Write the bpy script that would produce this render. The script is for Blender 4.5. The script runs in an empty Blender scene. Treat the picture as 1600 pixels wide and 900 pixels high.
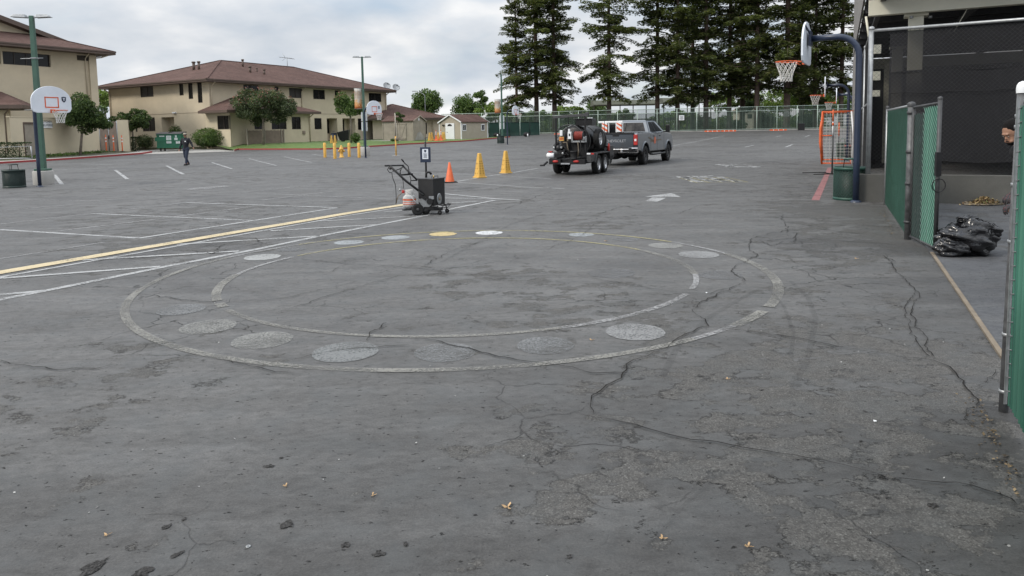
import bpy, math, random
import numpy as np
from mathutils import Vector, Matrix
from mathutils.bvhtree import BVHTree
S = bpy.context.scene
COL = S.collection
R = math.radians
PI = math.pi

# ---------------------------------------------------------------- camera, sky, sun, exposure
F, PX0, PY0, HZ, ROLL, H = 1110.0, 800.0, 300.0, 204.0, 0.018, 1.65
pitch = math.atan((PY0 - HZ) / F)
_f = Vector((0, math.cos(pitch), -math.sin(pitch)))
_r = Vector((1, 0, 0)); _u = Vector((0, math.sin(pitch), math.cos(pitch)))
CU = _u * math.cos(ROLL) + _r * math.sin(ROLL)
CR = _r * math.cos(ROLL) - _u * math.sin(ROLL)
cam = bpy.data.cameras.new('camera')
cam.sensor_width = 36; cam.lens = 36 * F / 1600
cam.shift_y = -150 / 1600
cam.clip_start = 0.05; cam.clip_end = 5000
co = bpy.data.objects.new('camera', cam); COL.objects.link(co); S.camera = co
m = Matrix.Identity(4)
for i in range(3):
    m[i][0] = CR[i]; m[i][1] = CU[i]; m[i][2] = -_f[i]
m[2][3] = H
co.matrix_world = m

SUN_EL, SUN_ROT = R(42), R(-115)       # soft sun through cloud, from the left and slightly behind the buildings
W = bpy.data.worlds.new('World'); S.world = W; W.use_nodes = True
nt = W.node_tree; N = nt.nodes; L = nt.links
N.clear()
out = N.new('ShaderNodeOutputWorld'); bg = N.new('ShaderNodeBackground')
sky = N.new('ShaderNodeTexSky'); sky.sky_type = 'NISHITA'; sky.sun_disc = False
sky.sun_elevation = SUN_EL; sky.sun_rotation = SUN_ROT; sky.air_density = 1.0; sky.dust_density = 1.5; sky.ozone_density = 1.0
tc = N.new('ShaderNodeTexCoord'); sep = N.new('ShaderNodeSeparateXYZ'); L.new(tc.outputs['Generated'], sep.inputs[0])
def wm(op, a, b=None, c=None):
    n = N.new('ShaderNodeMath'); n.operation = op
    for i, x in enumerate((a, b, c)):
        if x is None: continue
        if isinstance(x, (int, float)): n.inputs[i].default_value = x
        else: L.new(x, n.inputs[i])
    return n.outputs[0]
zc = wm('MAXIMUM', wm('ADD', sep.outputs[2], 0.30), 0.06)
cmb = N.new('ShaderNodeCombineXYZ')
L.new(wm('DIVIDE', sep.outputs[0], zc), cmb.inputs[0]); L.new(wm('DIVIDE', sep.outputs[1], zc), cmb.inputs[1])
cn = N.new('ShaderNodeTexNoise'); cn.inputs['Scale'].default_value = 1.15; cn.inputs['Detail'].default_value = 6; cn.inputs['Roughness'].default_value = 0.52
cn.inputs['Distortion'].default_value = 0.25
L.new(cmb.outputs[0], cn.inputs['Vector'])
cn2 = N.new('ShaderNodeTexNoise'); cn2.inputs['Scale'].default_value = 2.2; cn2.inputs['Detail'].default_value = 5; cn2.inputs['Roughness'].default_value = 0.5
L.new(cmb.outputs[0], cn2.inputs['Vector'])
def wramp(fac, stops):
    r = N.new('ShaderNodeValToRGB'); e = r.color_ramp.elements
    while len(e) < len(stops): e.new(0.5)
    for el, (p, c) in zip(e, stops):
        el.position = p; el.color = (c, c, c, 1) if isinstance(c, (int, float)) else (*c, 1)
    L.new(fac, r.inputs[0]); return r.outputs[0]
cover = wramp(cn.outputs[0], [(0.34, 0.45), (0.50, 1.0)])
ccol = wramp(cn2.outputs[0], [(0.34, (5.7, 6.35, 7.15)), (0.50, (7.4, 7.75, 8.2)), (0.62, (9.4, 9.45, 9.5))])
mx = N.new('ShaderNodeMix'); mx.data_type = 'RGBA'
skm = N.new('ShaderNodeMix'); skm.data_type = 'RGBA'; skm.blend_type = 'MULTIPLY'; skm.inputs['Factor'].default_value = 1
L.new(sky.outputs[0], skm.inputs[6]); skm.inputs[7].default_value = (1.6, 1.6, 1.6, 1)
L.new(cover, mx.inputs['Factor']); L.new(skm.outputs[2], mx.inputs[6]); L.new(ccol, mx.inputs[7])
el_ = wramp(sep.outputs[2], [(0.0, 0.66), (0.12, 0.60), (0.35, 0.80), (0.8, 1.55)])
em_ = N.new('ShaderNodeMix'); em_.data_type = 'RGBA'; em_.blend_type = 'MULTIPLY'; em_.inputs['Factor'].default_value = 1
L.new(mx.outputs[2], em_.inputs[6]); L.new(el_, em_.inputs[7])
L.new(em_.outputs[2], bg.inputs[0]); bg.inputs[1].default_value = 0.115
L.new(bg.outputs[0], out.inputs[0])

sun = bpy.data.lights.new('sun', 'SUN'); sun.energy = 1.5; sun.angle = R(12); sun.color = (1, 0.93, 0.82)
so = bpy.data.objects.new('sun', sun); COL.objects.link(so)
# sun direction vector towards the sun
_sd = Vector((math.sin(SUN_ROT) * math.cos(SUN_EL), math.cos(SUN_ROT) * math.cos(SUN_EL), math.sin(SUN_EL)))
so.rotation_euler = _sd.to_track_quat('Z', 'Y').to_euler()
S.view_settings.view_transform = 'Standard'; S.view_settings.look = 'None'
S.view_settings.gamma = 1; S.view_settings.use_curve_mapping = False
S.view_settings.exposure = 0.50
S.cycles.use_denoising = True
S.cycles.max_bounces = 6; S.cycles.transparent_max_bounces = 16

# ---------------------------------------------------------------- terrain profile and measuring helpers
def gz(Y):
    if Y < 34: return 0.0
    return 2.5e-4 * (min(Y, 100) - 34) ** 2
def ray(px, py): return _f + CR * ((px - PX0) / F) + CU * ((PY0 - py) / F)
def at(px, py, Y):
    d = ray(px, py); t = Y / d.y
    return Vector((d.x * t, Y, H + d.z * t))
def G(px, py, dz=0.0):
    d = ray(px, py); lo, hi = 0.0, 130.0
    for _ in range(60):
        t = (lo + hi) / 2
        if H + d.z * t - gz(d.y * t) - dz > 0: lo = t
        else: hi = t
    return Vector((d.x * lo, d.y * lo, H + d.z * lo))
def hor(px): return HZ - (px - 800) * ROLL
def PXY(px, Y, z=None):               # point at depth Y seen in column px, at height z
    z = gz(Y) if z is None else z
    py = hor(px) - (z - H) * F / Y
    p = at(px, py, Y); p.z = z
    return p
def plane_hit(A, u, px, py):          # vertical plane through A along u -> (s, z)
    d = ray(px, py); n = Vector((-u[1], u[0], 0)); o = Vector((0, 0, H))
    t = (Vector((A[0], A[1], 0)) - Vector((0, 0, 0))).dot(n) / Vector((d.x, d.y, 0)).dot(n)
    p = o + d * t
    return ((p.x - A[0]) * u[0] + (p.y - A[1]) * u[1], p.z)
def reach(A, d, px):                  # distance along d from A at which column px is met
    k = (px - PX0) / F
    # approximate column for points near eye level
    return (k * A[1] - A[0]) / (d[0] - k * d[1])

# ---------------------------------------------------------------- mesh builder
class MB:
    def __init__(s): s.v = []; s.f = []; s.m = []; s.sm = []
    def add(s, vs, fs, mi=0, smooth=False, M=None):
        b = len(s.v)
        if M is not None: vs = [M @ Vector(p) for p in vs]
        s.v += [tuple(p) for p in vs]
        s.f += [tuple(i + b for i in f) for f in fs]
        s.m += [mi] * len(fs); s.sm += [smooth] * len(fs)
        return s
    def box(s, c, d, rz=0.0, mi=0, M=None, rx=0.0, ry=0.0):
        x, y, z = d[0] / 2, d[1] / 2, d[2] / 2
        T = Matrix.Translation(Vector(c)) @ Matrix.Rotation(rz, 4, 'Z') @ Matrix.Rotation(ry, 4, 'Y') @ Matrix.Rotation(rx, 4, 'X')
        if M is not None: T = M @ T
        vs = [(-x, -y, -z), (x, -y, -z), (x, y, -z), (-x, y, -z), (-x, -y, z), (x, -y, z), (x, y, z), (-x, y, z)]
        return s.add(vs, [(3, 2, 1, 0), (4, 5, 6, 7), (0, 1, 5, 4), (1, 2, 6, 5), (2, 3, 7, 6), (3, 0, 4, 7)], mi, False, T)
    def beam(s, p0, p1, w, h, mi=0, up=(0, 0, 1)):
        p0 = Vector(p0); p1 = Vector(p1); d = (p1 - p0); l = d.length; d.normalize()
        x = d.cross(Vector(up))
        if x.length < 1e-4: x = d.cross(Vector((1, 0, 0)))
        x.normalize(); z = x.cross(d)
        M = Matrix.Identity(4)
        for i in range(3): M[i][0] = x[i]; M[i][1] = d[i]; M[i][2] = z[i]; M[i][3] = (p0[i] + p1[i]) / 2
        return s.box((0, 0, 0), (w, l, h), 0, mi, M)
    def tube(s, pts, r, n=8, mi=0, smooth=True, cap=True, closed=False):
        pts = [Vector(p) for p in pts]; k = len(pts)
        rs = r if isinstance(r, (list, tuple)) else [r] * k
        vs = []; fs = []; prev = None
        for i, p in enumerate(pts):
            if closed: t = pts[(i + 1) % k] - pts[i - 1]
            elif i == 0: t = pts[1] - pts[0]
            elif i == k - 1: t = pts[-1] - pts[-2]
            else: t = pts[i + 1] - pts[i - 1]
            if t.length < 1e-9: t = Vector((0, 0, 1))
            t.normalize()
            if prev is None:
                a = t.cross(Vector((0, 0, 1)))
                if a.length < 1e-3: a = t.cross(Vector((1, 0, 0)))
            else: a = prev - t * prev.dot(t)
            a.normalize(); prev = a; b = t.cross(a)
            for j in range(n):
                th = 2 * PI * j / n
                vs.append(p + (a * math.cos(th) + b * math.sin(th)) * rs[i])
        for i in range(k if closed else k - 1):
            i2 = (i + 1) % k
            for j in range(n):
                fs.append((i * n + j, i * n + (j + 1) % n, i2 * n + (j + 1) % n, i2 * n + j))
        s.add(vs, fs, mi, smooth)
        if cap and not closed and n > 2:
            b = len(s.v) - len(vs)
            s.f += [tuple(b + j for j in range(n))[::-1], tuple(b + (k - 1) * n + j for j in range(n))]
            s.m += [mi, mi]; s.sm += [False, False]
        return s
    def cyl(s, p0, p1, r0, r1=None, n=16, mi=0, smooth=True):
        return s.tube([p0, p1], [r0, r0 if r1 is None else r1], n, mi, smooth)
    def lathe(s, prof, n=20, M=None, mi=0, smooth=True):
        vs = []; fs = []
        for r, z in prof:
            for j in range(n):
                th = 2 * PI * j / n; vs.append((r * math.cos(th), r * math.sin(th), z))
        for i in range(len(prof) - 1):
            for j in range(n):
                fs.append((i * n + j, i * n + (j + 1) % n, (i + 1) * n + (j + 1) % n, (i + 1) * n + j))
        return s.add(vs, fs, mi, smooth, M)
    def ell(s, c, rad, n=12, mi=0, M=None):
        T = Matrix.Translation(Vector(c)) @ Matrix.Diagonal((*rad, 1))
        if M is not None: T = M @ T
        k = n // 2 + 2
        return s.lathe([(max(math.sin(PI * i / k), 1e-4), -math.cos(PI * i / k)) for i in range(k + 1)], n, T, mi)
    def prism(s, poly, lo, hi, axis='x', mi=0, M=None, smooth=False):   # poly in the two other axes
        n = len(poly); ar = sum(poly[i][0] * poly[(i + 1) % n][1] - poly[(i + 1) % n][0] * poly[i][1] for i in range(n))
        if ar < 0: poly = poly[::-1]
        def P(a, b, c): return {'x': (c, a, b), 'y': (b, c, a), 'z': (a, b, c)}[axis]
        vs = [P(a, b, lo) for a, b in poly] + [P(a, b, hi) for a, b in poly]
        fs = [tuple(range(n))[::-1], tuple(range(n, 2 * n))] + [(i, (i + 1) % n, n + (i + 1) % n, n + i) for i in range(n)]
        return s.add(vs, fs, mi, smooth, M)
    def quad(s, a, b, c, d, mi=0): return s.add([a, b, c, d], [(0, 1, 2, 3)], mi)
    def build(s, name, mats, parent=None, bevel=0.0, seg=2, loc=None, rz=None):
        me = bpy.data.meshes.new(name); me.from_pydata(s.v, [], s.f)
        for mt in (mats if isinstance(mats, (list, tuple)) else [mats]): me.materials.append(mt)
        me.polygons.foreach_set('material_index', s.m); me.polygons.foreach_set('use_smooth', s.sm)
        me.update()
        o = bpy.data.objects.new(name, me); COL.objects.link(o)
        if parent is not None: o.parent = parent
        if loc is not None: o.location = loc
        if rz is not None: o.rotation_euler.z = rz
        if bevel:
            b = o.modifiers.new('bevel', 'BEVEL'); b.width = bevel; b.segments = seg; b.limit_method = 'ANGLE'; b.angle_limit = R(35)
        return o
def arc(c, r, a0, a1, n, plane='yz', x=0.0):
    o = []
    for i in range(n + 1):
        a = R(a0 + (a1 - a0) * i / n); p, q = c[0] + r * math.cos(a), c[1] + r * math.sin(a)
        o.append({'yz': (x, p, q), 'xz': (p, x, q), 'xy': (p, q, x), '2': (p, q)}[plane])
    return o
def tag(o, label=None, cat=None, group=None, kind=None):
    if label: o['label'] = label
    if cat: o['category'] = cat
    if group: o['group'] = group
    if kind: o['kind'] = kind
    return o
def thing(name, label, cat, loc=(0, 0, 0), rz=0.0, group=None):
    o = bpy.data.objects.new(name, None); COL.objects.link(o); o.empty_display_size = 0.2
    o.location = loc; o.rotation_euler = (0, 0, rz)
    return tag(o, label, cat, group)
def struct(name, mb, mats, **k):
    o = mb.build(name, mats, **k); o['kind'] = 'structure'; return o
def copy_tree(o, parent=None):
    c = o.copy(); COL.objects.link(c); c.parent = parent
    for ch in list(o.children): copy_tree(ch, c)
    return c
def dup(o, loc, rz, label, scale=None):
    c = copy_tree(o); c.location = loc; c.rotation_euler = (0, 0, rz); c['label'] = label
    if scale: c.scale = scale
    return c

# ---------------------------------------------------------------- materials
def newmat(name):
    mt = bpy.data.materials.new(name); mt.use_nodes = True
    t = mt.node_tree; b = t.nodes['Principled BSDF']
    return mt, t, b
class NT:
    def __init__(s, t): s.t = t
    def n(s, typ, **k):
        x = s.t.nodes.new('ShaderNode' + typ)
        for a, v in k.items(): setattr(x, a, v)
        return x
    def l(s, a, b): s.t.links.new(a, b)
    def pos(s, obj=False):
        if obj: return s.n('TexCoord').outputs['Object']
        return s.n('NewGeometry').outputs['Position']
    def mapv(s, v, sc=(1, 1, 1), rot=(0, 0, 0)):
        m = s.n('Mapping'); m.inputs['Scale'].default_value = sc; m.inputs['Rotation'].default_value = rot; s.l(v, m.inputs[0]); return m.outputs[0]
    def noise(s, v, sc, det=3, ro=0.5, dist=0.0):
        x = s.n('TexNoise'); x.inputs['Scale'].default_value = sc; x.inputs['Detail'].default_value = det
        x.inputs['Roughness'].default_value = ro; x.inputs['Distortion'].default_value = dist; s.l(v, x.inputs['Vector']); return x.outputs[0]
    def vor(s, v, sc, feat='F1', out='Distance'):
        x = s.n('TexVoronoi'); x.feature = feat; x.inputs['Scale'].default_value = sc; s.l(v, x.inputs['Vector']); return x.outputs[out]
    def ramp(s, f, stops, interp='LINEAR'):
        r = s.n('ValToRGB'); r.color_ramp.interpolation = interp; e = r.color_ramp.elements
        while len(e) < len(stops): e.new(0.5)
        for el, (p, c) in zip(e, stops):
            el.position = p; el.color = (c, c, c, 1) if isinstance(c, (int, float)) else (*c, 1)
        s.l(f, r.inputs[0]); return r.outputs[0]
    def math(s, op, a, b=None, clamp=False):
        n = s.n('Math'); n.operation = op; n.use_clamp = clamp
        for i, x in enumerate((a, b)):
            if x is None: continue
            if isinstance(x, (int, float)): n.inputs[i].default_value = x
            else: s.l(x, n.inputs[i])
        return n.outputs[0]
    def mix(s, f, a, b, mode='MIX'):
        n = s.n('Mix'); n.data_type = 'RGBA'; n.blend_type = mode
        for i, x in ((0, f), (6, a), (7, b)):
            if isinstance(x, (int, float)): n.inputs[i].default_value = x if i == 0 else (x, x, x, 1)
            elif isinstance(x, tuple): n.inputs[i].default_value = (*x, 1)
            else: s.l(x, n.inputs[i])
        return n.outputs[2]
    def bump(s, h, st=0.3, d=0.02):
        b = s.n('Bump'); b.inputs['Strength'].default_value = st; b.inputs['Distance'].default_value = d; s.l(h, b.inputs['Height']); return b.outputs[0]
def mat(name, c, rough=0.6, metal=0.0, var=0.15, sc=6.0, bump=0.0, bsc=40.0, spec=0.5, emit=None, coat=0.0, obj=True, dirt=0.0):
    mt, t, b = newmat(name); x = NT(t); p = x.pos(obj)
    b.inputs['Roughness'].default_value = rough; b.inputs['Metallic'].default_value = metal
    b.inputs['Specular IOR Level'].default_value = spec; b.inputs['Coat Weight'].default_value = coat
    f = x.noise(p, sc, 5, 0.6)
    lo = tuple(v * (1 - var) for v in c); hi = tuple(min(v * (1 + var), 1) for v in c)
    col = x.ramp(f, [(0.3, lo), (0.7, hi)])
    if dirt:
        d = x.ramp(x.noise(p, sc * 0.35, 6, 0.7), [(0.42, 0.0), (0.7, dirt)])
        col = x.mix(d, col, tuple(v * 0.45 + 0.02 for v in c))
    x.l(col, b.inputs['Base Color'])
    r = x.ramp(x.noise(p, sc * 2, 3), [(0.3, max(rough - 0.08, 0.03)), (0.7, min(rough + 0.08, 1))]); x.l(r, b.inputs['Roughness'])
    if bump: x.l(x.bump(x.noise(p, bsc, 4), bump, 0.01), b.inputs['Normal'])
    if emit: b.inputs['Emission Color'].default_value = (*emit, 1); b.inputs['Emission Strength'].default_value = 1
    return mt
def leafmat(name, c1, c2, c3=None, tr=0.25, rough=0.6):
    mt, t, b = newmat(name); x = NT(t); g = x.n('NewGeometry')
    stops = [(0.0, c1), (0.75, c2)] + ([(1.0, c3)] if c3 else [])
    col = x.ramp(g.outputs['Random Per Island'], stops)
    clump = x.ramp(x.noise(x.pos(), 0.9, 2), [(0.35, 0.7), (0.65, 1.15)])
    col = x.mix(1.0, col, clump, 'MULTIPLY')
    x.l(col, b.inputs['Base Color']); b.inputs['Roughness'].default_value = rough; b.inputs['Specular IOR Level'].default_value = 0.3
    ts = x.n('BsdfTranslucent'); x.l(x.mix(1.0, col, (1.2, 1.3, 0.6), 'MULTIPLY'), ts.inputs[0])
    ms = x.n('MixShader'); ms.inputs[0].default_value = tr
    x.l(b.outputs[0], ms.inputs[1]); x.l(ts.outputs[0], ms.inputs[2]); x.l(ms.outputs[0], t.nodes['Material Output'].inputs[0])
    return mt
def paintmat(name, c, wear=0.45, sc=28.0, grime=0.35):
    # road paint worn through to the asphalt in flakes
    mt, t, b = newmat(name); x = NT(t); p = x.pos()
    b.inputs['Roughness'].default_value = 0.75
    f = x.math('ADD', x.math('MULTIPLY', x.noise(p, sc, 6, 0.7), 0.6), x.math('MULTIPLY', x.noise(p, 1.7, 5, 0.6), 0.4))
    a = x.ramp(f, [(wear - 0.07, 0.12), (wear + 0.07, 0.9)])
    col = x.mix(x.ramp(x.noise(p, 9, 5, 0.65), [(0.35, 0.0), (0.7, grime)]), c, (0.13, 0.13, 0.13))
    x.l(col, b.inputs['Base Color'])
    tr = x.n('BsdfTransparent'); ms = x.n('MixShader'); x.l(a, ms.inputs[0]); x.l(tr.outputs[0], ms.inputs[1]); x.l(b.outputs[0], ms.inputs[2])
    x.l(ms.outputs[0], t.nodes['Material Output'].inputs[0])
    return mt
def asphalt(name, seal=(0.072, 0.0705, 0.0685), old=(0.064, 0.061, 0.057), peel=0.5, crack=True):
    mt, t, b = newmat(name); x = NT(t); p = x.pos()
    b.inputs['Specular IOR Level'].default_value = 0.3
    wob = x.noise(p, 0.14, 4, 0.6); mid = x.noise(p, 0.9, 6, 0.62)
    sc = x.noise(x.mapv(p, (0.5, 3.2, 1), (0, 0, R(28))), 1.0, 6, 0.65)
    base = x.mix(x.ramp(wob, [(0.3, 0.0), (0.7, 1.0)]), seal, tuple(v * 1.26 for v in seal))
    base = x.mix(x.ramp(mid, [(0.30, 0.55), (0.62, 0.0)]), base, tuple(v * 0.66 for v in seal))
    base = x.mix(x.ramp(sc, [(0.45, 0.0), (0.75, 0.45)]), base, (0.145, 0.144, 0.142))
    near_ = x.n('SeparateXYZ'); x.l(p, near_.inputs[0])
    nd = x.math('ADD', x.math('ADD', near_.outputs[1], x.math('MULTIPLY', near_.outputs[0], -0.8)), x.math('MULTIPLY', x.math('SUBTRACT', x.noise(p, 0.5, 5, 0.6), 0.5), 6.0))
    base = x.mix(1.0, base, x.ramp(x.math('MULTIPLY', nd, 0.1), [(0.08, 0.60), (0.62, 1.16)]), 'MULTIPLY')  # near right darkened, far end lightened: foreground light falloff put into the colour
    # peeled seal coat showing coarse stone
    pn = x.noise(x.mapv(p, (1, 1.25, 1)), 2.1, 10, 0.68)
    big = x.noise(p, 0.23, 3, 0.5)
    mask0 = x.math('ADD', pn, x.math('MULTIPLY', x.math('SUBTRACT', big, 0.5), 0.9))
    # more worn towards the gate side of the yard
    sx = x.n('SeparateXYZ'); x.l(p, sx.inputs[0])
    right = x.math('SUBTRACT', sx.outputs[0], x.math('MULTIPLY', x.math('ABSOLUTE', x.math('SUBTRACT', sx.outputs[1], 3.2)), 0.55))
    rr = x.ramp(x.math('ADD', x.math('MULTIPLY', right, 0.28), 0.5), [(0.2, 0.0), (0.85, 0.095)])
    mask0 = x.math('ADD', mask0, rr)
    th = 0.60 + (0.5 - peel) * 0.2
    pm = x.ramp(mask0, [(th - 0.008, 0.0), (th + 0.008, 1.0)])
    edge = x.ramp(x.math('ABSOLUTE', x.math('SUBTRACT', mask0, th)), [(0.0, 1.0), (0.016, 0.0)])
    edge = x.math('MULTIPLY', edge, x.ramp(x.noise(p, 4.0, 4, 0.6), [(0.45, 0.0), (0.6, 1.0)]))
    st = x.vor(p, 150, out='Color'); sb = x.n('RGBToBW'); x.l(st, sb.inputs[0])
    stone = x.ramp(sb.outputs[0], [(0.0, tuple(v * 0.62 for v in old)), (0.7, tuple(v * 1.35 for v in old)), (0.95, (0.13, 0.128, 0.12)), (1.0, (0.24, 0.235, 0.22))])
    base = x.mix(pm, base, stone)
    # grain, pits
    gr = x.noise(p, 95, 4, 0.7)
    base = x.mix(1.0, base, x.ramp(gr, [(0.3, 0.72), (0.7, 1.25)]), 'MULTIPLY')
    mot = x.noise(x.mapv(p, (1, 1.6, 1), (0, 0, R(-25))), 11, 6, 0.72)
    base = x.mix(1.0, base, x.ramp(mot, [(0.34, 0.74), (0.5, 1.0), (0.66, 1.22)]), 'MULTIPLY')
    tin = x.noise(p, 3.1, 4, 0.6)
    base = x.mix(x.ramp(tin, [(0.45, 0.0), (0.65, 0.35)]), base, (0.078, 0.083, 0.085))
    pit = x.ramp(x.noise(x.mapv(p, (1, 1.8, 1), (0, 0, R(20))), 17, 7, 0.7), [(0.625, 0.0), (0.65, 1.0)])
    base = x.mix(x.math('MULTIPLY', pit, 0.75), base, (0.02, 0.02, 0.02))
    base = x.mix(x.math('MULTIPLY', edge, 0.8), base, (0.016, 0.016, 0.016))
    pal = x.ramp(x.vor(p, 5.5), [(0.0, 1.0), (0.018, 0.0)])
    base = x.mix(x.math('MULTIPLY', pal, 0.6), base, (0.45, 0.44, 0.42))
    # large dark stains and dusty light clouds
    stn = x.ramp(x.noise(p, 0.33, 6, 0.6, 0.4), [(0.53, 0.0), (0.70, 0.55)])
    base = x.mix(stn, base, (0.034, 0.034, 0.036))
    hgt = x.math('ADD', x.math('MULTIPLY', gr, 0.35), x.math('MULTIPLY', x.math('SUBTRACT', 1.0, pm), 0.5))
    hgt = x.math('SUBTRACT', hgt, x.math('MULTIPLY', pit, 0.5))
    hgt = x.math('ADD', hgt, x.math('MULTIPLY', x.math('MULTIPLY', sb.outputs[0], pm), 0.5))
    if crack:
        wp = x.n('VectorMath'); wp.operation = 'ADD'; nn = x.n('TexNoise'); nn.inputs['Scale'].default_value = 2.2; nn.inputs['Detail'].default_value = 6
        x.l(p, nn.inputs['Vector']); sc2 = x.n('VectorMath'); sc2.operation = 'SCALE'; sc2.inputs['Scale'].default_value = 0.55
        x.l(nn.outputs['Color'], sc2.inputs[0]); x.l(p, wp.inputs[0]); x.l(sc2.outputs[0], wp.inputs[1])
        cd = x.vor(wp.outputs[0], 1.25, 'DISTANCE_TO_EDGE')
        cm = x.math('MULTIPLY', x.ramp(cd, [(0.0, 1.0), (0.012, 0.0)]), x.ramp(x.noise(p, 0.42, 4, 0.6), [(0.50, 0.0), (0.60, 0.8)]))
        base = x.mix(cm, base, (0.02, 0.02, 0.02)); hgt = x.math('SUBTRACT', hgt, cm)
    dk = x.math('MAXIMUM', x.math('MULTIPLY', edge, 0.9), pit)
    if crack: dk = x.math('MAXIMUM', dk, cm)
    x.l(x.math('MULTIPLY', x.math('SUBTRACT', 1.0, dk, True), 0.28), b.inputs['Specular IOR Level'])
    x.l(base, b.inputs['Base Color'])
    x.l(x.ramp(pn, [(0.3, 0.52), (0.7, 0.74)]), b.inputs['Roughness'])
    x.l(x.bump(hgt, 0.8, 0.008), b.inputs['Normal'])
    return mt

def screenmat(name, c, alpha):
    mt, t, b = newmat(name); x = NT(t); b.inputs['Base Color'].default_value = (*c, 1); b.inputs['Roughness'].default_value = 0.9
    p = x.pos(); a = x.ramp(x.noise(p, 1.1, 3), [(0.3, alpha - 0.03), (0.7, min(alpha + 0.03, 1))])
    x.l(x.ramp(x.noise(p, 0.8, 4), [(0.3, tuple(v * 0.8 for v in c)), (0.7, tuple(v * 1.25 for v in c))]), b.inputs['Base Color'])
    tr = x.n('BsdfTransparent'); ms = x.n('MixShader'); x.l(a, ms.inputs[0]); x.l(tr.outputs[0], ms.inputs[1]); x.l(b.outputs[0], ms.inputs[2])
    x.l(ms.outputs[0], t.nodes['Material Output'].inputs[0])
    return mt

M_ = {}
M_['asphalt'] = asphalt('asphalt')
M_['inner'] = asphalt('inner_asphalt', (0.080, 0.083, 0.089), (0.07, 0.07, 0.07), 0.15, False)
M_['concrete'] = mat('concrete', (0.33, 0.32, 0.30), 0.85, var=0.2, sc=1.2, bump=0.3, obj=False, dirt=0.5)
M_['wallconc'] = mat('weathered_concrete', (0.08, 0.079, 0.072), 0.9, var=0.3, sc=1.5, bump=0.4, obj=False, dirt=0.7)
M_['stucco'] = mat('tan_stucco', (0.53, 0.455, 0.335), 0.9, var=0.10, sc=0.5, bump=0.5, bsc=18, obj=False, dirt=0.22)
M_['stucco2'] = mat('pale_stucco', (0.57, 0.495, 0.36), 0.9, var=0.08, sc=0.6, bump=0.4, bsc=18, obj=False, dirt=0.15)
M_['red'] = paintmat('red_kerb_paint', (0.34, 0.035, 0.035), 0.34, 9, 0.2)
M_['redline'] = paintmat('faded_red_paint', (0.30, 0.12, 0.12), 0.42, 30, 0.3)
M_['pwhite'] = paintmat('worn_white_paint', (0.38, 0.385, 0.385), 0.45)
M_['pwhite2'] = paintmat('faint_white_paint', (0.27, 0.27, 0.27), 0.50)
M_['pyellow'] = paintmat('worn_yellow_paint', (0.55, 0.455, 0.28), 0.41, 40, 0.2)
M_['pcream'] = paintmat('worn_cream_paint', (0.20, 0.195, 0.175), 0.49, 45, 0.45)
M_['pyel2'] = paintmat('faint_yellow_paint', (0.36, 0.32, 0.14), 0.47, 40, 0.3)
M_['crack'] = mat('crack_dark', (0.022, 0.021, 0.020), 0.95, var=0.6, sc=20, spec=0.05, obj=False)
M_['trunk'] = mat('bark', (0.085, 0.058, 0.045), 0.95, var=0.35, sc=3, bump=0.8, bsc=14, obj=False)
M_['trunk2'] = mat('grey_bark', (0.20, 0.17, 0.14), 0.95, var=0.3, sc=4, bump=0.6, bsc=20, obj=False)
M_['glass'] = mat('dark_window_glass', (0.010, 0.010, 0.011), 0.2, var=0.2, sc=2, spec=0.28)
M_['screen'] = mat('window_screen', (0.035, 0.032, 0.030), 0.6, var=0.1)
M_['tint'] = mat('tinted_car_glass', (0.010, 0.011, 0.012), 0.45, var=0.2, sc=2, spec=0.03)
M_['redhose'] = mat('dark_red_hose', (0.22, 0.03, 0.02), 0.6, var=0.3, sc=30)
M_['bronze'] = mat('bronze_frame', (0.045, 0.036, 0.03), 0.5, var=0.1)
M_['fascia'] = mat('brown_fascia', (0.095, 0.066, 0.052), 0.6, var=0.12, sc=2)
M_['black'] = mat('black_paint', (0.008, 0.008, 0.009), 0.45, var=0.3, sc=9, spec=0.35)
M_['blackm'] = mat('matte_black', (0.014, 0.014, 0.015), 0.75, var=0.3, sc=9, spec=0.3)
M_['rubber'] = mat('tyre_rubber', (0.012, 0.012, 0.012), 0.9, var=0.25, sc=12, bump=0.3)
M_['alloy'] = mat('alloy', (0.55, 0.56, 0.58), 0.3, 0.9, var=0.08)
M_['chrome'] = mat('chrome', (0.75, 0.75, 0.76), 0.12, 1.0, var=0.04)
M_['galv'] = mat('galvanised_steel', (0.33, 0.34, 0.345), 0.45, 0.6, var=0.2, sc=14, dirt=0.3)
M_['darkgalv'] = mat('dark_weathered_steel', (0.06, 0.061, 0.063), 0.55, 0.4, var=0.3, sc=14, dirt=0.4)
M_['wire'] = mat('fence_wire', (0.25, 0.26, 0.26), 0.5, 0.5, var=0.15)
M_['gwire'] = mat('green_coated_wire', (0.17, 0.29, 0.24), 0.5, 0.1, var=0.15)
M_['polegreen'] = mat('green_pole_paint', (0.045, 0.105, 0.075), 0.45, var=0.15, sc=3, dirt=0.3)
M_['navy'] = mat('navy_pole_paint', (0.017, 0.027, 0.055), 0.38, var=0.15, sc=4, dirt=0.2)
M_['white'] = mat('white_paint', (0.72, 0.73, 0.74), 0.5, var=0.05, sc=3, dirt=0.12)
M_['boardw'] = mat('backboard_white', (0.66, 0.70, 0.76), 0.42, var=0.05, sc=3, dirt=0.1)
M_['orange'] = mat('orange_paint', (0.62, 0.10, 0.02), 0.5, var=0.15, sc=5)
M_['coneorange'] = mat('orange_plastic', (0.66, 0.125, 0.035), 0.5, var=0.12, sc=6, dirt=0.2)
M_['coneyellow'] = mat('yellow_plastic', (0.64, 0.38, 0.08), 0.5, var=0.1, sc=6, dirt=0.2)
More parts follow.
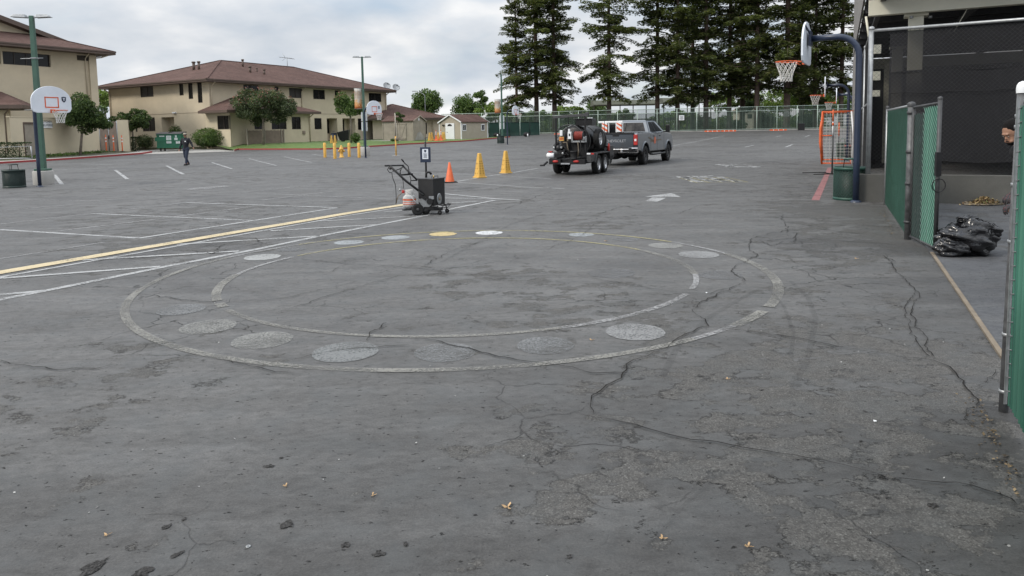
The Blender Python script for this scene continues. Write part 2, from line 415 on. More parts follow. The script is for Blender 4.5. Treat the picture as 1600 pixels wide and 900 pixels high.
M_['yellow'] = mat('yellow_bollard_paint', (0.62, 0.35, 0.065), 0.55, var=0.12, sc=5, dirt=0.25)
M_['net'] = mat('white_net', (0.62, 0.61, 0.58), 0.85, var=0.1)
M_['cream'] = mat('cream_steel_paint', (0.55, 0.53, 0.43), 0.6, var=0.08, sc=1.5, dirt=0.15)
M_['slat'] = leafmat('green_plastic_slat', (0.022, 0.105, 0.072), (0.058, 0.165, 0.120), tr=0.0, rough=0.5)
M_['slatd'] = mat('dark_green_slat', (0.010, 0.030, 0.024), 0.5, var=0.3)
M_['bing'] = mat('green_bin_coating', (0.014, 0.062, 0.045), 0.5, var=0.2, sc=8)
M_['bind'] = mat('dark_green_bin', (0.010, 0.026, 0.022), 0.5, var=0.2, sc=8)
M_['dump'] = mat('dumpster_green', (0.018, 0.125, 0.068), 0.5, var=0.15, sc=3, dirt=0.3)
M_['brass'] = mat('brass', (0.45, 0.30, 0.10), 0.4, 0.9)
M_['redp'] = mat('red_plastic', (0.42, 0.025, 0.02), 0.45, var=0.15)
M_['dirtywhite'] = mat('dirty_white_paint', (0.50, 0.49, 0.47), 0.6, var=0.2, sc=12, dirt=0.6)
M_['scuffed'] = mat('scuffed_steel', (0.13, 0.132, 0.135), 0.55, 0.4, var=0.6, sc=11, dirt=0.7)
M_['eyew'] = mat('eye', (0.22, 0.19, 0.17), 0.4)
M_['smear'] = screenmat('dark_tyre_smear', (0.035, 0.036, 0.038), 0.11)
M_['skin'] = mat('skin', (0.29, 0.155, 0.10), 0.55, var=0.08, sc=20)
M_['navycloth'] = mat('black_shirt_cloth', (0.012, 0.013, 0.018), 0.9, var=0.25, sc=25, bump=0.4)
M_['denim'] = mat('dark_denim', (0.018, 0.025, 0.045), 0.9, var=0.3, sc=30, bump=0.4)
M_['hair'] = mat('dark_hair', (0.006, 0.005, 0.005), 0.85, spec=0.15, var=0.5, sc=60, bump=0.8, bsc=120)
M_['siding'] = mat('grey_siding', (0.21, 0.20, 0.19), 0.7, var=0.1, sc=1)
M_['darkwall'] = mat('dark_interior_wall', (0.035, 0.036, 0.038), 0.8, var=0.2, sc=1)
M_['shedtan'] = mat('shed_tan', (0.34, 0.30, 0.24), 0.85, var=0.08, sc=2)
M_['shedgrey'] = mat('shed_weathered_wood', (0.30, 0.265, 0.215), 0.9, var=0.15, sc=2, dirt=0.3)
M_['wood'] = mat('grey_brown_wood', (0.24, 0.19, 0.15), 0.9, var=0.15, sc=3)
M_['header'] = mat('weathered_wood_header', (0.17, 0.138, 0.10), 0.9, var=0.25, sc=6, bump=0.4, obj=False, dirt=0.4)

def shingle():
    mt, t, b = newmat('brown_shingles'); x = NT(t); p = x.pos()
    br = x.n('TexBrick'); br.inputs['Scale'].default_value = 1.0
    br.inputs['Brick Width'].default_value = 0.33; br.inputs['Row Height'].default_value = 0.14; br.inputs['Mortar Size'].default_value = 0.012
    br.inputs['Color1'].default_value = (0.088, 0.050, 0.042, 1); br.inputs['Color2'].default_value = (0.125, 0.078, 0.066, 1); br.inputs['Mortar'].default_value = (0.05, 0.033, 0.028, 1)
    sx = x.n('SeparateXYZ'); x.l(p, sx.inputs[0]); cb = x.n('CombineXYZ')
    x.l(x.math('ADD', sx.outputs[0], sx.outputs[1]), cb.inputs[0]); x.l(x.math('MULTIPLY', sx.outputs[2], 3.1), cb.inputs[1])
    x.l(cb.outputs[0], br.inputs['Vector'])
    col = x.mix(1.0, br.outputs[0], x.ramp(x.noise(p, 0.6, 5), [(0.3, 0.85), (0.7, 1.15)]), 'MULTIPLY')
    x.l(col, b.inputs['Base Color']); b.inputs['Roughness'].default_value = 0.95; b.inputs['Specular IOR Level'].default_value = 0.15
    x.l(x.bump(br.outputs['Fac'], 0.4, -0.02), b.inputs['Normal'])
    return mt
M_['shingle'] = shingle()
def grassmat():
    mt, t, b = newmat('lawn_grass'); x = NT(t); p = x.pos()
    f = x.noise(p, 1.2, 5, 0.6); g2 = x.noise(p, 28, 4, 0.7)
    col = x.mix(x.ramp(g2, [(0.3, 0.0), (0.7, 1.0)]), (0.055, 0.105, 0.022), (0.12, 0.19, 0.045))
    col = x.mix(x.ramp(f, [(0.45, 0.0), (0.75, 0.45)]), col, (0.17, 0.18, 0.07))
    x.l(col, b.inputs['Base Color']); b.inputs['Roughness'].default_value = 0.9
    x.l(x.bump(g2, 0.9, 0.05), b.inputs['Normal'])
    return mt
M_['lawn'] = grassmat()
M_['dirt'] = mat('mulch_and_weeds', (0.075, 0.075, 0.04), 0.95, var=0.4, sc=2.5, bump=0.6, bsc=10, obj=False, dirt=0.4)
M_['windscreen'] = screenmat('black_windscreen_fabric', (0.010, 0.010, 0.012), 0.965)
M_['windscreen2'] = screenmat('thin_black_windscreen', (0.012, 0.012, 0.014), 0.84)
M_['farmesh'] = screenmat('green_fence_mesh', (0.07, 0.105, 0.085), 0.32)
M_['gscreen'] = screenmat('dark_green_windscreen', (0.012, 0.045, 0.034), 0.93)

def textobj(name, s, size, loc, rot, mt, parent=None, extrude=0.002, align='CENTER'):
    cu = bpy.data.curves.new(name, 'FONT'); cu.body = s; cu.size = size; cu.align_x = align; cu.align_y = 'CENTER'; cu.extrude = extrude
    tmp = bpy.data.objects.new(name + '_tmp', cu); COL.objects.link(tmp)
    dg = bpy.context.evaluated_depsgraph_get(); me = bpy.data.meshes.new_from_object(tmp.evaluated_get(dg))
    bpy.data.objects.remove(tmp); me.materials.clear(); me.materials.append(mt)
    o = bpy.data.objects.new(name, me); COL.objects.link(o); o.location = loc; o.rotation_euler = rot
    if parent is not None: o.parent = parent
    return o
# ================================================================ SETTING: ground
mb = MB()
ys = list(range(-8, 34, 3)) + list(range(34, 101, 1)) + [110, 130, 170, 250, 400, 700, 1200]
xs = [-900, -300, -120, -60, -30, -10, 10, 30, 60, 120, 300, 900]
for y in ys:
    for x in xs: mb.v.append((x, y, gz(y)))
nx = len(xs)
for j in range(len(ys) - 1):
    for i in range(nx - 1):
        mb.f.append((j * nx + i, j * nx + i + 1, (j + 1) * nx + i + 1, (j + 1) * nx + i)); mb.m.append(0); mb.sm.append(True)
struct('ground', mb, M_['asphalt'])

def resample(P, step):
    out = [P[0]]
    for a, b in zip(P, P[1:]):
        n = max(1, int((b - a).length / step))
        for i in range(1, n + 1): out.append(a + (b - a) * i / n)
    return out
def strip(mb, P, w, dz, mi=0, step=0.7, wid=None):
    P = [Vector((p.x, p.y, 0)) for p in P]; Q = resample(P, step); k = len(Q); vs = []
    for i, p in enumerate(Q):
        t = (Q[min(i + 1, k - 1)] - Q[max(i - 1, 0)]); t.z = 0; t.normalize(); n = Vector((-t.y, t.x, 0))
        ww = (wid[min(i, len(wid) - 1)] if wid else w) / 2
        for s in (-1, 1):
            q = p + n * ww * s; vs.append((q.x, q.y, gz(q.y) + dz))
    mb.add(vs, [(2 * i, 2 * i + 2, 2 * i + 3, 2 * i + 1) for i in range(k - 1)], mi)
def smooth01(x): x = max(0, min(1, x)); return x * x * (3 - 2 * x)

def verge(P, off, wid, ztarget, ramp_d, name, mt, red=True, walk=0.0):
    """kerb along P (ground points) and the raised ground behind it in direction off"""
    P = resample(P, 1.2); off = Vector((*off, 0)).normalized()
    kb = MB(); lw = MB(); wk = MB(); k = len(P); ZH = 0.13
    def zt(i, d): kz = gz(P[i].y) + ZH; return kz + (ztarget - kz) * smooth01(max(0, d - walk) / ramp_d)
    vs = []
    for i, p in enumerate(P):
        q = p + off * 0.16
        vs += [(p.x, p.y, gz(p.y) - 0.02), (p.x, p.y, gz(p.y) + ZH), (q.x, q.y, gz(p.y) + ZH), (q.x, q.y, gz(p.y) - 0.02)]
    kb.add(vs, [(4 * i + a, 4 * i + 4 + a, 4 * i + 4 + b, 4 * i + b) for i in range(k - 1) for a, b in ((0, 1), (1, 2))])
    kb.add(vs[:4], [(0, 1, 2, 3)]); kb.add(vs[-4:], [(0, 1, 2, 3)])
    struct('kerb_' + name, kb, M_['concrete'])
    if red:
        rb = MB(); rv = []
        for i, p in enumerate(P):
            a = p - off * 0.004; q = p + off * 0.155
            rv += [(a.x, a.y, gz(p.y) + 0.008), (a.x, a.y, gz(p.y) + ZH + 0.004), (q.x, q.y, gz(p.y) + ZH + 0.004)]
        rb.add(rv, [(3 * i + a, 3 * i + 3 + a, 3 * i + 4 + a, 3 * i + 1 + a) for i in range(k - 1) for a in (0, 1)])
        struct('kerb_paint_' + name, rb, M_['red'])
    ds = [0.16, 0.16 + walk] if walk else [0.16]
    ds = ds + [d for d in (1, 2, 3, 4, 6, 8, 11, 15, 22, 40, 70) if d > ds[-1] and d <= wid]
    if walk:
        v = []
        for i, p in enumerate(P):
            for d in ds[:2]:
                q = p + off * d; v.append((q.x, q.y, zt(i, d) + (-0.002)))
        wk.add(v, [(2 * i, 2 * i + 2, 2 * i + 3, 2 * i + 1) for i in range(k - 1)])
        struct('sidewalk_' + name, wk, M_['concrete']); dd = ds[1:]
    else: dd = ds
    v = []
    for i, p in enumerate(P):
        for d in dd:
            q = p + off * d; v.append((q.x, q.y, zt(i, d)))
    n = len(dd)
    lw.add(v, [(i * n + j, (i + 1) * n + j, (i + 1) * n + j + 1, i * n + j + 1) for i in range(k - 1) for j in range(n - 1)], smooth=True)
    o = struct(name, lw, mt)
    bv = BVHTree.FromPolygons([Vector(p) for p in lw.v], lw.f)
    return bv
K1 = [G(-260, 285), G(-100, 266), G(0, 256), G(100, 250), G(170, 245), G(222, 241), G(238, 238.6)]
K2 = [G(366, 236), G(372, 234.2), G(400, 234.2), G(500, 234), G(540, 232.5), G(560, 231), G(640, 225.8), G(721, 221.5), G(777, 216.5), G(797, 214.6)]
bv1 = verge(K1, (-1, 0.12), 70, 0.55, 4.5, 'lawn', M_['dirt'], True, 1.3)
bv2 = verge(K2, (-0.62, 0.78), 42, 0.80, 7, 'grass', M_['lawn'])
def gh(x, y):
    z = gz(y)
    for b in (bv1, bv2):
        h = b.ray_cast(Vector((x, y, 20)), Vector((0, 0, -1)))
        if h[0] is not None: z = max(z, h[0].z)
    return z
def on(px, Y):                       # a standing point on whatever ground is there
    p = PXY(px, Y); p.z = gh(p.x, p.y); q = PXY(px, Y, p.z); q.z = gh(q.x, q.y); return q
# concrete apron of the bin store and the planting bed behind it
mb = MB(); A_ = [G(224, 241.2), G(300, 238.6), G(366, 236.6)]
B_ = [PXY(205, 76), PXY(290, 76), PXY(366, 74)]
v = []
for a, b in zip(A_, B_):
    for i in range(9):
        q = a + (b - a) * i / 8; v.append((q.x, q.y, gz(q.y) + 0.006))
mb.add(v, [(i * 9 + j, (i + 1) * 9 + j, (i + 1) * 9 + j + 1, i * 9 + j + 1) for i in range(2) for j in range(8)])
struct('concrete_apron', mb, M_['concrete'])
mb = MB(); a = PXY(196, 72); b = PXY(366, 71.3); c = PXY(392, 90); d = PXY(196, 100)
mb.prism([(a.x, a.y), (b.x, b.y), (c.x, c.y), (d.x, d.y)], -0.2, 0.56, 'z')
struct('planting_bed', mb, M_['dirt'])
# narrow garden path across the lawn
mb = MB(); P = [PXY(566, 79), PXY(600, 78), PXY(640, 80), PXY(667, 86)]
v = []
for p in resample(P, 1.0):
    for s in (-0.5, 0.5): v.append((p.x, p.y + s, gh(p.x, p.y + s) + 0.03))
mb.add(v, [(2 * i, 2 * i + 2, 2 * i + 3, 2 * i + 1) for i in range(len(v) // 2 - 1)])
struct('garden_path', mb, M_['concrete'])
# level ground beyond the far fence
mb = MB(); mb.box((20, 145, 0.98), (260, 84, 0.3)); struct('field', mb, M_['dirt'])

# ---------------------------------------------------------------- fence line, inner pavement
FL0 = Vector((2.79, 4.03, 0)); FD = Vector((0.42, 0.9075, 0)).normalized(); FN = Vector((FD.y, -FD.x, 0))   # FN points to the shelter side
def FP(t, off=0.0, z=0.0):
    p = FL0 + FD * t + FN * off; p.z = z; return p
def tY(Y): return (Y - FL0.y) / FD.y
mb = MB(); q = [FP(-8, 0.22), FP(-8, 30), FP(12.3, 30), FP(12.3, 0.22)]
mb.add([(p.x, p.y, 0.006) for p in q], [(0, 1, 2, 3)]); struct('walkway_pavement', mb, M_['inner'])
mb = MB(); a_ = G(1456, 396); b_ = G(1568, 561); mb.beam(Vector((a_.x, a_.y, 0.005)), Vector((b_.x, b_.y, 0.005)), 0.036, 0.03); struct('gate_threshold', mb, M_['header'])

# ---------------------------------------------------------------- painted markings
def lines(name, mt, items, dz=0.004):
    mb = MB()
    for k, (pts, w) in enumerate(items):
        strip(mb, [G(*p) for p in pts], w, dz + (k % 4) * 0.0012)
    return struct(name, mb, mt)
lines('yellow_line', M_['pyellow'], [([(-60, 437), (0, 426.5), (250, 383.5), (400, 358), (473, 345.8), (547, 333), (636, 319.5)], 0.25)], 0.009)
lines('white_line_beside_yellow', M_['pwhite'], [([(-60, 445), (0, 433.5), (250, 389.5), (400, 362.6), (473, 349.8), (547, 336.5), (636, 323)], 0.08)], 0.005)
lines('walkway_lines', M_['pwhite'], [
    ([(-60, 483), (0, 468.5), (72, 454.5), (253, 418), (400, 390), (500, 369), (667, 336.5), (710, 325.5), (773, 313)], 0.11),
    ([(-60, 470), (0, 461), (67, 455)], 0.10), ([(-60, 440), (0, 435.5), (250, 417)], 0.10), ([(130, 407), (373, 393)], 0.10),
    ([(277, 382), (500, 369)], 0.09), ([(423, 361), (593, 351)], 0.09), ([(500, 346), (660, 337.5)], 0.08),
    ([(600, 332), (700, 322.5)], 0.08), ([(695, 318), (745, 314.8)], 0.09), ([(690, 309.5), (770, 311.5)], 0.09), ([(695, 303), (776, 311), (813, 313)], 0.11)], 0.0045)
lines('stall_lines_near', M_['pwhite'], [
    ([(0, 359), (213, 372)], 0.10), ([(217, 372.5), (500, 329), (527, 325)], 0.10), ([(143, 334), (397, 345)], 0.09),
    ([(290, 317), (527, 325)], 0.09), ([(713, 283.8), (741, 279), (759, 275.5), (803, 269.5), (840, 263)], 0.11), ([(713, 285), (830, 293), (882, 295)], 0.09),
    ([(642, 269.5), (740, 272.5)], 0.09), ([(777, 275), (860, 279.5)], 0.09)], 0.004)
lines('stall_lines_faint', M_['pwhite2'], [
    ([(77, 363), (250, 342), (400, 322)], 0.10), ([(0, 350.5), (143, 334)], 0.08), ([(143, 334), (290, 317)], 0.09), ([(0, 330), (125, 319)], 0.08),
    ([(0, 311), (157, 314)], 0.10), ([(0, 317), (52, 313)], 0.09), ([(0, 405), (163, 379)], 0.07), ([(590, 278), (655, 281)], 0.09),
    ([(400, 302), (560, 309), (640, 313)], 0.09), ([(590, 296.5), (640, 299.5)], 0.09), ([(590, 306), (625, 308.5)], 0.09), ([(515, 289), (655, 292)], 0.09),
    ([(380, 301), (500, 288), (640, 276)], 0.09), ([(410, 313), (520, 299)], 0.09), ([(800, 287), (880, 284)], 0.08),
    ([(880, 262), (960, 268)], 0.08), ([(780, 262), (862, 267)], 0.08), ([(700, 252), (800, 254)], 0.1), ([(640, 243), (740, 246)], 0.1)], 0.004)
lines('stall_lines_far', M_['pwhite'], [
    ([(85, 273.5), (97, 288.5)], 0.14), ([(180, 266), (199, 280)], 0.14), ([(260, 259), (287, 273)], 0.14), ([(331, 254), (362, 264)], 0.13),
    ([(72, 287.5), (97, 288.5)], 0.10), ([(72, 273.5), (85, 273.5)], 0.10), ([(444, 245), (487, 254)], 0.11), ([(389, 248), (432, 259)], 0.11),
    ([(233, 247.4), (300, 250.2)], 0.11), ([(60, 264), (104, 265.5)], 0.10), ([(115, 256.5), (175, 257.5)], 0.11), ([(120, 265), (178, 262)], 0.08),
    ([(487, 241), (530, 246)], 0.11), ([(600, 237.5), (650, 240.5)], 0.11), ([(665, 233), (705, 235.5)], 0.11), ([(420, 266), (520, 262)], 0.1),
    ([(1050, 228), (1132, 212)], 0.12), ([(1212, 214), (1221, 212)], 0.16), ([(1258, 214), (1266, 211)], 0.16), ([(1228, 230), (1238, 226)], 0.16),
    ([(1164, 230), (1178, 227)], 0.14), ([(850, 232), (890, 231)], 0.1), ([(775, 236), (830, 231)], 0.1), ([(760, 229), (800, 227)], 0.1)], 0.008)
lines('red_line', M_['redline'], [([(1274, 313), (1286, 287), (1297, 262)], 0.16)], 0.004)
def poly(mb, pts, dz): mb.add([(p.x, p.y, gz(p.y) + dz) for p in (G(*q) for q in pts)], [tuple(range(len(pts)))])
mb = MB(); poly(mb, [(1007, 307.6), (1049.7, 301.9), (1064.3, 308.2), (1042, 307.6), (1024, 308.6)][:4], 0.005); poly(mb, [(1008.5, 314.8), (1028, 315.2), (1041.5, 309.2), (1018, 308.9)], 0.005)
struct('painted_arrow', mb, M_['pwhite'])
mb = MB(); poly(mb, [(288, 295.5), (352, 290.2), (360, 291.4), (330, 294.5), (300, 297.5)], 0.005); struct('painted_arrow_faint', mb, M_['pwhite2'])
random.seed(5); mb = MB()
for gx in range(2):
    o0 = G(1085, 284.5) if gx == 0 else G(1142, 262)
    for k in range(60):
        a, b = random.uniform(0, 1.5), random.uniform(0, 2.6)
        if random.random() < a * 0.35: continue
        p = o0 + Vector((a * 0.9 + b * 0.02, b, 0)); w = random.uniform(0.05, 0.14)
        mb.add([(p.x + w * c, p.y + w * 1.6 * s, 0.005) for c, s in ((-1, -1), (1, -0.8), (0.9, 1), (-0.8, 0.9))], [(0, 1, 2, 3)])
struct('worn_playground_figures', mb, M_['pwhite'])
mb = MB()
for i in range(4):
    p = G(1090, 286) + Vector((0, i * 0.75, 0)); strip(mb, [p, p + Vector((1.5, 0, 0))], 0.04, 0.004)
for i in range(5):
    p = G(1090, 286) + Vector((i * 0.37, 0, 0)); strip(mb, [p, p + Vector((0, 2.25, 0))], 0.04, 0.0065)
struct('hopscotch_grid', mb, M_['pyel2'])

CC = Vector((-0.61, 8.25, 0))
def band(mb, r, w, a0, a1, dz):
    n = max(2, int(abs(a1 - a0) / 2)); v = []
    for i in range(n + 1):
        a = R(a0 + (a1 - a0) * i / n)
        for q in (r - w / 2, r + w / 2): v.append((CC.x + q * 1.018 * math.cos(a), CC.y + q * math.sin(a), dz))
    mb.add(v, [(2 * i, 2 * i + 1, 2 * i + 3, 2 * i + 2) for i in range(n)])
mb = MB()
band(mb, 3.44, 0.078, 158, 305, 0.0055); band(mb, 3.44, 0.10, 314, 324, 0.0055); band(mb, 3.44, 0.10, 327, 375, 0.0055)
band(mb, 2.63, 0.095, 178, 208, 0.0055); band(mb, 2.63, 0.10, 211, 215, 0.0055)
band(mb, 2.63, 0.062, 218, 292, 0.0055); band(mb, 2.63, 0.085, 352, 390, 0.0055)
struct('painted_circle_near_half', mb, M_['pcream'])
mb = MB(); band(mb, 2.63, 0.07, 292, 330, 0.0055); band(mb, 2.63, 0.06, 335, 352, 0.0055); band(mb, 2.63, 0.06, 152, 178, 0.0055); band(mb, 3.44, 0.075, 133, 158, 0.0055); band(mb, 3.44, 0.06, 305, 314, 0.0055); band(mb, 3.44, 0.06, 15, 34, 0.0055)
struct('painted_circle_faint', mb, M_['pwhite2'])
mb = MB(); band(mb, 3.44, 0.045, 34, 138, 0.0065); band(mb, 2.63, 0.045, 30, 150, 0.0065)
struct('painted_circle_yellow', mb, M_['pyel2'])
dots = [(410, 532, .24, 'g'), (325, 511, .235, 'g'), (283, 484, .22, 'f'), (540, 550, .25, 'b'), (695, 551, .23, 'f'), (852, 540, .22, 'f'), (993, 519, .24, 'l'),
        (410, 402, .24, 'h'), (545, 379, .22, 'i'), (618, 371.5, .22, 'i'), (692, 366, .22, 'y'), (764, 364, .22, 'w'), (908, 367, .2, 'i'), (978, 374, .2, 'f'),
        (1040, 384, .24, 'g'), (1092, 398, .26, 'l'), (1125, 430, .25, 'n'), (955, 427, .28, 'n'), (455, 390, .2, 'n')]
DM = {'g': paintmat('dot_grey', (0.205, 0.205, 0.193), 0.46, 55, 0.4), 'l': paintmat('dot_light', (0.215, 0.218, 0.218), 0.44, 55, 0.4),
      'b': paintmat('dot_blue', (0.17, 0.178, 0.178), 0.47, 55, 0.4), 'f': paintmat('dot_faint', (0.155, 0.16, 0.163), 0.50, 50, 0.4),
      'n': paintmat('dot_ghost', (0.13, 0.133, 0.137), 0.53, 50, 0.4), 'h': paintmat('dot_pale', (0.31, 0.315, 0.31), 0.40, 40, 0.3), 'i': paintmat('dot_pale_blue', (0.27, 0.29, 0.30), 0.43, 40, 0.3), 'y': paintmat('dot_yellow', (0.46, 0.36, 0.17), 0.44, 30, 0.1), 'w': paintmat('dot_white', (0.62, 0.63, 0.64), 0.40, 30, 0.1)}
for px, py, r, k in dots:
    c = G(px, py); mb = MB(); rnd = random.Random(px)
    mb.add([(c.x + r * (1 + 0.03 * rnd.uniform(-1, 1)) * math.cos(a * PI / 16), c.y + r * (1 + 0.03 * rnd.uniform(-1, 1)) * math.sin(a * PI / 16), 0.004) for a in range(32)], [tuple(range(32))])
    struct('painted_dot', mb, DM[k])
# ---------------------------------------------------------------- cracks
def crack(mb, pts, w, rnd, branch=True):
    w = w * 0.6
    P = [G(*p) for p in pts]; Q = []
    for a, b in zip(P, P[1:]):
        L_ = (b - a).length; n = max(2, int(L_ / 0.05)); t = (b - a).normalized(); nn = Vector((-t.y, t.x, 0))
        off = 0
        for i in range(n):
            env = math.sin(PI * i / n); off = off * 0.75 + rnd.uniform(-1, 1) * 0.022
            Q.append(a + (b - a) * (i / n) + nn * off * (0.3 + env) * min(1.6, 0.6 + L_ * 0.3))
    Q.append(P[-1])
    wid = [w * (0.35 + 1.0 * abs(math.sin(i * 0.13 + rnd.uniform(-0.5, 0.5)))) for i in range(len(Q))]
    wid[0] = wid[-1] = 0.001
    strip(mb, Q, w, 0.0105, step=10, wid=wid)
    if branch:
        for i in range(6, len(Q) - 6, 9):
            if rnd.random() < 0.5:
                p = Q[i]; a = rnd.uniform(0, 2 * PI); k = []
                for s in range(rnd.randint(3, 8)):
                    k.append(p); a += rnd.uniform(-0.7, 0.7); p = p + Vector((math.cos(a), math.sin(a), 0)) * 0.05
                strip(mb, k, w * .3, 0.0105, step=10, wid=[w * 0.45 * (1 - j / len(k)) for j in range(len(k))])
CR_ = [([(928, 650), (925, 620), (955, 600), (978, 580), (985, 567), (1020, 552), (1045, 540), (1075, 522), (1108, 511), (1083, 488), (1090, 478), (1125, 458), (1140, 452), (1165, 440), (1143, 425), (1150, 415), (1185, 400), (1170, 388), (1172, 376), (1182, 370), (1240, 358), (1290, 350)], .012),
    ([(905, 650), (940, 655), (1000, 668), (1060, 685), (1120, 693), (1180, 705), (1240, 713), (1290, 722), (1340, 735), (1390, 751), (1450, 755), (1520, 762), (1560, 775), (1590, 792)], .012),
    ([(1108, 512), (1180, 520), (1250, 530), (1320, 545), (1380, 552), (1410, 560), (1460, 565), (1490, 580), (1510, 610), (1525, 635), (1570, 640)], .013),
    ([(1385, 400), (1400, 425), (1430, 455), (1437, 462), (1425, 480), (1430, 500), (1450, 530), (1460, 560)], .010),
    ([(1430, 455), (1415, 480), (1420, 510), (1432, 535), (1455, 560)], .008),
    ([(470, 405), (540, 413), (620, 417), (655, 420), (720, 428), (800, 433), (900, 433)], .012), ([(655, 420), (700, 395), (780, 370)], .010),
    ([(430, 490), (540, 455), (620, 433)], .010), ([(455, 565), (530, 548), (580, 545), (640, 540)], .011),
    ([(640, 530), (690, 535), (730, 545), (790, 560), (830, 567), (870, 572), (925, 585), (985, 585)], .016), ([(575, 535), (578, 520), (605, 505)], .012),
    ([(-10, 564), (45, 573), (90, 580), (150, 578), (185, 570)], .012), ([(900, 430), (980, 445), (1060, 458), (1110, 460), (1140, 452)], .010),
    ([(1172, 380), (1250, 372), (1330, 378), (1400, 383)], .015), ([(1180, 397), (1240, 390), (1295, 395), (1380, 400), (1400, 410)], .012), ([(1290, 352), (1350, 353), (1400, 355)], .016),
    ([(1240, 380), (1245, 365), (1300, 362), (1350, 366)], .014), ([(1185, 376), (1205, 385), (1225, 378)], .012), ([(330, 560), (430, 583), (460, 584)], .010),
    ([(400, 430), (520, 425), (545, 412)], .009), ([(215, 460), (290, 470), (340, 474)], .014), ([(345, 474), (440, 468), (560, 440)], .008),
    ([(260, 395), (300, 392), (330, 397), (380, 385), (430, 377), (470, 371)], .016), ([(300, 390), (345, 380), (400, 375), (450, 366)], .014), ([(330, 398), (345, 385), (370, 378)], .012), ([(380, 386), (410, 380), (400, 372)], .012),
    ([(500, 372), (560, 360), (610, 356)], .010), ([(930, 336), (975, 322), (1010, 330)], .014), ([(1060, 335), (1090, 322), (1120, 318)], .012), ([(850, 392), (900, 372), (930, 350), (985, 338)], .009),
    ([(1230, 365), (1226, 350), (1222, 335)], .012), ([(1000, 262), (1120, 258), (1260, 256)], .03), ([(200, 305), (330, 295), (460, 283), (560, 274)], .022), ([(-10, 345), (60, 340), (170, 331)], .014),
    ([(780, 330), (860, 300), (960, 296)], .013), ([(560, 296), (620, 288), (700, 290)], .016), ([(1500, 610), (1540, 600), (1556, 580)], .006), ([(1512, 640), (1508, 655), (1520, 668), (1545, 675)], .008)]
mb = MB(); rnd = random.Random(11)
for pts, w in CR_: crack(mb, pts, w, rnd)
struct('pavement_cracks', mb, M_['crack'])
mb = MB()
for pts, w in (([(1215, 445), (1180, 455), (1110, 495), (1060, 540), (1035, 590)], .05), ([(1235, 440), (1262, 465), (1275, 500), (1262, 560), (1235, 620)], .045), ([(1200, 450), (1225, 480), (1240, 520), (1236, 560)], .03), ([(1130, 740), (1070, 790), (1010, 860)], .02), ([(850, 335), (800, 350), (690, 410)], .06)):
    strip(mb, [G(*p) for p in pts], w, 0.0075, step=.2)
struct('tyre_marks', mb, M_['smear'])

# small potholes where the surface coat has broken out
POT = [(145, 887, .05, .11), (222, 895, .06, .08), (275, 868, .02, .05), (261, 824, .035, .03), (288, 812, .015, .02), (449, 820, .05, .06), (540, 852, .03, .035), (592, 866, .04, .035), (634, 851, .02, .03),
       (420, 729, .05, .03), (440, 716, .02, .02), (1458, 791, .045, .03), (1300, 905, .05, .05), (1345, 690, .02, .015), (890, 870, .02, .02), (1205, 745, .03, .02), (1378, 745, .03, .03)]
mb = MB()
for px, py, a, b in POT:
    c = G(px, py); r2 = random.Random(px); th = r2.uniform(0, PI); n = 16
    v = []
    for i in range(n):
        q = 2 * PI * i / n; k = r2.uniform(0.5, 1.2) * 0.66; x, y = a * k * math.cos(q), b * k * math.sin(q)
        v.append((c.x + x * math.cos(th) - y * math.sin(th), c.y + x * math.sin(th) + y * math.cos(th), 0.004))
    mb.add(v, [tuple(range(n))])
M_['pothole'] = mat('broken_surface', (0.045, 0.044, 0.043), 0.95, var=0.8, spec=0.1, sc=90, bump=1.0, bsc=120, obj=False)
struct('pavement_potholes', mb, M_['pothole'])

# ================================================================ BUILDINGS
def wall(mb, A, u, n, s0, s1, z0, z1, ops, mi=0):
    A = Vector((A[0], A[1], 0)); u = Vector((u[0], u[1], 0)); n = Vector((n[0], n[1], 0))
    P = lambda s, z, d=0: tuple(A + u * s - n * d + Vector((0, 0, z)))
    ss = sorted({s0, s1} | {x for o in ops for x in o[:2]}); zz = sorted({z0, z1} | {x for o in ops for x in o[2:4]})
    for a, b in zip(ss, ss[1:]):
        for c, d in zip(zz, zz[1:]):
            sm, zm = (a + b) / 2, (c + d) / 2
            if any(o[0] < sm < o[1] and o[2] < zm < o[3] for o in ops): continue
            mb.quad(P(a, c), P(b, c), P(b, d), P(a, d), mi)
    for a, b, c, d, dep in ops:
        mb.quad(P(a, c), P(a, c, dep), P(a, d, dep), P(a, d), mi); mb.quad(P(b, c), P(b, c, dep), P(b, d, dep), P(b, d), mi)
        mb.quad(P(a, c), P(b, c), P(b, c, dep), P(a, c, dep), mi); mb.quad(P(a, d), P(b, d), P(b, d, dep), P(a, d, dep), mi)
        mb.quad(P(a, c, dep), P(b, c, dep), P(b, d, dep), P(a, d, dep), mi)
def window(par, A, u, n, o, dep=0.1, mull=1, name='window', glass='glass', fw=0.06):
    A = Vector((A[0], A[1], 0)); u = Vector((u[0], u[1], 0)); n = Vector((n[0], n[1], 0)); a, b, c, d = o[:4]
    P = lambda s, z, e: A + u * s - n * e + Vector((0, 0, z))
    f = MB(); e = dep - 0.04
    for s in [a + fw / 2, b - fw / 2] + [a + (b - a) * (i + 1) / (mull + 1) for i in range(mull)]:
        f.beam(P(s, c, e), P(s, d, e), 0.05, fw, up=tuple(u))
    for z in (c + fw / 2, d - fw / 2): f.beam(P(a + fw, z, e), P(b - fw, z, e), 0.045, fw)
    w = f.build(name, M_['bronze'], par)
    g = MB(); g.quad(P(a, c, dep - 0.012), P(b, c, dep - 0.012), P(b, d, dep - 0.012), P(a, d, dep - 0.012)); g.build('pane', M_[glass], w)
    return w
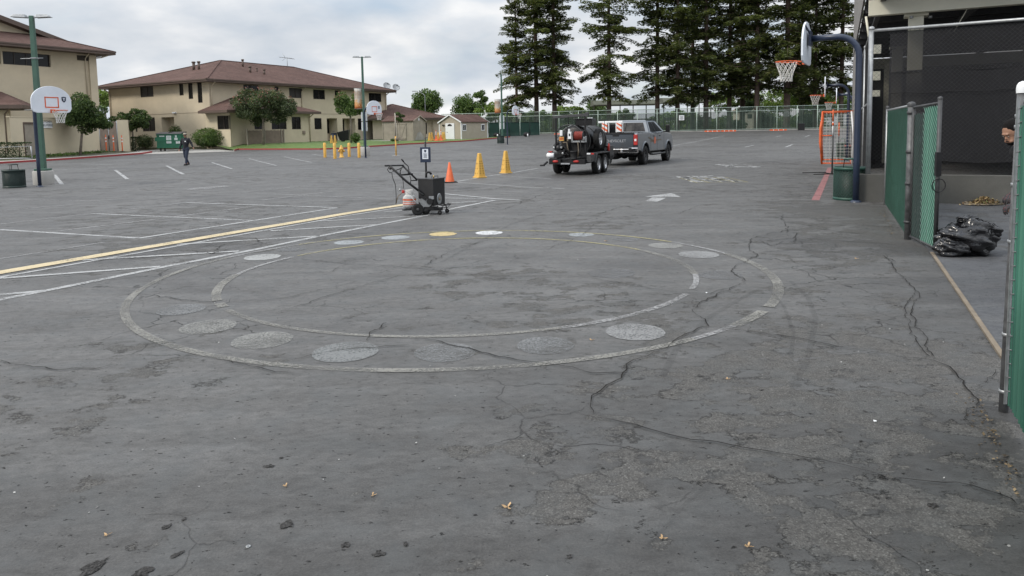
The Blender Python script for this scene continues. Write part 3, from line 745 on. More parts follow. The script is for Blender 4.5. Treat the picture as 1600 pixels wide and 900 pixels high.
def hip(O, u, v, L_, W_, ze, rise, fas=0.26, inset=None):
    O = Vector((O[0], O[1], 0)); u = Vector((u[0], u[1], 0)); v = Vector((v[0], v[1], 0)); h = W_ / 2 if inset is None else inset
    P = lambda a, b, z: tuple(O + u * a + v * b + Vector((0, 0, z)))
    b = MB(); E = [P(0, 0, ze), P(L_, 0, ze), P(L_, W_, ze), P(0, W_, ze)]; Rg = [P(h, W_ / 2, ze + rise), P(L_ - h, W_ / 2, ze + rise)]
    b.add(E + Rg, [(0, 1, 5, 4), (1, 2, 5), (2, 3, 4, 5), (3, 0, 4)], 0)
    D = [P(0, 0, ze - fas), P(L_, 0, ze - fas), P(L_, W_, ze - fas), P(0, W_, ze - fas)]
    b.add(E + D, [(0, 4, 5, 1), (1, 5, 6, 2), (2, 6, 7, 3), (3, 7, 4, 0), (4, 7, 6, 5)], 1)
    # gutter lip and hip caps
    for i in range(4): b.beam(Vector(E[i]) + Vector((0, 0, -0.04)), Vector(E[(i + 1) % 4]) + Vector((0, 0, -0.04)), 0.13, 0.12, 1)
    for p, q in ((E[0], Rg[0]), (E[3], Rg[0]), (E[1], Rg[1]), (E[2], Rg[1]), (Rg[0], Rg[1])): b.beam(Vector(p) + Vector((0, 0, 0.02)), Vector(q) + Vector((0, 0, 0.02)), 0.22, 0.07, 0)
    return b
def bvh(mb): return BVHTree.FromPolygons([Vector(p) for p in mb.v], mb.f)
def roofhit(bv, px, py):
    h = bv.ray_cast(Vector((0, 0, H)), ray(px, py).normalized()); return h[0]
def downspout(par, top, out, z1, z0):
    b = MB(); top = Vector(top); out = Vector(out)
    b.tube([top + out * 0.75, top + out * 0.55 + Vector((0, 0, -0.12)), top + out * 0.1 + Vector((0, 0, -0.42)), top + out * 0.09 + Vector((0, 0, -0.6)), Vector((top.x, top.y, z0)) + out * 0.09], 0.055, 6)
    return b.build('downspout', M_['stucco'], par)

U = (0.485, 0.8745); V = (-0.8745, 0.485); NU = (0.8745, -0.485); NV = (-0.485, -0.8745)
A = PXY(331, 72, 0.7); LU = 28.0; LV = reach((A.x, A.y), V, 178); ZT = 7.30
mainb = thing('school_building', 'long two storey tan stucco building with brown shingled hip roof and many dark windows', 'building', (0, 0, 0))
def rect(A, u, x0, x1, y0, y1, dep=0.16):
    s0, z1 = plane_hit((A.x, A.y), u, x0, y0); s1, z0 = plane_hit((A.x, A.y), u, x1, y1)
    return (min(s0, s1), max(s0, s1), min(z0, z1), max(z0, z1), dep)
opsU = [rect(A, U, 380, 404.5, 132, 148), rect(A, U, 429, 436, 135, 149), rect(A, U, 451.5, 472.7, 137, 153.5), rect(A, U, 489, 508, 139.5, 155.5), rect(A, U, 523, 534, 141, 156.5), rect(A, U, 576, 596, 145, 159.5)]
zsill = [0, 0]
g1 = [rect(A, U, 491, 503, 184.5, 202), rect(A, U, 510.5, 528, 185, 219, 1.4), rect(A, U, 535, 556, 185, 219, 1.4), rect(A, U, 559, 566, 186, 203)]
zt_ = g1[0][3]
g1 = [(a, b, c if d_ < 1 else 0.8, zt_, d_) for a, b, c, d, d_ in g1]
mb = MB(); wall(mb, A, U, NU, 0, LU, 0.3, ZT - 0.2, opsU + g1)
opsV = [rect(A, V, 218.5, 240, 133, 151), rect(A, V, 279.5, 287, 130.5, 149), rect(A, V, 293.5, 301.8, 129.5, 154.5), rect(A, V, 307.8, 316.7, 128.5, 160.5), rect(A, V, 200.7, 215, 191, 206), rect(A, V, 222, 243, 184, 205), rect(A, V, 252, 274, 183.5, 222, 1.0)]
wall(mb, A, V, NV, 0, LV, 0.3, ZT - 0.2, opsV)
Bc = Vector((A.x + U[0] * LU, A.y + U[1] * LU, 0)); Dc = Vector((A.x + V[0] * LV, A.y + V[1] * LV, 0))
wall(mb, Bc, V, (-NV[0], -NV[1]), 0, LV, 0.3, ZT - 0.2, [(3, 5, 4.6, 6.0, 0.16), (9, 11, 4.6, 6.0, 0.16)])
wall(mb, Dc, U, (-NU[0], -NU[1]), 0, LU, 0.3, ZT - 0.2, [])
mb.build('wall', M_['stucco'], mainb)
bb = MB()
for z in (4.05,):
    bb.beam(A + Vector((NU[0] * 0.012, NU[1] * 0.012, z - A.z)), Bc + Vector((NU[0] * 0.012, NU[1] * 0.012, z)), 0.02, 0.035)
    bb.beam(A + Vector((NV[0] * 0.012, NV[1] * 0.012, z - A.z)), Dc + Vector((NV[0] * 0.012, NV[1] * 0.012, z)), 0.02, 0.035)
bb.build('control_joint', M_['wood'], mainb)
for o in opsU: window(mainb, A, U, NU, o, mull=0 if (o[1] - o[0]) < 1.2 else 1, glass='screen' if o is opsU[2] else 'glass')
for o in opsV[:6]: window(mainb, A, V, NV, o, mull=1 if (o[1] - o[0]) > 1.5 else 0, glass='screen' if o is opsV[0] else 'glass')
window(mainb, A, U, NU, g1[0], mull=0); window(mainb, A, U, NU, g1[3], mull=0)
for gg, (fa, fb) in ((g1[1], (0.62, 0.98)), (g1[2], (0.02, 0.75))):
    a, b = gg[0] + (gg[1] - gg[0]) * fa, gg[0] + (gg[1] - gg[0]) * fb
    o = (a, b, 1.7, gg[3] - 0.1, 1.4); window(mainb, Vector((A.x, A.y, 0)), U, NU, o, dep=1.39, mull=0)
o = opsV[6]; dd = MB(); s0 = o[0] + (o[1] - o[0]) * 0.05; s1 = o[0] + (o[1] - o[0]) * 0.5
p0 = Vector((A.x + V[0] * s0 - NV[0] * 0.96, A.y + V[1] * s0 - NV[1] * 0.96, 1.9)); p1 = Vector((A.x + V[0] * s1 - NV[0] * 0.96, A.y + V[1] * s1 - NV[1] * 0.96, 1.9))
dd.beam(p0, p1, 0.06, 2.1); dd.build('door', M_['bronze'], mainb)
OV = 0.95
c_ = Vector((A.x, A.y, 0)); sl_, zl_ = plane_hit((A.x, A.y), V, 273.5, 176); c_ = c_ + Vector((V[0] * sl_ + NV[0] * .1, V[1] * sl_ + NV[1] * .1, zl_)); lm = MB(); lm.box(c_, (.45, .2, .14), math.atan2(V[1], V[0])); lm.build('wall_lamp', M_['white'], mainb)
O_ = Vector((A.x - U[0] * OV - V[0] * OV, A.y - U[1] * OV - V[1] * OV, 0))
rm = hip(O_, U, V, LU + 2 * OV, LV + 2 * OV, ZT, 3.05)
roof = rm.build('roof', [M_['shingle'], M_['fascia']], mainb); rbv = bvh(rm)
for px, py, hh, rr in ((303, 109, 0.75, .16), (311, 108.5, 0.75, .14), (379.5, 104, 0.7, .12), (391, 113, 0.55, .14), (401.5, 112, 0.3, .08), (413, 116, 0.45, .12), (499.5, 113.5, 0.75, .18)):
    p = roofhit(rbv, px, py)
    if p is None: continue
    c = MB(); c.cyl((p.x, p.y, p.z - 0.1), (p.x, p.y, p.z + hh), rr, rr, 8); c.cyl((p.x, p.y, p.z + hh), (p.x, p.y, p.z + hh + 0.14), rr * 1.5, rr * 1.3, 8)
    c.build('vent_pipe', M_['fascia'], roof)
downspout(mainb, (A.x + NU[0] * .02 + U[0] * .2, A.y + NU[1] * .02 + U[1] * .2, ZT - 0.26), (NU[0], NU[1], 0), ZT, 4.2)
p = Vector((A.x + U[0] * 12.5, A.y + U[1] * 12.5, ZT - 0.26)); downspout(mainb, p, (NU[0], NU[1], 0), ZT, 0.8)
p = Vector((Dc.x - V[0] * .3, Dc.y - V[1] * .3, ZT - 0.26)); downspout(mainb, p, (NV[0], NV[1], 0), ZT, 0.8)
p = Vector((Bc.x - U[0] * .3, Bc.y - U[1] * .3, ZT - 0.26)); downspout(mainb, p, (NU[0], NU[1], 0), ZT, 0.8)
# one storey wing in front of the long side
s_r, _ = plane_hit((A.x + NU[0] * 3.4, A.y + NU[1] * 3.4), U, 485.5, 200)
WA = Vector((A.x + NU[0] * 3.4 - U[0] * 0.6, A.y + NU[1] * 3.4 - U[1] * 0.6, 0)); WL = s_r + 0.6
wing = thing('one_storey_wing', 'low tan one storey wing with hipped brown roof, built against the two storey building', 'building wing', (0, 0, 0))
ow = [rect(WA, U, 424, 448, 184.5, 202), rect(WA, U, 455.5, 470.5, 182.5, 202), rect(WA, U, 397, 412, 184, 202)]
wl = 3.38; ol = [rect(WA, V, 339, 360, 181, 202)]
mb = MB(); wall(mb, WA, U, NU, 0, WL, 0.3, 3.95, ow); wall(mb, WA, V, NV, 0, wl, 0.3, 3.95, ol)
WB = WA + Vector((U[0] * WL, U[1] * WL, 0)); wall(mb, WB, V, (-NV[0], -NV[1]), 0, wl, 0.3, 3.95, [])
mb.build('wall', M_['stucco2'], wing)
for o in ow + ol: window(wing, WA if o in ow else WA, U if o in ow else V, NU if o in ow else NV, o, mull=1)
O_ = WA - Vector((U[0] + V[0], U[1] + V[1], 0)) * 0.85
P = lambda a, b, z: (O_.x + U[0] * a + V[0] * b, O_.y + U[1] * a + V[1] * b, z)
mb = MB(); LL = WL + 1.7; DD = wl + 0.83; ze = 4.12; rs = 1.5
mb.add([P(0, 0, ze), P(LL, 0, ze), P(LL - DD, DD, ze + rs), P(DD, DD, ze + rs), P(0, DD, ze), P(LL, DD, ze)], [(0, 1, 2, 3), (0, 3, 4), (1, 5, 2)], 0)
e = [P(0, 0, ze), P(LL, 0, ze), P(LL, DD, ze), P(0, DD, ze), P(0, 0, ze - .24), P(LL, 0, ze - .24), P(LL, DD, ze - .24), P(0, DD, ze - .24)]
mb.add(e, [(0, 4, 5, 1), (1, 5, 6, 2), (3, 7, 4, 0), (4, 7, 6, 5)], 1)
mb.build('roof', [M_['shingle'], M_['fascia']], wing)
downspout(wing, (WB.x - U[0] * .2, WB.y - U[1] * .2, 3.9), (NU[0], NU[1], 0), 3.9, 0.8)
mb = MB(); s, z = plane_hit((WA.x, WA.y), U, 474.5, 207); mb.box((WA.x + U[0] * s + NU[0] * .05, WA.y + U[1] * s + NU[1] * .05, z), (0.1, 0.35, 0.35), math.atan2(NU[1], NU[0])); mb.build('electrical_box', M_['wood'], wing)

# screen fence in front of the wing
def board_fence(p0, p1, z0, z1, label, name='wooden_screen_fence', cat='fence', mt='wood'):
    t = thing(name, label, cat, (0, 0, 0)); d = Vector((p1.x - p0.x, p1.y - p0.y, 0)); L_ = d.length; d.normalize()
    b = MB(); n = int(L_ / 0.15)
    for i in range(n):
        c = p0 + d * ((i + .5) * L_ / n); b.box((c.x, c.y, (z0 + z1) / 2), (L_ / n - 0.012, 0.025, z1 - z0 - 0.1 + 0.03 * ((i * 7) % 3)), math.atan2(d.y, d.x))
    b.build('board_panel', M_[mt], t)
    for i in range(int(L_ / 2.2) + 2):
        s = min(i * 2.2, L_); c = p0 + d * s - Vector((-d.y, d.x, 0)) * 0.05; q = MB(); q.box((c.x, c.y, (z0 + z1) / 2 + 0.03), (0.1, 0.08, z1 - z0 + 0.1), math.atan2(d.y, d.x)); q.build('post', M_['shedgrey'], t)
    return t
q0 = Vector((WA.x + NU[0] * 1.6 + U[0] * 0.2, WA.y + NU[1] * 1.6 + U[1] * 0.2, 0)); s_, _ = plane_hit((q0.x, q0.y), U, 446, 210)
q0 = PXY(387, 70.3, 0); q1 = q0 + Vector((U[0], U[1], 0)) * reach((q0.x, q0.y), U, 446)
board_fence(q0, q1, 0.5, 2.15, 'low grey brown board fence in front of the one storey wing, behind the flowering tree')

# ---- large building at the left edge
Cn = PXY(158, 70, 0.6); ZL = 10.0
lb = thing('gymnasium_building', 'tall tan block building at the left edge with dark window strip and overhanging brown roof', 'building', (0, 0, 0))
mU = (-U[0], -U[1])
ops = [rect(Cn, mU, -30, 2.5, 78, 106), rect(Cn, mU, 3.5, 80, 79.5, 105)]
ops = [(a, b, ops[1][2], ops[1][3], 0.25) for a, b, c, d, e in ops]
ops[0] = (ops[1][1] + 0.15, ops[0][1] + 1, ops[1][2], ops[1][3], 0.25)
ov = rect(Cn, mU, 120, 149, 86.5, 96)
mb = MB(); wall(mb, Cn, mU, NU, 0, 34, 0.2, ZL - .2, ops)
Ce = Vector((Cn.x, Cn.y, 0)); wall(mb, Ce, V, U, 0, 22, 0.2, ZL - .2, [])
mb.build('wall', M_['stucco'], lb)
for o in ops: window(lb, Cn, mU, NU, o, dep=0.25, mull=0 if o is ops[0] else 3)
mb = MB(); sv = (ov[0] + ov[1]) / 2; zz_ = (ov[2] + ov[3]) / 2
for i in range(5):
    c = Vector((Cn.x + mU[0] * sv + NU[0] * .06, Cn.y + mU[1] * sv + NU[1] * .06, ov[2] + (i + .5) * (ov[3] - ov[2]) / 5)); mb.box(c, (ov[1] - ov[0], 0.09, 0.09), math.atan2(U[1], U[0]), rx=0.5)
mb.build('louvre_vent', M_['bronze'], lb)
mb = MB()
for s, w in ((0.35, 0.7),): mb.box((Cn.x + mU[0] * s + NU[0] * .09, Cn.y + mU[1] * s + NU[1] * .09, 4.9), (w, 0.22, 9.4), math.atan2(U[1], U[0]))
mb.build('pilaster', M_['stucco'], lb)
OVL = 1.3; O_ = Vector((Cn.x + U[0] * OVL + NU[0] * OVL, Cn.y + U[1] * OVL + NU[1] * OVL, 0))
rm = hip(Vector((O_.x - U[0] * 36, O_.y - U[1] * 36, 0)), U, V, 36, 22 + OVL, ZL, 3.9, 0.3)
rl = rm.build('roof', [M_['shingle'], M_['fascia']], lb)
# upper gabled roof that rises out of it
PA = (Cn.x - NU[0] * 3.2, Cn.y - NU[1] * 3.2)
sa, za = plane_hit(PA, mU, 106, 66); sb_, zb = plane_hit(PA, mU, -70, 1)
X2 = lambda s, z, d=0: (PA[0] + mU[0] * s - NU[0] * d, PA[1] + mU[1] * s - NU[1] * d, z)
mb = MB(); th = 0.42
mb.add([X2(sa - 1.5, za - .55, -.9), X2(sb_, zb, -.9), X2(sb_, zb, 12), X2(sa - 1.5, za - .55, 12)], [(0, 1, 2, 3)], 0)
mb.add([X2(sa - 1.5, za - .55, -.9), X2(sb_, zb, -.9), X2(sb_, zb - th, -.9), X2(sa - 1.5, za - .55 - th, -.9), X2(sa - 1.5, za - .55 - th, 12), X2(sb_, zb - th, 12)], [(0, 1, 2, 3), (3, 2, 5, 4)], 1)
mb.build('upper_roof', [M_['shingle'], M_['fascia']], lb)
mb = MB(); mb.add([X2(sa, za - th, 0), X2(sb_, zb - th, 0), X2(sb_, ZL, 0), X2(sa, ZL, 0)], [(0, 1, 2, 3)]); mb.build('gable_wall', M_['stucco2'], lb)
p = Vector((Cn.x + mU[0] * 1.0, Cn.y + mU[1] * 1.0, ZL - .3)); downspout(lb, p, (NU[0], NU[1], 0), ZL, 5.2)
mb = MB(); p = Vector((Cn.x, Cn.y, ZL - 0.3)); mb.tube([p + Vector((1.1, .3, -.05)), p + Vector((.5, .2, -.25)), p + Vector((0, .1, -.3))], 0.06, 6); mb.build('gutter_pipe', M_['stucco2'], lb)
# low porch at the far left
pr = thing('porch_roof', 'low brown shingled porch roof at the left edge in front of the tall tan building', 'porch', (0, 0, 0))
a0 = PXY(42, 57); d_ = Vector((-1, -0.35, 0)).normalized(); bk = Vector((-.4, 1, 0)).normalized()
mb = MB(); z1 = 1.65 + (hor(42) - 164) * 57 / F
e0 = [a0, a0 + d_ * 14, a0 + d_ * 14 + bk * 5, a0 + bk * 5]
mb.add([(q.x, q.y, z1) for q in e0] + [(q.x, q.y, z1 + 1.3) for q in (a0 + d_ * 2.6 + bk * 5, a0 + d_ * 14 + bk * 5)], [(0, 1, 5, 4), (0, 4, 3)], 0)
mb.add([(q.x, q.y, z1) for q in e0] + [(q.x, q.y, z1 - .3) for q in e0], [(0, 4, 5, 1), (3, 7, 4, 0), (4, 7, 6, 5)], 1)
mb.build('roof', [M_['shingle'], M_['fascia']], pr)
mb = MB(); w0 = a0 + d_ * 1.2 + bk * 1.2
mb.beam(Vector((w0.x, w0.y, 1.9)), Vector((w0.x + d_.x * 13, w0.y + d_.y * 13, 1.9)), 0.3, 4.2); mb.build('wall', M_['stucco2'], pr)
mb = MB(); mb.tube([(a0.x + d_.x * .9, a0.y + d_.y * .9 + .25, z1 - .15), (w0.x - .25, w0.y - .25, z1 - .7), (w0.x - .25, w0.y - .25, .6)], 0.06, 6); mb.build('downspout', M_['wood'], pr)

# enclosure wall along the kerb, with door and sign
en = thing('enclosure_wall', 'plain tan stucco yard wall with grey service door, between kerb lawn and tall building', 'wall', (0, 0, 0))
e0 = PXY(20, 51.5); e1 = PXY(157, 62.2); ed = Vector((e1.x - e0.x, e1.y - e0.y, 0)); EL = ed.length; ed.normalize(); enn = Vector((ed.y, -ed.x, 0))
ZE = 3.3
s0, _ = plane_hit((e0.x, e0.y), (ed.x, ed.y), 37, 210); s1, _ = plane_hit((e0.x, e0.y), (ed.x, ed.y), 61, 210)
mb = MB(); wall(mb, e0, (ed.x, ed.y), (enn.x, enn.y), 0, EL, 0.1, ZE, [(s0, s1, 0.1, 2.9, 0.15)])
mb.beam(Vector((e0.x, e0.y, ZE)) - enn * 0.12, Vector((e1.x, e1.y, ZE)) - enn * 0.12, 0.3, 0.06)
mb.build('wall', M_['stucco2'], en)
mb = MB(); p0 = e0 + ed * (s0 + .1) - enn * 0.1; p1 = e0 + ed * (s1 - .1) - enn * 0.1; mb.beam(Vector((p0.x, p0.y, 1.65)), Vector((p1.x, p1.y, 1.65)), 0.05, 2.4); dr = mb.build('door', M_['shedgrey'], en)
mb = MB(); q = p1 - ed * .2 + enn * 0.09; mb.box((q.x, q.y, 1.6), (0.1, 0.1, 0.1)); mb.build('handle', M_['galv'], dr)
mb = MB()
for s in (s0 + .05, s1 - .05):
    q = e0 + ed * s - enn * 0.05; mb.beam(Vector((q.x, q.y, 0.3)), Vector((q.x, q.y, 2.87)), 0.12, 0.14)
q0 = e0 + ed * (s0) - enn * 0.05; q1 = e0 + ed * s1 - enn * 0.05; mb.beam(Vector((q0.x, q0.y, 2.86)), Vector((q1.x, q1.y, 2.86)), 0.12, 0.12); mb.build('door_frame', M_['fascia'], en)
s0, z1 = plane_hit((e0.x, e0.y), (ed.x, ed.y), 64.5, 190); s1, z0 = plane_hit((e0.x, e0.y), (ed.x, ed.y), 81, 200)
sg = thing('wall_sign', 'white sign with dark lettering on the tan yard wall behind the fan backboard', 'sign', (0, 0, 0))
mb = MB(); p0 = e0 + ed * s0 + enn * .04; p1 = e0 + ed * s1 + enn * .04; mb.beam(Vector((p0.x, p0.y, (z0 + z1) / 2)), Vector((p1.x, p1.y, (z0 + z1) / 2)), 0.03, z1 - z0); mb.build('panel', M_['white'], sg)
ang = math.atan2(ed.y, ed.x); c = (p0 + p1) / 2 + enn * .02
textobj('lettering', 'KITCHEN\nDELIVERIES', 0.27, (c.x, c.y, (z0 + z1) / 2 + 0.10), (R(90), 0, ang), M_['navy'], sg)
gt = thing('enclosure_gate', 'grey brown double gate closing the tan yard enclosure, right of the slender tree', 'gate', (0, 0, 0))
g0 = PXY(157.5, 62.4); g1_ = PXY(185, 64.6); gm = (g0 + g1_) / 2
for a, b in ((g0, gm), (gm, g1_)):
    dv = (b - a).normalized(); mb = MB(); mb.beam(Vector((a.x, a.y, 1.75)) + dv * .03, Vector((b.x, b.y, 1.75)) - dv * .03, 0.06, 2.7); lf = mb.build('gate_leaf', M_['wood'], gt)
mb = MB()
for a in (g0, gm, g1_): mb.cyl((a.x + .03, a.y - .06, .3), (a.x + .03, a.y - .06, 3.15), .05, .05, 8)
mb.build('gate_post', M_['galv'], gt)
mb = MB(); mb.box((gm.x + .1, gm.y - .12, 1.7), (.06, .06, .35)); mb.build('latch', M_['blackm'], gt)
bl = thing('enclosure_pier', 'short tan stucco wall return right of the double gate, beside the clipped hedge', 'wall', (0, 0, 0))
h0 = PXY(185.5, 64.7); h1 = PXY(203, 65.6); mb = MB(); mb.prism([(h0.x, h0.y), (h1.x, h1.y), (h1.x - 3, h1.y + 7), (h0.x - 3, h0.y + 7)], 0.1, 3.25, 'z'); mb.build('wall', M_['stucco2'], bl)

# ---- single storey building behind the sheds
sb = thing('single_storey_building', 'low tan building with broad brown hip roof standing behind the two sheds', 'building', (0, 0, 0))
K = PXY(688, 96, 0.8); K_l = PXY(583, 92, 0.8); vl = Vector((K_l.x - K.x, K_l.y - K.y, 0)); LW = vl.length; vl.normalize(); vr = Vector((-vl.y, vl.x, 0)) * -1
if vr.y < 0: vr = -vr
ze = 1.65 + (hor(688) - 184) * 95 / F; OVS = 1.0
nl = -vr
mb = MB(); wall(mb, K, (vl.x, vl.y), (nl.x, nl.y), 0, LW, 0.4, ze - .2, [(LW * .12, LW * .18, 0.4, 2.9, .2), (LW * .2, LW * .3, 1.4, 2.9, .15)]); wall(mb, K, (vr.x, vr.y), (-vl.x, -vl.y), 0, 14, 0.4, ze - .2, [])
mb.build('wall', M_['stucco'], sb)
window(sb, K, (vl.x, vl.y), (nl.x, nl.y), (LW * .2, LW * .3, 1.4, 2.9, .15))
O_ = K - (vl + vr) * OVS
rm = hip(O_, vl, vr, LW + 2 * OVS, 15, ze, 2.05, .26, inset=5.5); rm.build('roof', [M_['shingle'], M_['fascia']], sb)
downspout(sb, (K.x + vl.x * 1.0, K.y + vl.y * 1.0, ze - .2), tuple(nl), 3, .8)

# ---- sheds
def shed(name, label, K, a, la, b, lb, zb, he, hr, gable_front, body, trim):
    t = thing(name, label, 'shed', (K.x + a[0] * la, K.y + a[1] * la, zb)); x = (-a[0], -a[1]); M = Matrix.Identity(4)
    M[0][0], M[1][0] = x; M[0][1], M[1][1] = b
    w = MB(); o = 0.14
    if gable_front: prof = [(0, -.25), (la, -.25), (la, he), (la / 2, hr), (0, he)]; w.prism([(z, xx) for xx, z in prof], 0, lb, 'y', 0, M)
    else: prof = [(0, -.25), (lb, -.25), (lb, he), (lb / 2, hr), (0, he)]; w.prism(prof, 0, la, 'x', 0, M)
    w.build('wall', body, t)
    r = MB(); half = (la if gable_front else lb) / 2; L_ = lb if gable_front else la; sl = (hr - he) / half
    pts = [(-o, he - sl * o + .02), (half, hr + .02), (2 * half + o, he - sl * o + .02), (2 * half + o, he - sl * o + .1), (half, hr + .12), (-o, he - sl * o + .1)]
    if gable_front: r.prism([(z, xx) for xx, z in pts], -o, L_ + o, 'y', 0, M)
    else: r.prism(pts, -o, L_ + o, 'x', 0, M)
    r.build('roof', M_['shingle'], t)
    tr = MB()
    if gable_front:
        for xx, yy in ((0, 0), (la, 0), (la, lb)): ct = MB(); ct.box((xx, yy, he / 2 - .1), (.1, .1, he + .1), 0, 0, M); ct.build('corner_trim', trim, t)
        for p, q in (((-o, -o - .02, he - sl * o + .04), (half, -o - .02, hr + .05)), ((half, -o - .02, hr + .05), (la + o, -o - .02, he - sl * o + .04))):
            tr.beam(M @ Vector(p), M @ Vector(q), .03, .14)
    else:
        for p, q in (((la + o + .02, -o, he - sl * o + .04), (la + o + .02, half, hr + .05)), ((la + o + .02, half, hr + .05), (la + o + .02, lb + o, he - sl * o + .04))):
            tr.beam(M @ Vector(p), M @ Vector(q), .03, .12)
        for xx, yy in ((0, 0), (la, 0), (la, lb)): ct = MB(); ct.box((xx, yy, he / 2 - .1), (.08, .08, he + .1), 0, 0, M); ct.build('corner_trim', trim, t)
    tr.build('trim', trim, t)
    return t, M
def zat(px, py, Y): return 1.65 - (py - hor(px)) * Y / F
K = PXY(646, 79); a = (-.96, .28); b = (.28, .96); zb = zat(646, 219, 79); he = zat(646, 189.2, 79) - zb; hr = zat(656, 182, 81) - zb
s1_, M1 = shed('storage_shed', 'weathered grey wooden shed with double doors and grey gable end', K, a, reach((K.x, K.y), a, 601), b, reach((K.x, K.y), b, 667), zb, he, hr, False, M_['shedgrey'], M_['shedgrey'])
la1 = reach((K.x, K.y), a, 601)
for i, x0 in enumerate((la1 * .36, la1 * .36 + .78)):
    dm = MB(); dm.box((x0 + .38, -.03, he * .5 - .05), (.74, .05, he * .86), 0, 0, M1)
    for zz in (.25, he * .86): dm.box((x0 + .38, -.07, zz), (.7, .03, .09), 0, 0, M1)
    sgn = 1 if i else -1
    dm.beam(M1 @ Vector((x0 + .38 - .3 * sgn, -.07, .3)), M1 @ Vector((x0 + .38 + .3 * sgn, -.07, he * .85)), .03, .08); dm.build('door', M_['shedgrey'], s1_)
gv = MB(); gv.box((la1 + .02, 1.2 + .4, hr - .35), (.04, .3, .25), 0, 0, M1); gv.build('gable_vent', M_['white'], s1_)
gv = MB(); gv.prism([(0.5, 0), (3.0, 0), (2.8, .45), (1.9, .95), (1.2, .8)], la1 + .012, la1 + .02, 'x', 0, M1); gv.build('paint_patch', M_['concrete'], s1_)
K = PXY(721, 84); a = (-.77, .64); b = (.64, .77); zb = zat(721, 217.6, 84); he = zat(721, 190.8, 84) - zb; hr = zat(705, 180.6, 86) - zb
la2 = reach((K.x, K.y), a, 689); lb2 = reach((K.x, K.y), b, 763.5)
s2_, M2 = shed('storage_shed', 'tan shed with white front door, white trim and two small side windows', K, a, la2, b, lb2, zb, he, hr, True, M_['shedtan'], M_['white'])
dm = MB(); dm.box((la2 * .5, -.04, he * .47), (la2 * .40, .06, he * .95), 0, 0, M2); d_o = dm.build('door', M_['white'], s2_)
dm = MB(); dm.prism([(.0, -.42), (.0, .42), (.2, .25), (.26, 0), (.2, -.25)], -.085, -.075, 'y', 0, M2 @ Matrix.Translation(Vector((la2 * .5, 0, he * .78)))); dm.build('door_light', M_['glass'], d_o)
dm = MB(); dm.box((la2 * .5 - .42, -.1, he * .42), (.07, .06, .07), 0, 0, M2); dm.build('handle', M_['blackm'], d_o)
for px in (727.3, 756.3):
    yy = reach((K.x, K.y), b, px); dm = MB(); dm.box((la2 + .02, yy, he * .68), (.06, .62, .8), 0, 0, M2); w = dm.build('window', M_['white'], s2_)
    dm = MB(); 
    for s in (-.13, .13): dm.box((la2 + .055, yy + s, he * .68), (.02, .2, .62), 0, 0, M2)
    dm.build('pane', M_['glass'], w)
dm = MB(); dm.box((la2 * .2, -.08, he * .84), (.3, .12, .14), 0, 0, M2); dm.build('wall_lamp', M_['blackm'], s2_)
# door of the low building left of the shed
# ---- roof furniture
def dish(px, py, Y, r, label):
    c = at(px, py, Y); t = thing('satellite_dish', label, 'satellite dish', (c.x, c.y, c.z - r - .25), 0, 'satellite dishes on the roof end')
    M = Matrix.Translation(Vector((0, 0, r + .25))) @ Matrix.Rotation(R(-60), 4, 'Z') @ Matrix.Rotation(R(62), 4, 'Y')
    mb = MB(); mb.lathe([(0.001, 0), (r * .5, r * .06), (r * .85, r * .19), (r, r * .28), (r * 1.0, r * .25), (r * .85, r * .15), (r * .5, r * .02), (0.001, -.03)], 20, M); mb.build('reflector', M_['galv'], t)
    mb = MB(); mb.cyl((0, 0, -.1), (0, 0, r + .1), .04, .04, 6); mb.build('mast', M_['galv'], t)
    mb = MB(); mb.tube([M @ Vector((0, r * .9, .25)), M @ Vector((0, 0, r * 1.1))], .025, 5); mb.ell(M @ Vector((0, 0, r * 1.1)), (.09, .09, .09), 8); mb.build('feed_arm', M_['blackm'], t)
dish(604, 134.5, 97, .52, 'grey satellite dish on the roof end, the left one of the pair')
dish(618.5, 137, 98, .52, 'grey satellite dish at the outermost roof corner, the right one of the pair')
c = roofhit(rbv, 449, 103); c = c if c else at(449, 103, 90)
an = thing('tv_antenna', 'thin metal television antenna on a mast on the long brown roof', 'antenna', tuple(c))
mb = MB(); zt = 1.65 + (hor(450) - 91) * c.y / F - c.z; mb.cyl((0, 0, -.1), (0, 0, zt), .03, .03, 5); mb.build('mast', M_['galv'], an)
mb = MB(); mb.tube([(-1.0, 0, zt - .0), (0.9, 0, zt - .25)], .025, 4)
for i in range(9): x = -.9 + i * .2; l = .35 + .06 * i; mb.tube([(x, -l, zt - .13 * (x + 1) / 1.0), (x, l, zt - .13 * (x + 1))], .018, 3)
for s in (-1, 1): mb.tube([(-.2, 0, zt - .1), (-.55, 0, zt + .45 * s)], .02, 3)
mb.build('elements', M_['galv'], an)
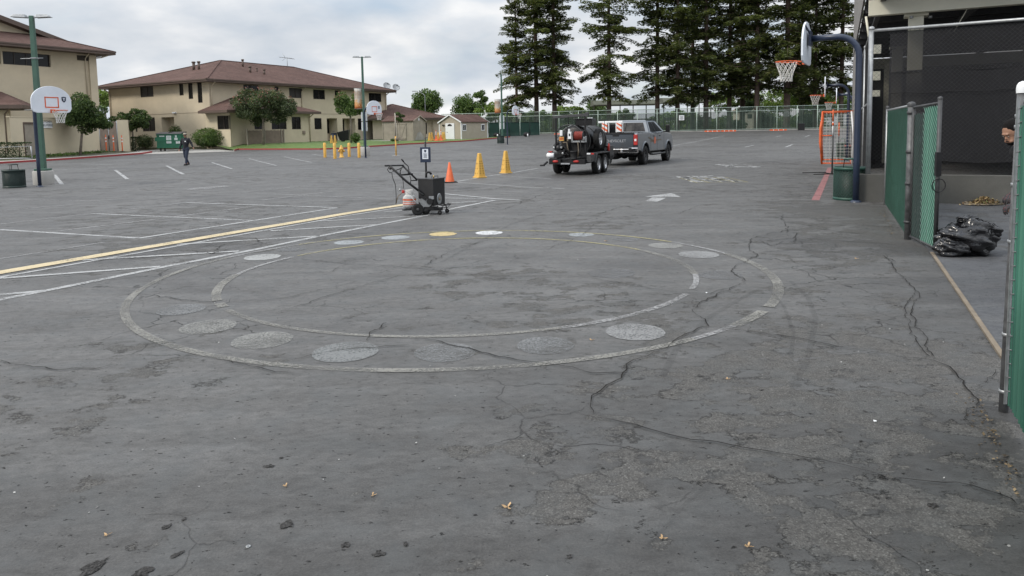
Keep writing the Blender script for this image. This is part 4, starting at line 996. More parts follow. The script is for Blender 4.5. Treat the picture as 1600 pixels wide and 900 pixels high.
# ================================================================ VEGETATION
def leafmesh(name, P, sx, sy, rng, mt, parent=None, flat=0.0, loc=None):
    P = np.asarray(P, float); n = len(P)
    nrm = rng.normal(size=(n, 3)); nrm[:, 2] += flat * np.sign(nrm[:, 2]) * 2; nrm /= np.linalg.norm(nrm, axis=1)[:, None]
    a = np.cross(nrm, rng.normal(size=(n, 3))); a /= np.linalg.norm(a, axis=1)[:, None]; b = np.cross(nrm, a)
    k = rng.uniform(0.6, 1.3, (n, 1)); a = a * sx * k / 2; b = b * sy * k / 2
    V_ = np.stack([P - a, P - b * .9 + a * .1, P + a, P + b * 1.1 - a * .1], 1).reshape(-1, 3)
    me = bpy.data.meshes.new(name); me.vertices.add(4 * n); me.vertices.foreach_set('co', V_.ravel())
    me.loops.add(4 * n); me.loops.foreach_set('vertex_index', np.arange(4 * n)); me.polygons.add(n)
    me.polygons.foreach_set('loop_start', np.arange(n) * 4); me.polygons.foreach_set('loop_total', np.full(n, 4))
    me.materials.append(mt); me.update(); me.validate()
    o = bpy.data.objects.new(name, me); COL.objects.link(o)
    if parent is not None: o.parent = parent
    if loc is not None: o.location = loc
    return o
def blobs(rng, B, n, shell=0.55):
    out = []; vol = np.array([b[3] * b[4] * b[5] for b in B]) ** 0.72; vol /= vol.sum()
    for b, w in zip(B, vol):
        k = max(8, int(n * w)); d = rng.normal(size=(k, 3)); d /= np.linalg.norm(d, axis=1)[:, None]
        r = shell + (1 - shell) * rng.random(k) ** 0.7; r *= rng.uniform(0.85, 1.12, k)
        out.append(np.array(b[:3]) + d * r[:, None] * np.array(b[3:6]))
    return np.concatenate(out)
def crownblobs(rng, c, R_, n, s=0.45, flat=0.8):
    B = []
    for i in range(n):
        d = rng.normal(size=3); d /= np.linalg.norm(d); k = rng.uniform(0.45, 0.95)
        q = np.array(c) + d * np.array(R_) * k * 0.78; r = rng.uniform(0.7, 1.2) * s * min(R_)
        B.append((*q, r, r, r * flat))
    return B
def limbs(mb, base, top, r, rng, B, n=9):
    mb.tube([base, base * .45 + top * .55 + Vector((rng.normal() * .05, rng.normal() * .05, 0)), top], [r, r * .8, r * .5], 8)
    for b in B[:n]:
        e = Vector(b[:3]); s = base.lerp(top, rng.uniform(0.62, 0.98)); m_ = s.lerp(e, 0.5) + Vector((0, 0, 0.05 * (e - s).length)); mb.tube([s, m_, e], [r * .42, r * .25, r * .08], 5)
M_['leaf_a'] = leafmat('leaf_dark_green', (0.026, 0.048, 0.016), (0.065, 0.105, 0.03), (0.13, 0.18, 0.055))
M_['leaf_b'] = leafmat('leaf_bright_green', (0.07, 0.12, 0.025), (0.16, 0.24, 0.05), (0.27, 0.33, 0.09))
M_['leaf_m'] = leafmat('leaf_mid_green', (0.04, 0.075, 0.022), (0.10, 0.16, 0.042), (0.17, 0.235, 0.07))
M_['leaf_h'] = leafmat('leaf_hedge', (0.012, 0.028, 0.010), (0.032, 0.058, 0.018), (0.06, 0.085, 0.03))
M_['leaf_r'] = leafmat('redwood_foliage', (0.05, 0.066, 0.029), (0.12, 0.145, 0.058), (0.20, 0.20, 0.085), tr=0.4)
M_['leaf_p'] = leafmat('crape_foliage', (0.03, 0.048, 0.022), (0.08, 0.105, 0.045), (0.14, 0.16, 0.075))
M_['flower'] = leafmat('pink_flowers', (0.22, 0.09, 0.09), (0.36, 0.17, 0.15), (0.40, 0.26, 0.2))
def tree(name, label, loc, h0, c, R_, nb, nl, ls, mt, rt, seed, group=None, flowers=None, cat='tree', s=0.36, bark='trunk2'):
    rng = np.random.default_rng(seed); t = thing(name, label, cat, loc, 0, group)
    B = crownblobs(rng, c, R_, nb, s); tk = MB(); limbs(tk, Vector((0, 0, -.1)), Vector((c[0], c[1], c[2])), rt, rng, B)
    tk.build('trunk', M_[bark], t); leafmesh('crown', blobs(rng, B, nl), ls, ls * .6, rng, mt, t)
    if flowers:
        top = [b for b in B if b[2] > c[2] + .0]; P = blobs(rng, [(b[0], b[1], b[2] + b[5] * .6, b[3] * .8, b[4] * .8, b[5] * .8) for b in top], flowers, .7); P = P[P[:, 2] > c[2] + R_[2] * .1]
        leafmesh('blossom', P, ls * .8, ls * .6, rng, M_['flower'], t)
    return t
p = on(125, 57.3); tree('street_tree', 'dark leafy slender tree in front of the tan yard wall, left of the grey gate', p, 0, (.5, 0, 3.15), (2.75, 2.1, 1.75), 34, 14000, .17, M_['leaf_a'], .11, 1)
p = PXY(208, 67, .5); tree('street_tree', 'dark leafy tree behind the short wall return, left of the green dumpster', p, 0, (0, 0, 2.65), (2.3, 1.7, 1.35), 26, 8000, .17, M_['leaf_a'], .10, 2)
p = PXY(168, 92, .6); tree('background_tree', 'bright green tree glimpsed between the two tan buildings', p, 0, (0, 0, 6.2), (2.2, 2, 2.0), 9, 2500, .25, M_['leaf_b'], .12, 3)
p = on(412, 69.8); tree('flowering_tree', 'broad pink topped flowering tree on the lawn in front of the low wing', p, 0, (.1, 0, 3.65), (4.1, 3.0, 2.0), 46, 20000, .17, M_['leaf_p'], .15, 4, flowers=650)
p = on(549, 73); tree('lawn_tree', 'upright young tree beside the pole banner, leaves turning reddish', p, 0, (-.05, 0, 4.0), (2.1, 1.6, 1.9), 26, 8000, .16, M_['leaf_m'], .12, 5, flowers=250)
p = on(622, 75); tree('small_tree', 'small round topped standard tree behind the tetherball pole', p, 0, (.0, 0, 2.7), (.95, .8, .6), 10, 1800, .12, M_['leaf_a'], .04, 6)
def shrub(name, label, loc, R_, n, ls, mt, seed, cat='bush', group=None, B=None, zc=None):
    rng = np.random.default_rng(seed); B = B or crownblobs(rng, (0, 0, R_[2]), (R_[0] * .6, R_[1] * .6, R_[2] * .6), 7, 1.0, .95) + [(0, 0, R_[2], R_[0] * .8, R_[1] * .8, R_[2] * .9)]
    P = blobs(rng, B, n, .8); P = P[P[:, 2] > 0.02]
    t = thing(name, label, cat, loc, 0, group)
    st = MB()
    for i in range(5): st.tube([(0, 0, 0), (R_[0] * .5 * math.cos(i * 1.3), R_[1] * .5 * math.sin(i * 1.3), R_[2] * 1.1)], [.04, .01], 5)
    st.build('stem', M_['trunk'], t); leafmesh('foliage', P, ls, ls * .6, rng, mt, t); return t
shrub('clipped_bush', 'large rounded green bush right of the dumpster in front of the low wing', PXY(327, 70.5, .45), (2.0, 1.5, 1.05), 9000, .13, M_['leaf_m'], 21)
shrub('clipped_bush', 'flat topped rounded bush behind the dumpster, beside the recessed doorway', PXY(283, 75, 1.05), (1.5, 1.2, 1.0), 6000, .13, M_['leaf_m'], 22)
shrub('flowering_bush', 'small reddish flowering bush between the two rounded bushes', PXY(308, 75.5, 1.2), (.7, .6, .5), 1200, .12, M_['flower'], 23)
shrub('flowering_bush', 'purplish low bush left of the green dumpster', PXY(227, 71, .5), (1.1, .7, .75), 2500, .12, M_['leaf_p'], 24)
shrub('leafy_plant', 'small leafy plant at the foot of the tree beside the pole banner', on(556, 72.5), (.65, .5, .55), 900, .16, M_['leaf_m'], 25, 'plant')
shrub('leafy_plant', 'tiny green plant on the lawn in front of the weathered shed', on(614, 77.5), (.35, .3, .16), 200, .12, M_['leaf_m'], 26, 'plant')
def hedge(label, x0, x1, Y, z0, hh, dep, seed, name='hedge'):
    a = PXY(x0, Y, z0); b = PXY(x1, Y, z0); rng = np.random.default_rng(seed); L_ = b.x - a.x; n = int(L_ * hh * 420) + 500
    P = np.stack([rng.uniform(0, L_, n), rng.uniform(0, dep, n), rng.uniform(0, hh, n)], 1)
    k = rng.integers(0, 3, n); P[k == 0, 1] = rng.normal(0, .03, (k == 0).sum()); P[k == 1, 2] = hh + rng.normal(0, .03, (k == 1).sum())
    t = thing(name, label, 'hedge', a); leafmesh('foliage', P, .11, .07, rng, M_['leaf_h'], t)
    c = MB(); 
    for i in range(int(L_ / .5)): c.tube([(i * .5 + .2, dep / 2, 0), (i * .5 + .25, dep / 2, hh * .85)], [.05, .02], 5)
    c.build('stem', M_['trunk'], t)
hedge('dark clipped hedge at the left edge behind the bin, in front of the tan wall', -70, 35, 51, .35, 1.05, 1.2, 31)
hedge('narrow dark hedge block touching the wall return beside the gate', 203.5, 212, 66.5, .3, 1.35, 1.2, 32)
hedge('low dark hedge under the ground floor windows left of the dumpster', 212, 240, 76, .5, 1.0, 1, 33)
# weeds along the yard wall
rng = np.random.default_rng(8); P = []
for i in range(700):
    s = rng.uniform(0, EL); q = e0 + ed * s + enn * rng.uniform(.1, 1.3); P.append((q.x, q.y, gh(q.x, q.y) + rng.uniform(0, .13)))
o = leafmesh('ground_cover', P, .22, .08, rng, M_['leaf_m']); tag(o, 'low weeds and ground cover along the foot of the tan yard wall', 'weeds', kind='stuff')

# ---- redwoods
def redwood(seed, Hh, z0, Lm, dens=1.0, r0=.36):
    rng = np.random.default_rng(seed); P = []; br = MB()
    br.tube([(0, 0, -.3), (0, 0, 1.2), (0.05, 0, Hh * .5), (0, 0, Hh)], [r0 * 1.25, r0, r0 * .62, .04], 9)
    z = z0
    while z < Hh - .5:
        f = (z - z0) / (Hh - z0); Lz = Lm * (1 - f) ** .65 * (.72 + .28 * math.sin(z * 1.9 + seed)) + .35
        if z < z0 + 2.5: Lz *= .7
        for k in range(rng.integers(4, 7)):
            if rng.random() > .92 * dens: continue
            a = rng.uniform(0, 2 * PI); l = Lz * rng.uniform(.55, 1.15); droop = rng.uniform(.05, .3) + (.1 if f < .3 else -.12)
            zz = z + rng.uniform(-.2, .2); pts = []
            for t in (0, .35, .7, 1):
                pts.append((l * t * math.cos(a), l * t * math.sin(a), zz + l * (.12 * t - droop * t * t)))
            br.tube(pts, [.07 * (1 - f) + .02, .05 * (1 - f) + .012, .02, .008], 4, cap=False)
            n = int(l * 46)
            t = rng.uniform(.12, 1.0, n) ** .8; wdt = .75 * np.sin(np.clip(t * 1.0 + .12, 0, 1) * PI * .82) * (.5 + l * .16)
            sd = rng.uniform(-1, 1, n) * wdt
            P.append(np.stack([l * t * math.cos(a) - sd * math.sin(a), l * t * math.sin(a) + sd * math.cos(a), zz + l * (.12 * t - droop * t * t) - np.abs(sd) * .25 - rng.random(n) ** 1.5 * .5], 1))
        z += rng.uniform(.34, .62) if rng.random() > .12 else rng.uniform(.9, 1.3)
    P = np.concatenate(P); return P, br, rng
RW = []
for i, (sd, Hh, z0, Lm, dn, r0) in enumerate([(41, 31, 4.2, 5.8, .92, .30), (42, 36, 5.6, 6.2, .96, .36), (43, 34, 5.2, 6.6, .86, .34), (44, 37, 5.2, 6.0, .96, .42)]):
    P, br, rg = redwood(sd, Hh, z0, Lm, dn, r0); t = thing('redwood_tree', 'x', 'redwood tree', (0, 0, 0), 0, 'tall redwoods in a row behind the far fence')
    br.build('trunk', M_['trunk'], t); leafmesh('crown', P, .42, .20, rg, M_['leaf_r'], t, flat=.9); RW.append(t)
RT = [(808, 105, 0, .8, 'leftmost redwood of the row, its drooping crown reaching over the far light pole'), (839, 104, 1, 1, 'redwood with bare lower trunk directly behind the far fan backboard'),
      (867, 103, 3, .9, 'thick crowned redwood standing left of the trailer light bar'), (952, 103, 2, 1, 'open layered redwood standing alone between two gaps, left above the pickup'),
      (1027, 105, 1, 1, 'dense redwood rising just above the pickup cab'), (1059, 103.5, 0, 1.05, 'redwood behind the left white fence notice'),
      (1103, 104, 3, .95, 'redwood right of the curved grey shelter roof'), (1139, 106, 2, 1.05, 'thin trunked redwood left of the pale house roof'),
      (1182, 103, 1, 1.08, 'redwood behind the gap left of the near basketball net'), (1229, 102, 3, 1.12, 'thickest trunked redwood, below and behind the near basketball rim'),
      (1272, 105, 0, 1.0, 'redwood above the second basketball hoop'), (1313, 104, 1, 1.0, 'rightmost redwood, beside the grey siding of the shelter'),
      (1082, 114, 1, 1.0, 'set back redwood filling the gap right of the left fence notice'), (1160, 115, 3, 1.05, 'set back redwood directly above the pale house roof'), (1252, 113, 3, 1.05, 'set back redwood behind the near backboard')]
first = {}
for k, (px, Y, i, sc_, lb_) in enumerate(RT):
    p = PXY(px, Y, 1.1)
    if i not in first: first[i] = RW[i]; o = RW[i]; o['label'] = lb_; o.location = p; o.rotation_euler = (0, 0, k * 1.7); o.scale = (sc_,) * 3
    else: o = dup(RW[i], p, k * 1.7, lb_, (sc_,) * 3)
# ---- trees beyond
BG = [(670, 128, 5.6, (2.7, 2.4, 2.6), 'leaf_m', 'round dense dark green tree standing alone against the sky behind the low building', 22, 7000),
      (727, 135, 4.9, (3.1, 2.6, 2.5), 'leaf_m', 'irregular mid green tree behind the tan shed roof', 16, 5500),
      (750, 150, 6.5, (1.8, 1.6, 3.4), 'leaf_m', 'narrow pointed conifer behind the mid green tree', 12, 3000),
      (775, 125, 3.7, (3.6, 2.6, 1.9), 'leaf_b', 'yellow green tree behind the banner of the far light pole', 16, 6000),
      (888, 122, 3.0, (3.6, 2.5, 1.7), 'leaf_b', 'bright green tree low between redwood trunks above the trailer', 14, 5000),
      (932, 150, 4.9, (3.0, 2.5, 2.2), 'leaf_m', 'dull green tree beside the curved grey shelter roof', 14, 4000),
      (975, 122, 2.9, (2.5, 2, 1.2), 'leaf_m', 'low green tree behind the fence above the pickup cargo', 10, 3000),
      (1082, 185, 7.6, (5, 3, 1.8), 'leaf_m', 'distant green trees ridge above the shelter roof', 14, 3000),
      (1122, 165, 6.2, (5, 3, 2.4), 'leaf_b', 'light green distant tree right of the shelter roof', 14, 4000),
      (1160, 122, 4.0, (3.3, 2.4, 1.2), 'leaf_a', 'dark drooping tree over the far fence left of the pale house', 12, 3500),
      (1205, 140, 5.3, (6, 3, 2.8), 'leaf_b', 'broad green tree behind the net of the near hoop', 18, 6000),
      (1262, 125, 5.2, (5.0, 3, 2.6), 'leaf_b', 'broad yellow green tree behind the second hoop', 18, 7000),
      (1300, 118, 3.6, (3.6, 3, 2.3), 'leaf_b', 'green tree behind the orange goal top', 14, 5000),
      (1330, 125, 4.6, (4.5, 3, 3.0), 'leaf_m', 'green tree beside the grey shelter siding', 14, 4000),
      (840, 150, 3.2, (5, 3, 1.5), 'leaf_m', 'low distant green tree between the first redwood trunks', 12, 3000),
      (800, 116, 2.3, (3, 2, 1.2), 'leaf_b', 'low bright tree right of the far light pole', 10, 3000)]
for i, (px, Y, zc_, R_, mk, lb_, nb, nl) in enumerate(BG):
    tree('background_tree', lb_, PXY(px, Y, 1.1), 0, (0, 0, zc_), tuple(v * 1.12 for v in R_), nb * 2, int(nl * 1.3), .32, M_[mk], .16, 60 + i, 'trees beyond the far fence', s=.38, bark='trunk')
BS = [(1195, 107, (1.9, 1.4, 1.35), 'leaf_h', 'dark round bush behind the fence below the near hoop'), (1098, 108, (1.6, 1.2, .9), 'leaf_m', 'low bush behind the fence right of the left notice'), (1262, 109, (2.2, 1.4, 1.2), 'leaf_h', 'dark bush behind the fence near the grey cabinet'),
      (905, 106, (3.4, 1.4, .8), 'leaf_h', 'dark low bush behind the fence left of the trailer'), (1152, 108, (1.8, 1.2, .8), 'leaf_m', 'low bush behind the fence above the second orange stop')]
for i, (px, Y, R_, mk, lb_) in enumerate(BS): shrub('background_bush', lb_, PXY(px, Y, 1.1), R_, 2500, .26, M_[mk], 90 + i, group='bushes beyond the far fence')
rng = np.random.default_rng(77); n = 24000
P = np.stack([rng.uniform(-22, 75, n), rng.uniform(168, 182, n), 1 + rng.random(n) ** 1.3 * 3.6], 1); P[:, 2] += .9 * np.sin(P[:, 0] * .35) * (P[:, 2] - 1) / 3
o = leafmesh('far_woodland', P, .7, .45, rng, M_['leaf_m']); tag(o, 'far green tree belt closing the view beyond the road', 'woodland', kind='stuff')
# far shelters and house
M_['farroof'] = mat('mossy_grey_roof', (0.10, 0.105, 0.085), .95, var=.2, sc=.6, spec=.1)
def farshelter(label, x0, x1, Y, y_top, y_bot):
    a = PXY(x0, Y, 0); b = PXY(x1, Y, 0); zt = zat(x0, y_top, Y); zb_ = zat(x0, y_bot, Y); t = thing('picnic_shelter', label, 'shelter', (a.x, Y, 1.1), 0, 'long grey roofs beyond the far fence')
    mb = MB(); L_ = b.x - a.x; pr = [(0, zb_ - 1.1), (1.2, zt - 1.25), (3, zt - 1.1), (4.8, zt - 1.25), (6, zb_ - 1.1), (6, zb_ - 1.25), (0, zb_ - 1.25)]; mb.prism(pr, 0, L_, 'x'); mb.build('roof', M_['farroof'], t)
    k = int(L_ / 3) + 1
    for i in range(k + 1):
        c = MB(); c.box((i * L_ / k * .98 + .1, .4, (zb_ - 1.2) / 2), (.16, .16, zb_ - 1.2)); c.build('post', M_['bronze'], t)
    c = MB(); c.box((L_ / 2, .3, (zb_ - 1.2) * .42), (L_, .12, .5)); c.build('rail', M_['bronze'], t)
farshelter('long grey curved roof shelter beyond the fence, above the pickup and left notice', 928, 1032, 134, 156.5, 164)
farshelter('long grey roofed shelter beyond the fence, right of the pickup', 1037, 1112, 138, 152.5, 160)
hs = thing('far_house', 'small pale house with tan roof beyond the fence, left of the near hoop', 'house', PXY(1162, 150, 1.1))
mb = MB(); mb.box((0, 0, 1.9), (3.2, 4, 3.8)); mb.build('wall', M_['cream'], hs)
mb = MB(); mb.add([(-2.2, -2.4, 3.8), (2.2, -2.4, 3.8), (2.2, 2.4, 3.8), (-2.2, 2.4, 3.8), (-.4, 0, 4.75), (.4, 0, 4.75)], [(0, 1, 5, 4), (1, 2, 5), (2, 3, 4, 5), (3, 0, 4), (3, 2, 1, 0)]); mb.build('roof', M_['header'], hs)
mb = MB(); mb.box((.6, -2.02, 2.6), (.9, .06, .9)); mb.build('window', M_['glass'], hs)

# ================================================================ FAR FENCES
def chain(mb, P0, P1, z0, z1, pitch, r, n=3, both=True):
    d = Vector((P1.x - P0.x, P1.y - P0.y, 0)); L_ = d.length; d.normalize(); Hh = z1 - z0
    P = lambda s, z: (P0.x + d.x * s, P0.y + d.y * s, z0 + z)
    k = -Hh
    while k < L_:
        a = max(k, 0); b = min(k + Hh, L_)
        if b > a and both: mb.tube([P(a, a - k), P(b, b - k)], r, n, cap=False, smooth=False)
        if b > a: mb.tube([P(a, Hh - (a - k)), P(b, Hh - (b - k))], r, n, cap=False, smooth=False)
        k += pitch
ft = thing('chain_link_fence', 'tall green chain link fence with pale posts closing the far side of the yard', 'fence', (0, 0, 0))
f0 = PXY(690, 101.0); f1 = PXY(1345, 97.5); fd = Vector((f1.x - f0.x, f1.y - f0.y, 0)); FLn = fd.length; fd.normalize()
def ftop(s): return 4.12 + .25 * s / FLn
def fp(s, z=0): q = f0 + fd * s; return Vector((q.x, q.y, z))
M_['fpost'] = mat('pale_green_post', (0.38, 0.46, 0.40), .6, var=.15, sc=2)
s = 0.3; k = 0; M_['fslat'] = leafmat('fence_slats', (0.030, 0.045, 0.036), (0.055, 0.078, 0.062), (0.085, 0.11, 0.09), tr=0)
while s < FLn:
    q = MB(); q.cyl(fp(s, .9), fp(s, ftop(s) + .05), .05, .05, 6); q.build('post', M_['fpost'], ft); s += 2.72
q = MB(); q.tube([fp(0, ftop(0)), fp(FLn, ftop(FLn))], .035, 5); q.tube([fp(0, ftop(0) - .55), fp(FLn, ftop(FLn) - .55)], .03, 5); q.tube([fp(0, 1.22), fp(FLn, 1.28)], .03, 5); q.build('rail', M_['fpost'], ft)
q = MB(); s = 0; rnd = random.Random(3)
while s < FLn:
    w = .055; z1 = ftop(s) - .58
    q.add([fp(s, 1.12), fp(s + w, 1.12), fp(s + w, z1), fp(s, z1), fp(s, 1.12) + Vector((0, .01, 0)), fp(s + w, 1.12) + Vector((0, .01, 0)), fp(s + w, z1) + Vector((0, .01, 0)), fp(s, z1) + Vector((0, .01, 0))], [(0, 1, 2, 3), (7, 6, 5, 4), (1, 5, 6, 2), (4, 0, 3, 7)])
    s += .10 + rnd.uniform(-.01, .02)
q.build('slat_panel', M_['fslat'], ft)
q = MB(); q.quad(fp(0, 1.1) + Vector((0, .06, 0)), fp(FLn, 1.1) + Vector((0, .06, 0)), fp(FLn, ftop(FLn)) + Vector((0, .06, 0)), fp(0, ftop(0)) + Vector((0, .06, 0))); q.build('wire_mesh', M_['farmesh'], ft)
q = MB(); q.beam(fp(0, 1.05) + Vector((0, -.15, 0)), fp(FLn, 1.1) + Vector((0, -.15, 0)), .25, .14); st_ = struct('far_kerb', q, M_['concrete'])
for px, y0, y1, lb_ in ((1065, 180, 188, 'white notice on the far fence beside the pickup mirror'), (1229, 174, 182, 'white notice on the far fence below the near hoop'), (922, 184, 191, 'small white notice on the far fence above the trailer')):
    Y = 98.6; c = at(px, (y0 + y1) / 2, Y); t = thing('notice', lb_, 'sign', (c.x, c.y, c.z), 0, 'notices on the far fence')
    q = MB(); q.box((0, 0, 0), (.72, .03, .68)); q.build('panel', M_['white'], t)
    q = MB()
    for i in range(4): q.box((0, -.02, .18 - i * .13), (.5 - .12 * (i % 2), .012, .045))
    q.build('print_lines', M_['darkgalv'], t)
for px0, px1, py, lb_ in ((1101, 1125, 205.6, 'orange wheel stop, the left one of the pair at the far fence'), (1127, 1150, 204.8, 'orange wheel stop, the right one of the pair at the far fence'), (1203, 1229, 203.6, 'orange wheel stop lying alone at the far fence below the near hoop'), (866, 878, 209.5, 'short orange wheel stop at the far fence just left of the trailer')):
    Y = 97.2; a = PXY(px0, Y); b = PXY(px1, Y); t = thing('wheel_stop', lb_, 'wheel stop', ((a.x + b.x) / 2, Y, a.z), 0, 'orange wheel stops along the far fence'); w = b.x - a.x
    q = MB(); q.prism([(-.1, 0), (.1, 0), (.06, .16), (-.06, .16)], -w / 2, w / 2, 'x'); q.build('bar', M_['orange'], t)
    q = MB()
    for i in range(3): q.box((w * (-.3 + .3 * i), 0, .09), (.08, .215, .155))
    q.build('reflector_band', M_['white'], t)
c = PXY(1252, 96.8); t = thing('equipment_cabinet', 'small dark cabinet standing at the far fence right of the lone orange stop', 'cabinet', c); q = MB(); q.box((0, 0, .45), (.75, .5, .9)); q.build('body', M_['blackm'], t, bevel=.02); q = MB(); q.box((0, 0, .93), (.8, .55, .05)); q.build('lid', M_['darkgalv'], t)
# low dark green screened fence
lf = thing('screened_fence', 'low dark green screened fence between the tan shed and the tall far fence', 'fence', (0, 0, 0))
a = PXY(764, 92.5); b = PXY(843, 97); dv = Vector((b.x - a.x, b.y - a.y, 0)); Ls = dv.length; dv.normalize(); zt = 1.65 + (hor(800) - 191.5) * 95 / F
q = MB(); q.quad((a.x, a.y, .75), (b.x, b.y, .75), (b.x, b.y, zt), (a.x, a.y, zt)); q.build('screen', M_['gscreen'], lf)
for i in range(6):
    c = a + dv * (Ls * i / 5) - Vector((-dv.y, dv.x, 0)) * .06; q = MB(); q.cyl((c.x, c.y, .6), (c.x, c.y, zt + .08), .045, .045, 6); q.build('post', M_['fpost' if i % 2 else 'bind'], lf)
q = MB(); q.tube([(a.x, a.y - .05, zt), (b.x, b.y - .05, zt)], .035, 5); q.build('rail', M_['bind'], lf)
for px, lb_ in ((776, 'black and white equipment bag at the dark green fence beside the far pole'), (823, 'black and white equipment bag at the right end of the dark green fence')):
    c = PXY(px, 91.5); t = thing('equipment_bag', lb_, 'bag', c); q = MB(); q.ell((0, 0, .28), (.45, .3, .3), 10); q.build('body', M_['blackm'], t); q = MB(); q.cyl((.12, -.3, .02), (.12, -.3, .38), .09, .07, 8); q.build('bottle', M_['white'], t)
# street lamp behind low building
c = PXY(665.5, 118, 1); t = thing('street_lamp', 'thin grey street lamp with arm in front of the round dark tree', 'street lamp', c); z = zat(665, 150, 118) - 1
q = MB(); q.tube([(0, 0, 0), (0, 0, z), (-.35, 0, z + .35), (-1.5, 0, z + .75)], [.08, .06, .05, .04], 6); q.build('pole', M_['galv'], t); q = MB(); q.box((-1.75, 0, z + .74), (.6, .25, .12)); q.build('lamp_head', M_['galv'], t)

# ================================================================ RIGHT SIDE: fence line, gate, shelter
def slatpanel(par, P0, P1, z0, z1, side, mt='slat', wire='gwire', r=.0022, topr=.021, tilt=0, name='slats', shallow=False):
    d = Vector((P1.x - P0.x, P1.y - P0.y, 0)); L_ = d.length; d.normalize(); n = Vector((d.y, -d.x, 0)) * side
    q = MB(); s = .012; rnd = random.Random(int(L_ * 100))
    while s < L_ - .03:
        w = .046; o_ = n * (.004 + rnd.uniform(0, .004)); a = P0 + d * s + o_; b = P0 + d * (s + w) + o_; c = (a + b) / 2 + n * .010; zt_ = z1 - rnd.uniform(.01, .03); zb_ = z0 + rnd.uniform(0, .015)
        ps = [a, c, b]; vs = [(p.x, p.y, zb_) for p in ps] + [(p.x, p.y, zt_) for p in ps]
        q.add(vs, [(0, 1, 4, 3), (1, 2, 5, 4)]); s += .052
    q.build(name, M_[mt], par)
    q = MB(); o_ = -n * .006
    if shallow:
        z = z0 - 1.1
        while z < z1:
            pts = []
            for i in range(25):
                s_ = L_ * i / 24; zz = z + s_ * .38
                if z0 <= zz <= z1: p_ = P0 + o_ + d * s_ - n * (.004 * (i % 2)); pts.append((p_.x, p_.y, zz))
            if len(pts) > 1: q.tube(pts, r, 4, cap=False)
            z += .085
    else: chain(q, P0 + o_, P1 + o_, z0, z1, .079, r, both=False); q.build('wire_mesh', M_[wire], par)
    return n
def fpost(par, p, z1, r, mt='darkgalv', cap='darkgalv', dome=True, name='post', top=None):
    tp = top if top is not None else p
    q = MB(); q.cyl((p.x, p.y, -.05), (tp.x, tp.y, z1), r, r, 16); o = q.build(name, M_[mt], par)
    q = MB(); T = Matrix.Translation(Vector((tp.x, tp.y, z1))); q.lathe([(r * 1.2, -.03), (r * 1.22, 0), (r * 1.1, .014), (r * .75, .028), (0.001, .036)], 16, T); q.build('post_cap', M_[cap], o)
    return o
# near panel (continues past the photographer)
nf = thing('slatted_fence', 'near green slatted chain link fence at the right edge with a white capped post', 'fence', (0, 0, 0))
pb = G(1567.5, 643); pt = FP(0)
p0 = Vector((pb.x, pb.y, 0))
po = fpost(nf, p0, 1.835, .0245, 'scuffed', 'white', top=Vector((p0.x + .030, p0.y, 0)))
for z in (1.68, 1.62, 1.30, .98, .45, .12):
    q = MB(); dx_ = .030 * z / 1.835; q.lathe([(.025, -.010), (.029, -.010), (.029, .010), (.025, .010)], 16, Matrix.Translation(Vector((p0.x + dx_, p0.y, z)))); q.box((p0.x + .035 + dx_, p0.y - .03, z), (.03, .02, .018), -.9); q.build('tension_band', M_['galv'], po)
PE = p0 - FD * .045; q = MB(); q.beam(Vector((PE.x, PE.y, .06)), Vector((PE.x, PE.y, 1.78)), .004, .018); q.build('tension_bar', M_['galv'], nf)
slatpanel(nf, p0 - FD * .045 + FN * .004, p0 - FD * 3.4 + FN * .004, .05, 1.76, -1, r=.0030, shallow=True, wire='wire')
q = MB(); q.tube([(p0.x - FD.x * .25, p0.y - FD.y * .25, 1.75), (p0.x - FD.x * 3.4, p0.y - FD.y * 3.4, 1.75)], .02, 10); q.build('top_rail', M_['galv'], nf)
# wire knuckles curling round the edge facing the camera
q = MB()
for i in range(21):
    z = .10 + i * .079; a = p0 - FD * .06 + FN * .02; n_ = Vector((-FD.y, FD.x, 0)) * .6
    q.tube([Vector((a.x, a.y, z)) + FD * .012 + n_ * .004, Vector((a.x, a.y, z + .012)) + FD * .035 + n_ * .02, Vector((a.x, a.y, z + .035)) + FD * .03 + n_ * .028, Vector((a.x, a.y, z + .05)) - FD * .03 + n_ * .014], .0028, 5)
q.build('wire_knuckles', M_['wire'], nf)
# hinge post + fixed panel + gate leaf
gfx = thing('slatted_fence', 'green slatted fence panel running back from the hinge post towards the round bin', 'fence', (0, 0, 0))
hp = G(1418, 374); hp.z = 0; ep = G(1383, 320); ep.z = 0
fpost(gfx, hp, 1.92, .046, 'scuffed')
for z in (1.80, 1.25, .80, .25):
    q = MB(); q.lathe([(.049, -.02), (.056, -.02), (.056, .02), (.049, .02)], 16, Matrix.Translation(Vector((hp.x, hp.y, z)))); q.build('tension_band', M_['darkgalv'], gfx)
fpost(gfx, ep, 1.98, .03, 'galv')
slatpanel(gfx, hp + FD * .05, ep, .03, 1.9, 1, r=.0034)
q = MB(); q.tube([(hp.x, hp.y, 1.9), (ep.x, ep.y, 1.92)], .02, 8); q.build('top_rail', M_['galv'], gfx)
gl = thing('gate_leaf', 'open green slatted gate leaf with dark metal end frame and latch ring', 'gate', (0, 0, 0))
gp = G(1461, 394); gp.z = 0; gd = (gp - hp); gL = gd.length; gd.normalize(); g0_ = hp + gd * .1
q = MB()
q.cyl((gp.x, gp.y, .02), (gp.x, gp.y, 1.95), .026, .026, 12); q.lathe([(.03, 0), (.03, .02), (.001, .035)], 12, Matrix.Translation(Vector((gp.x, gp.y, 1.95))))
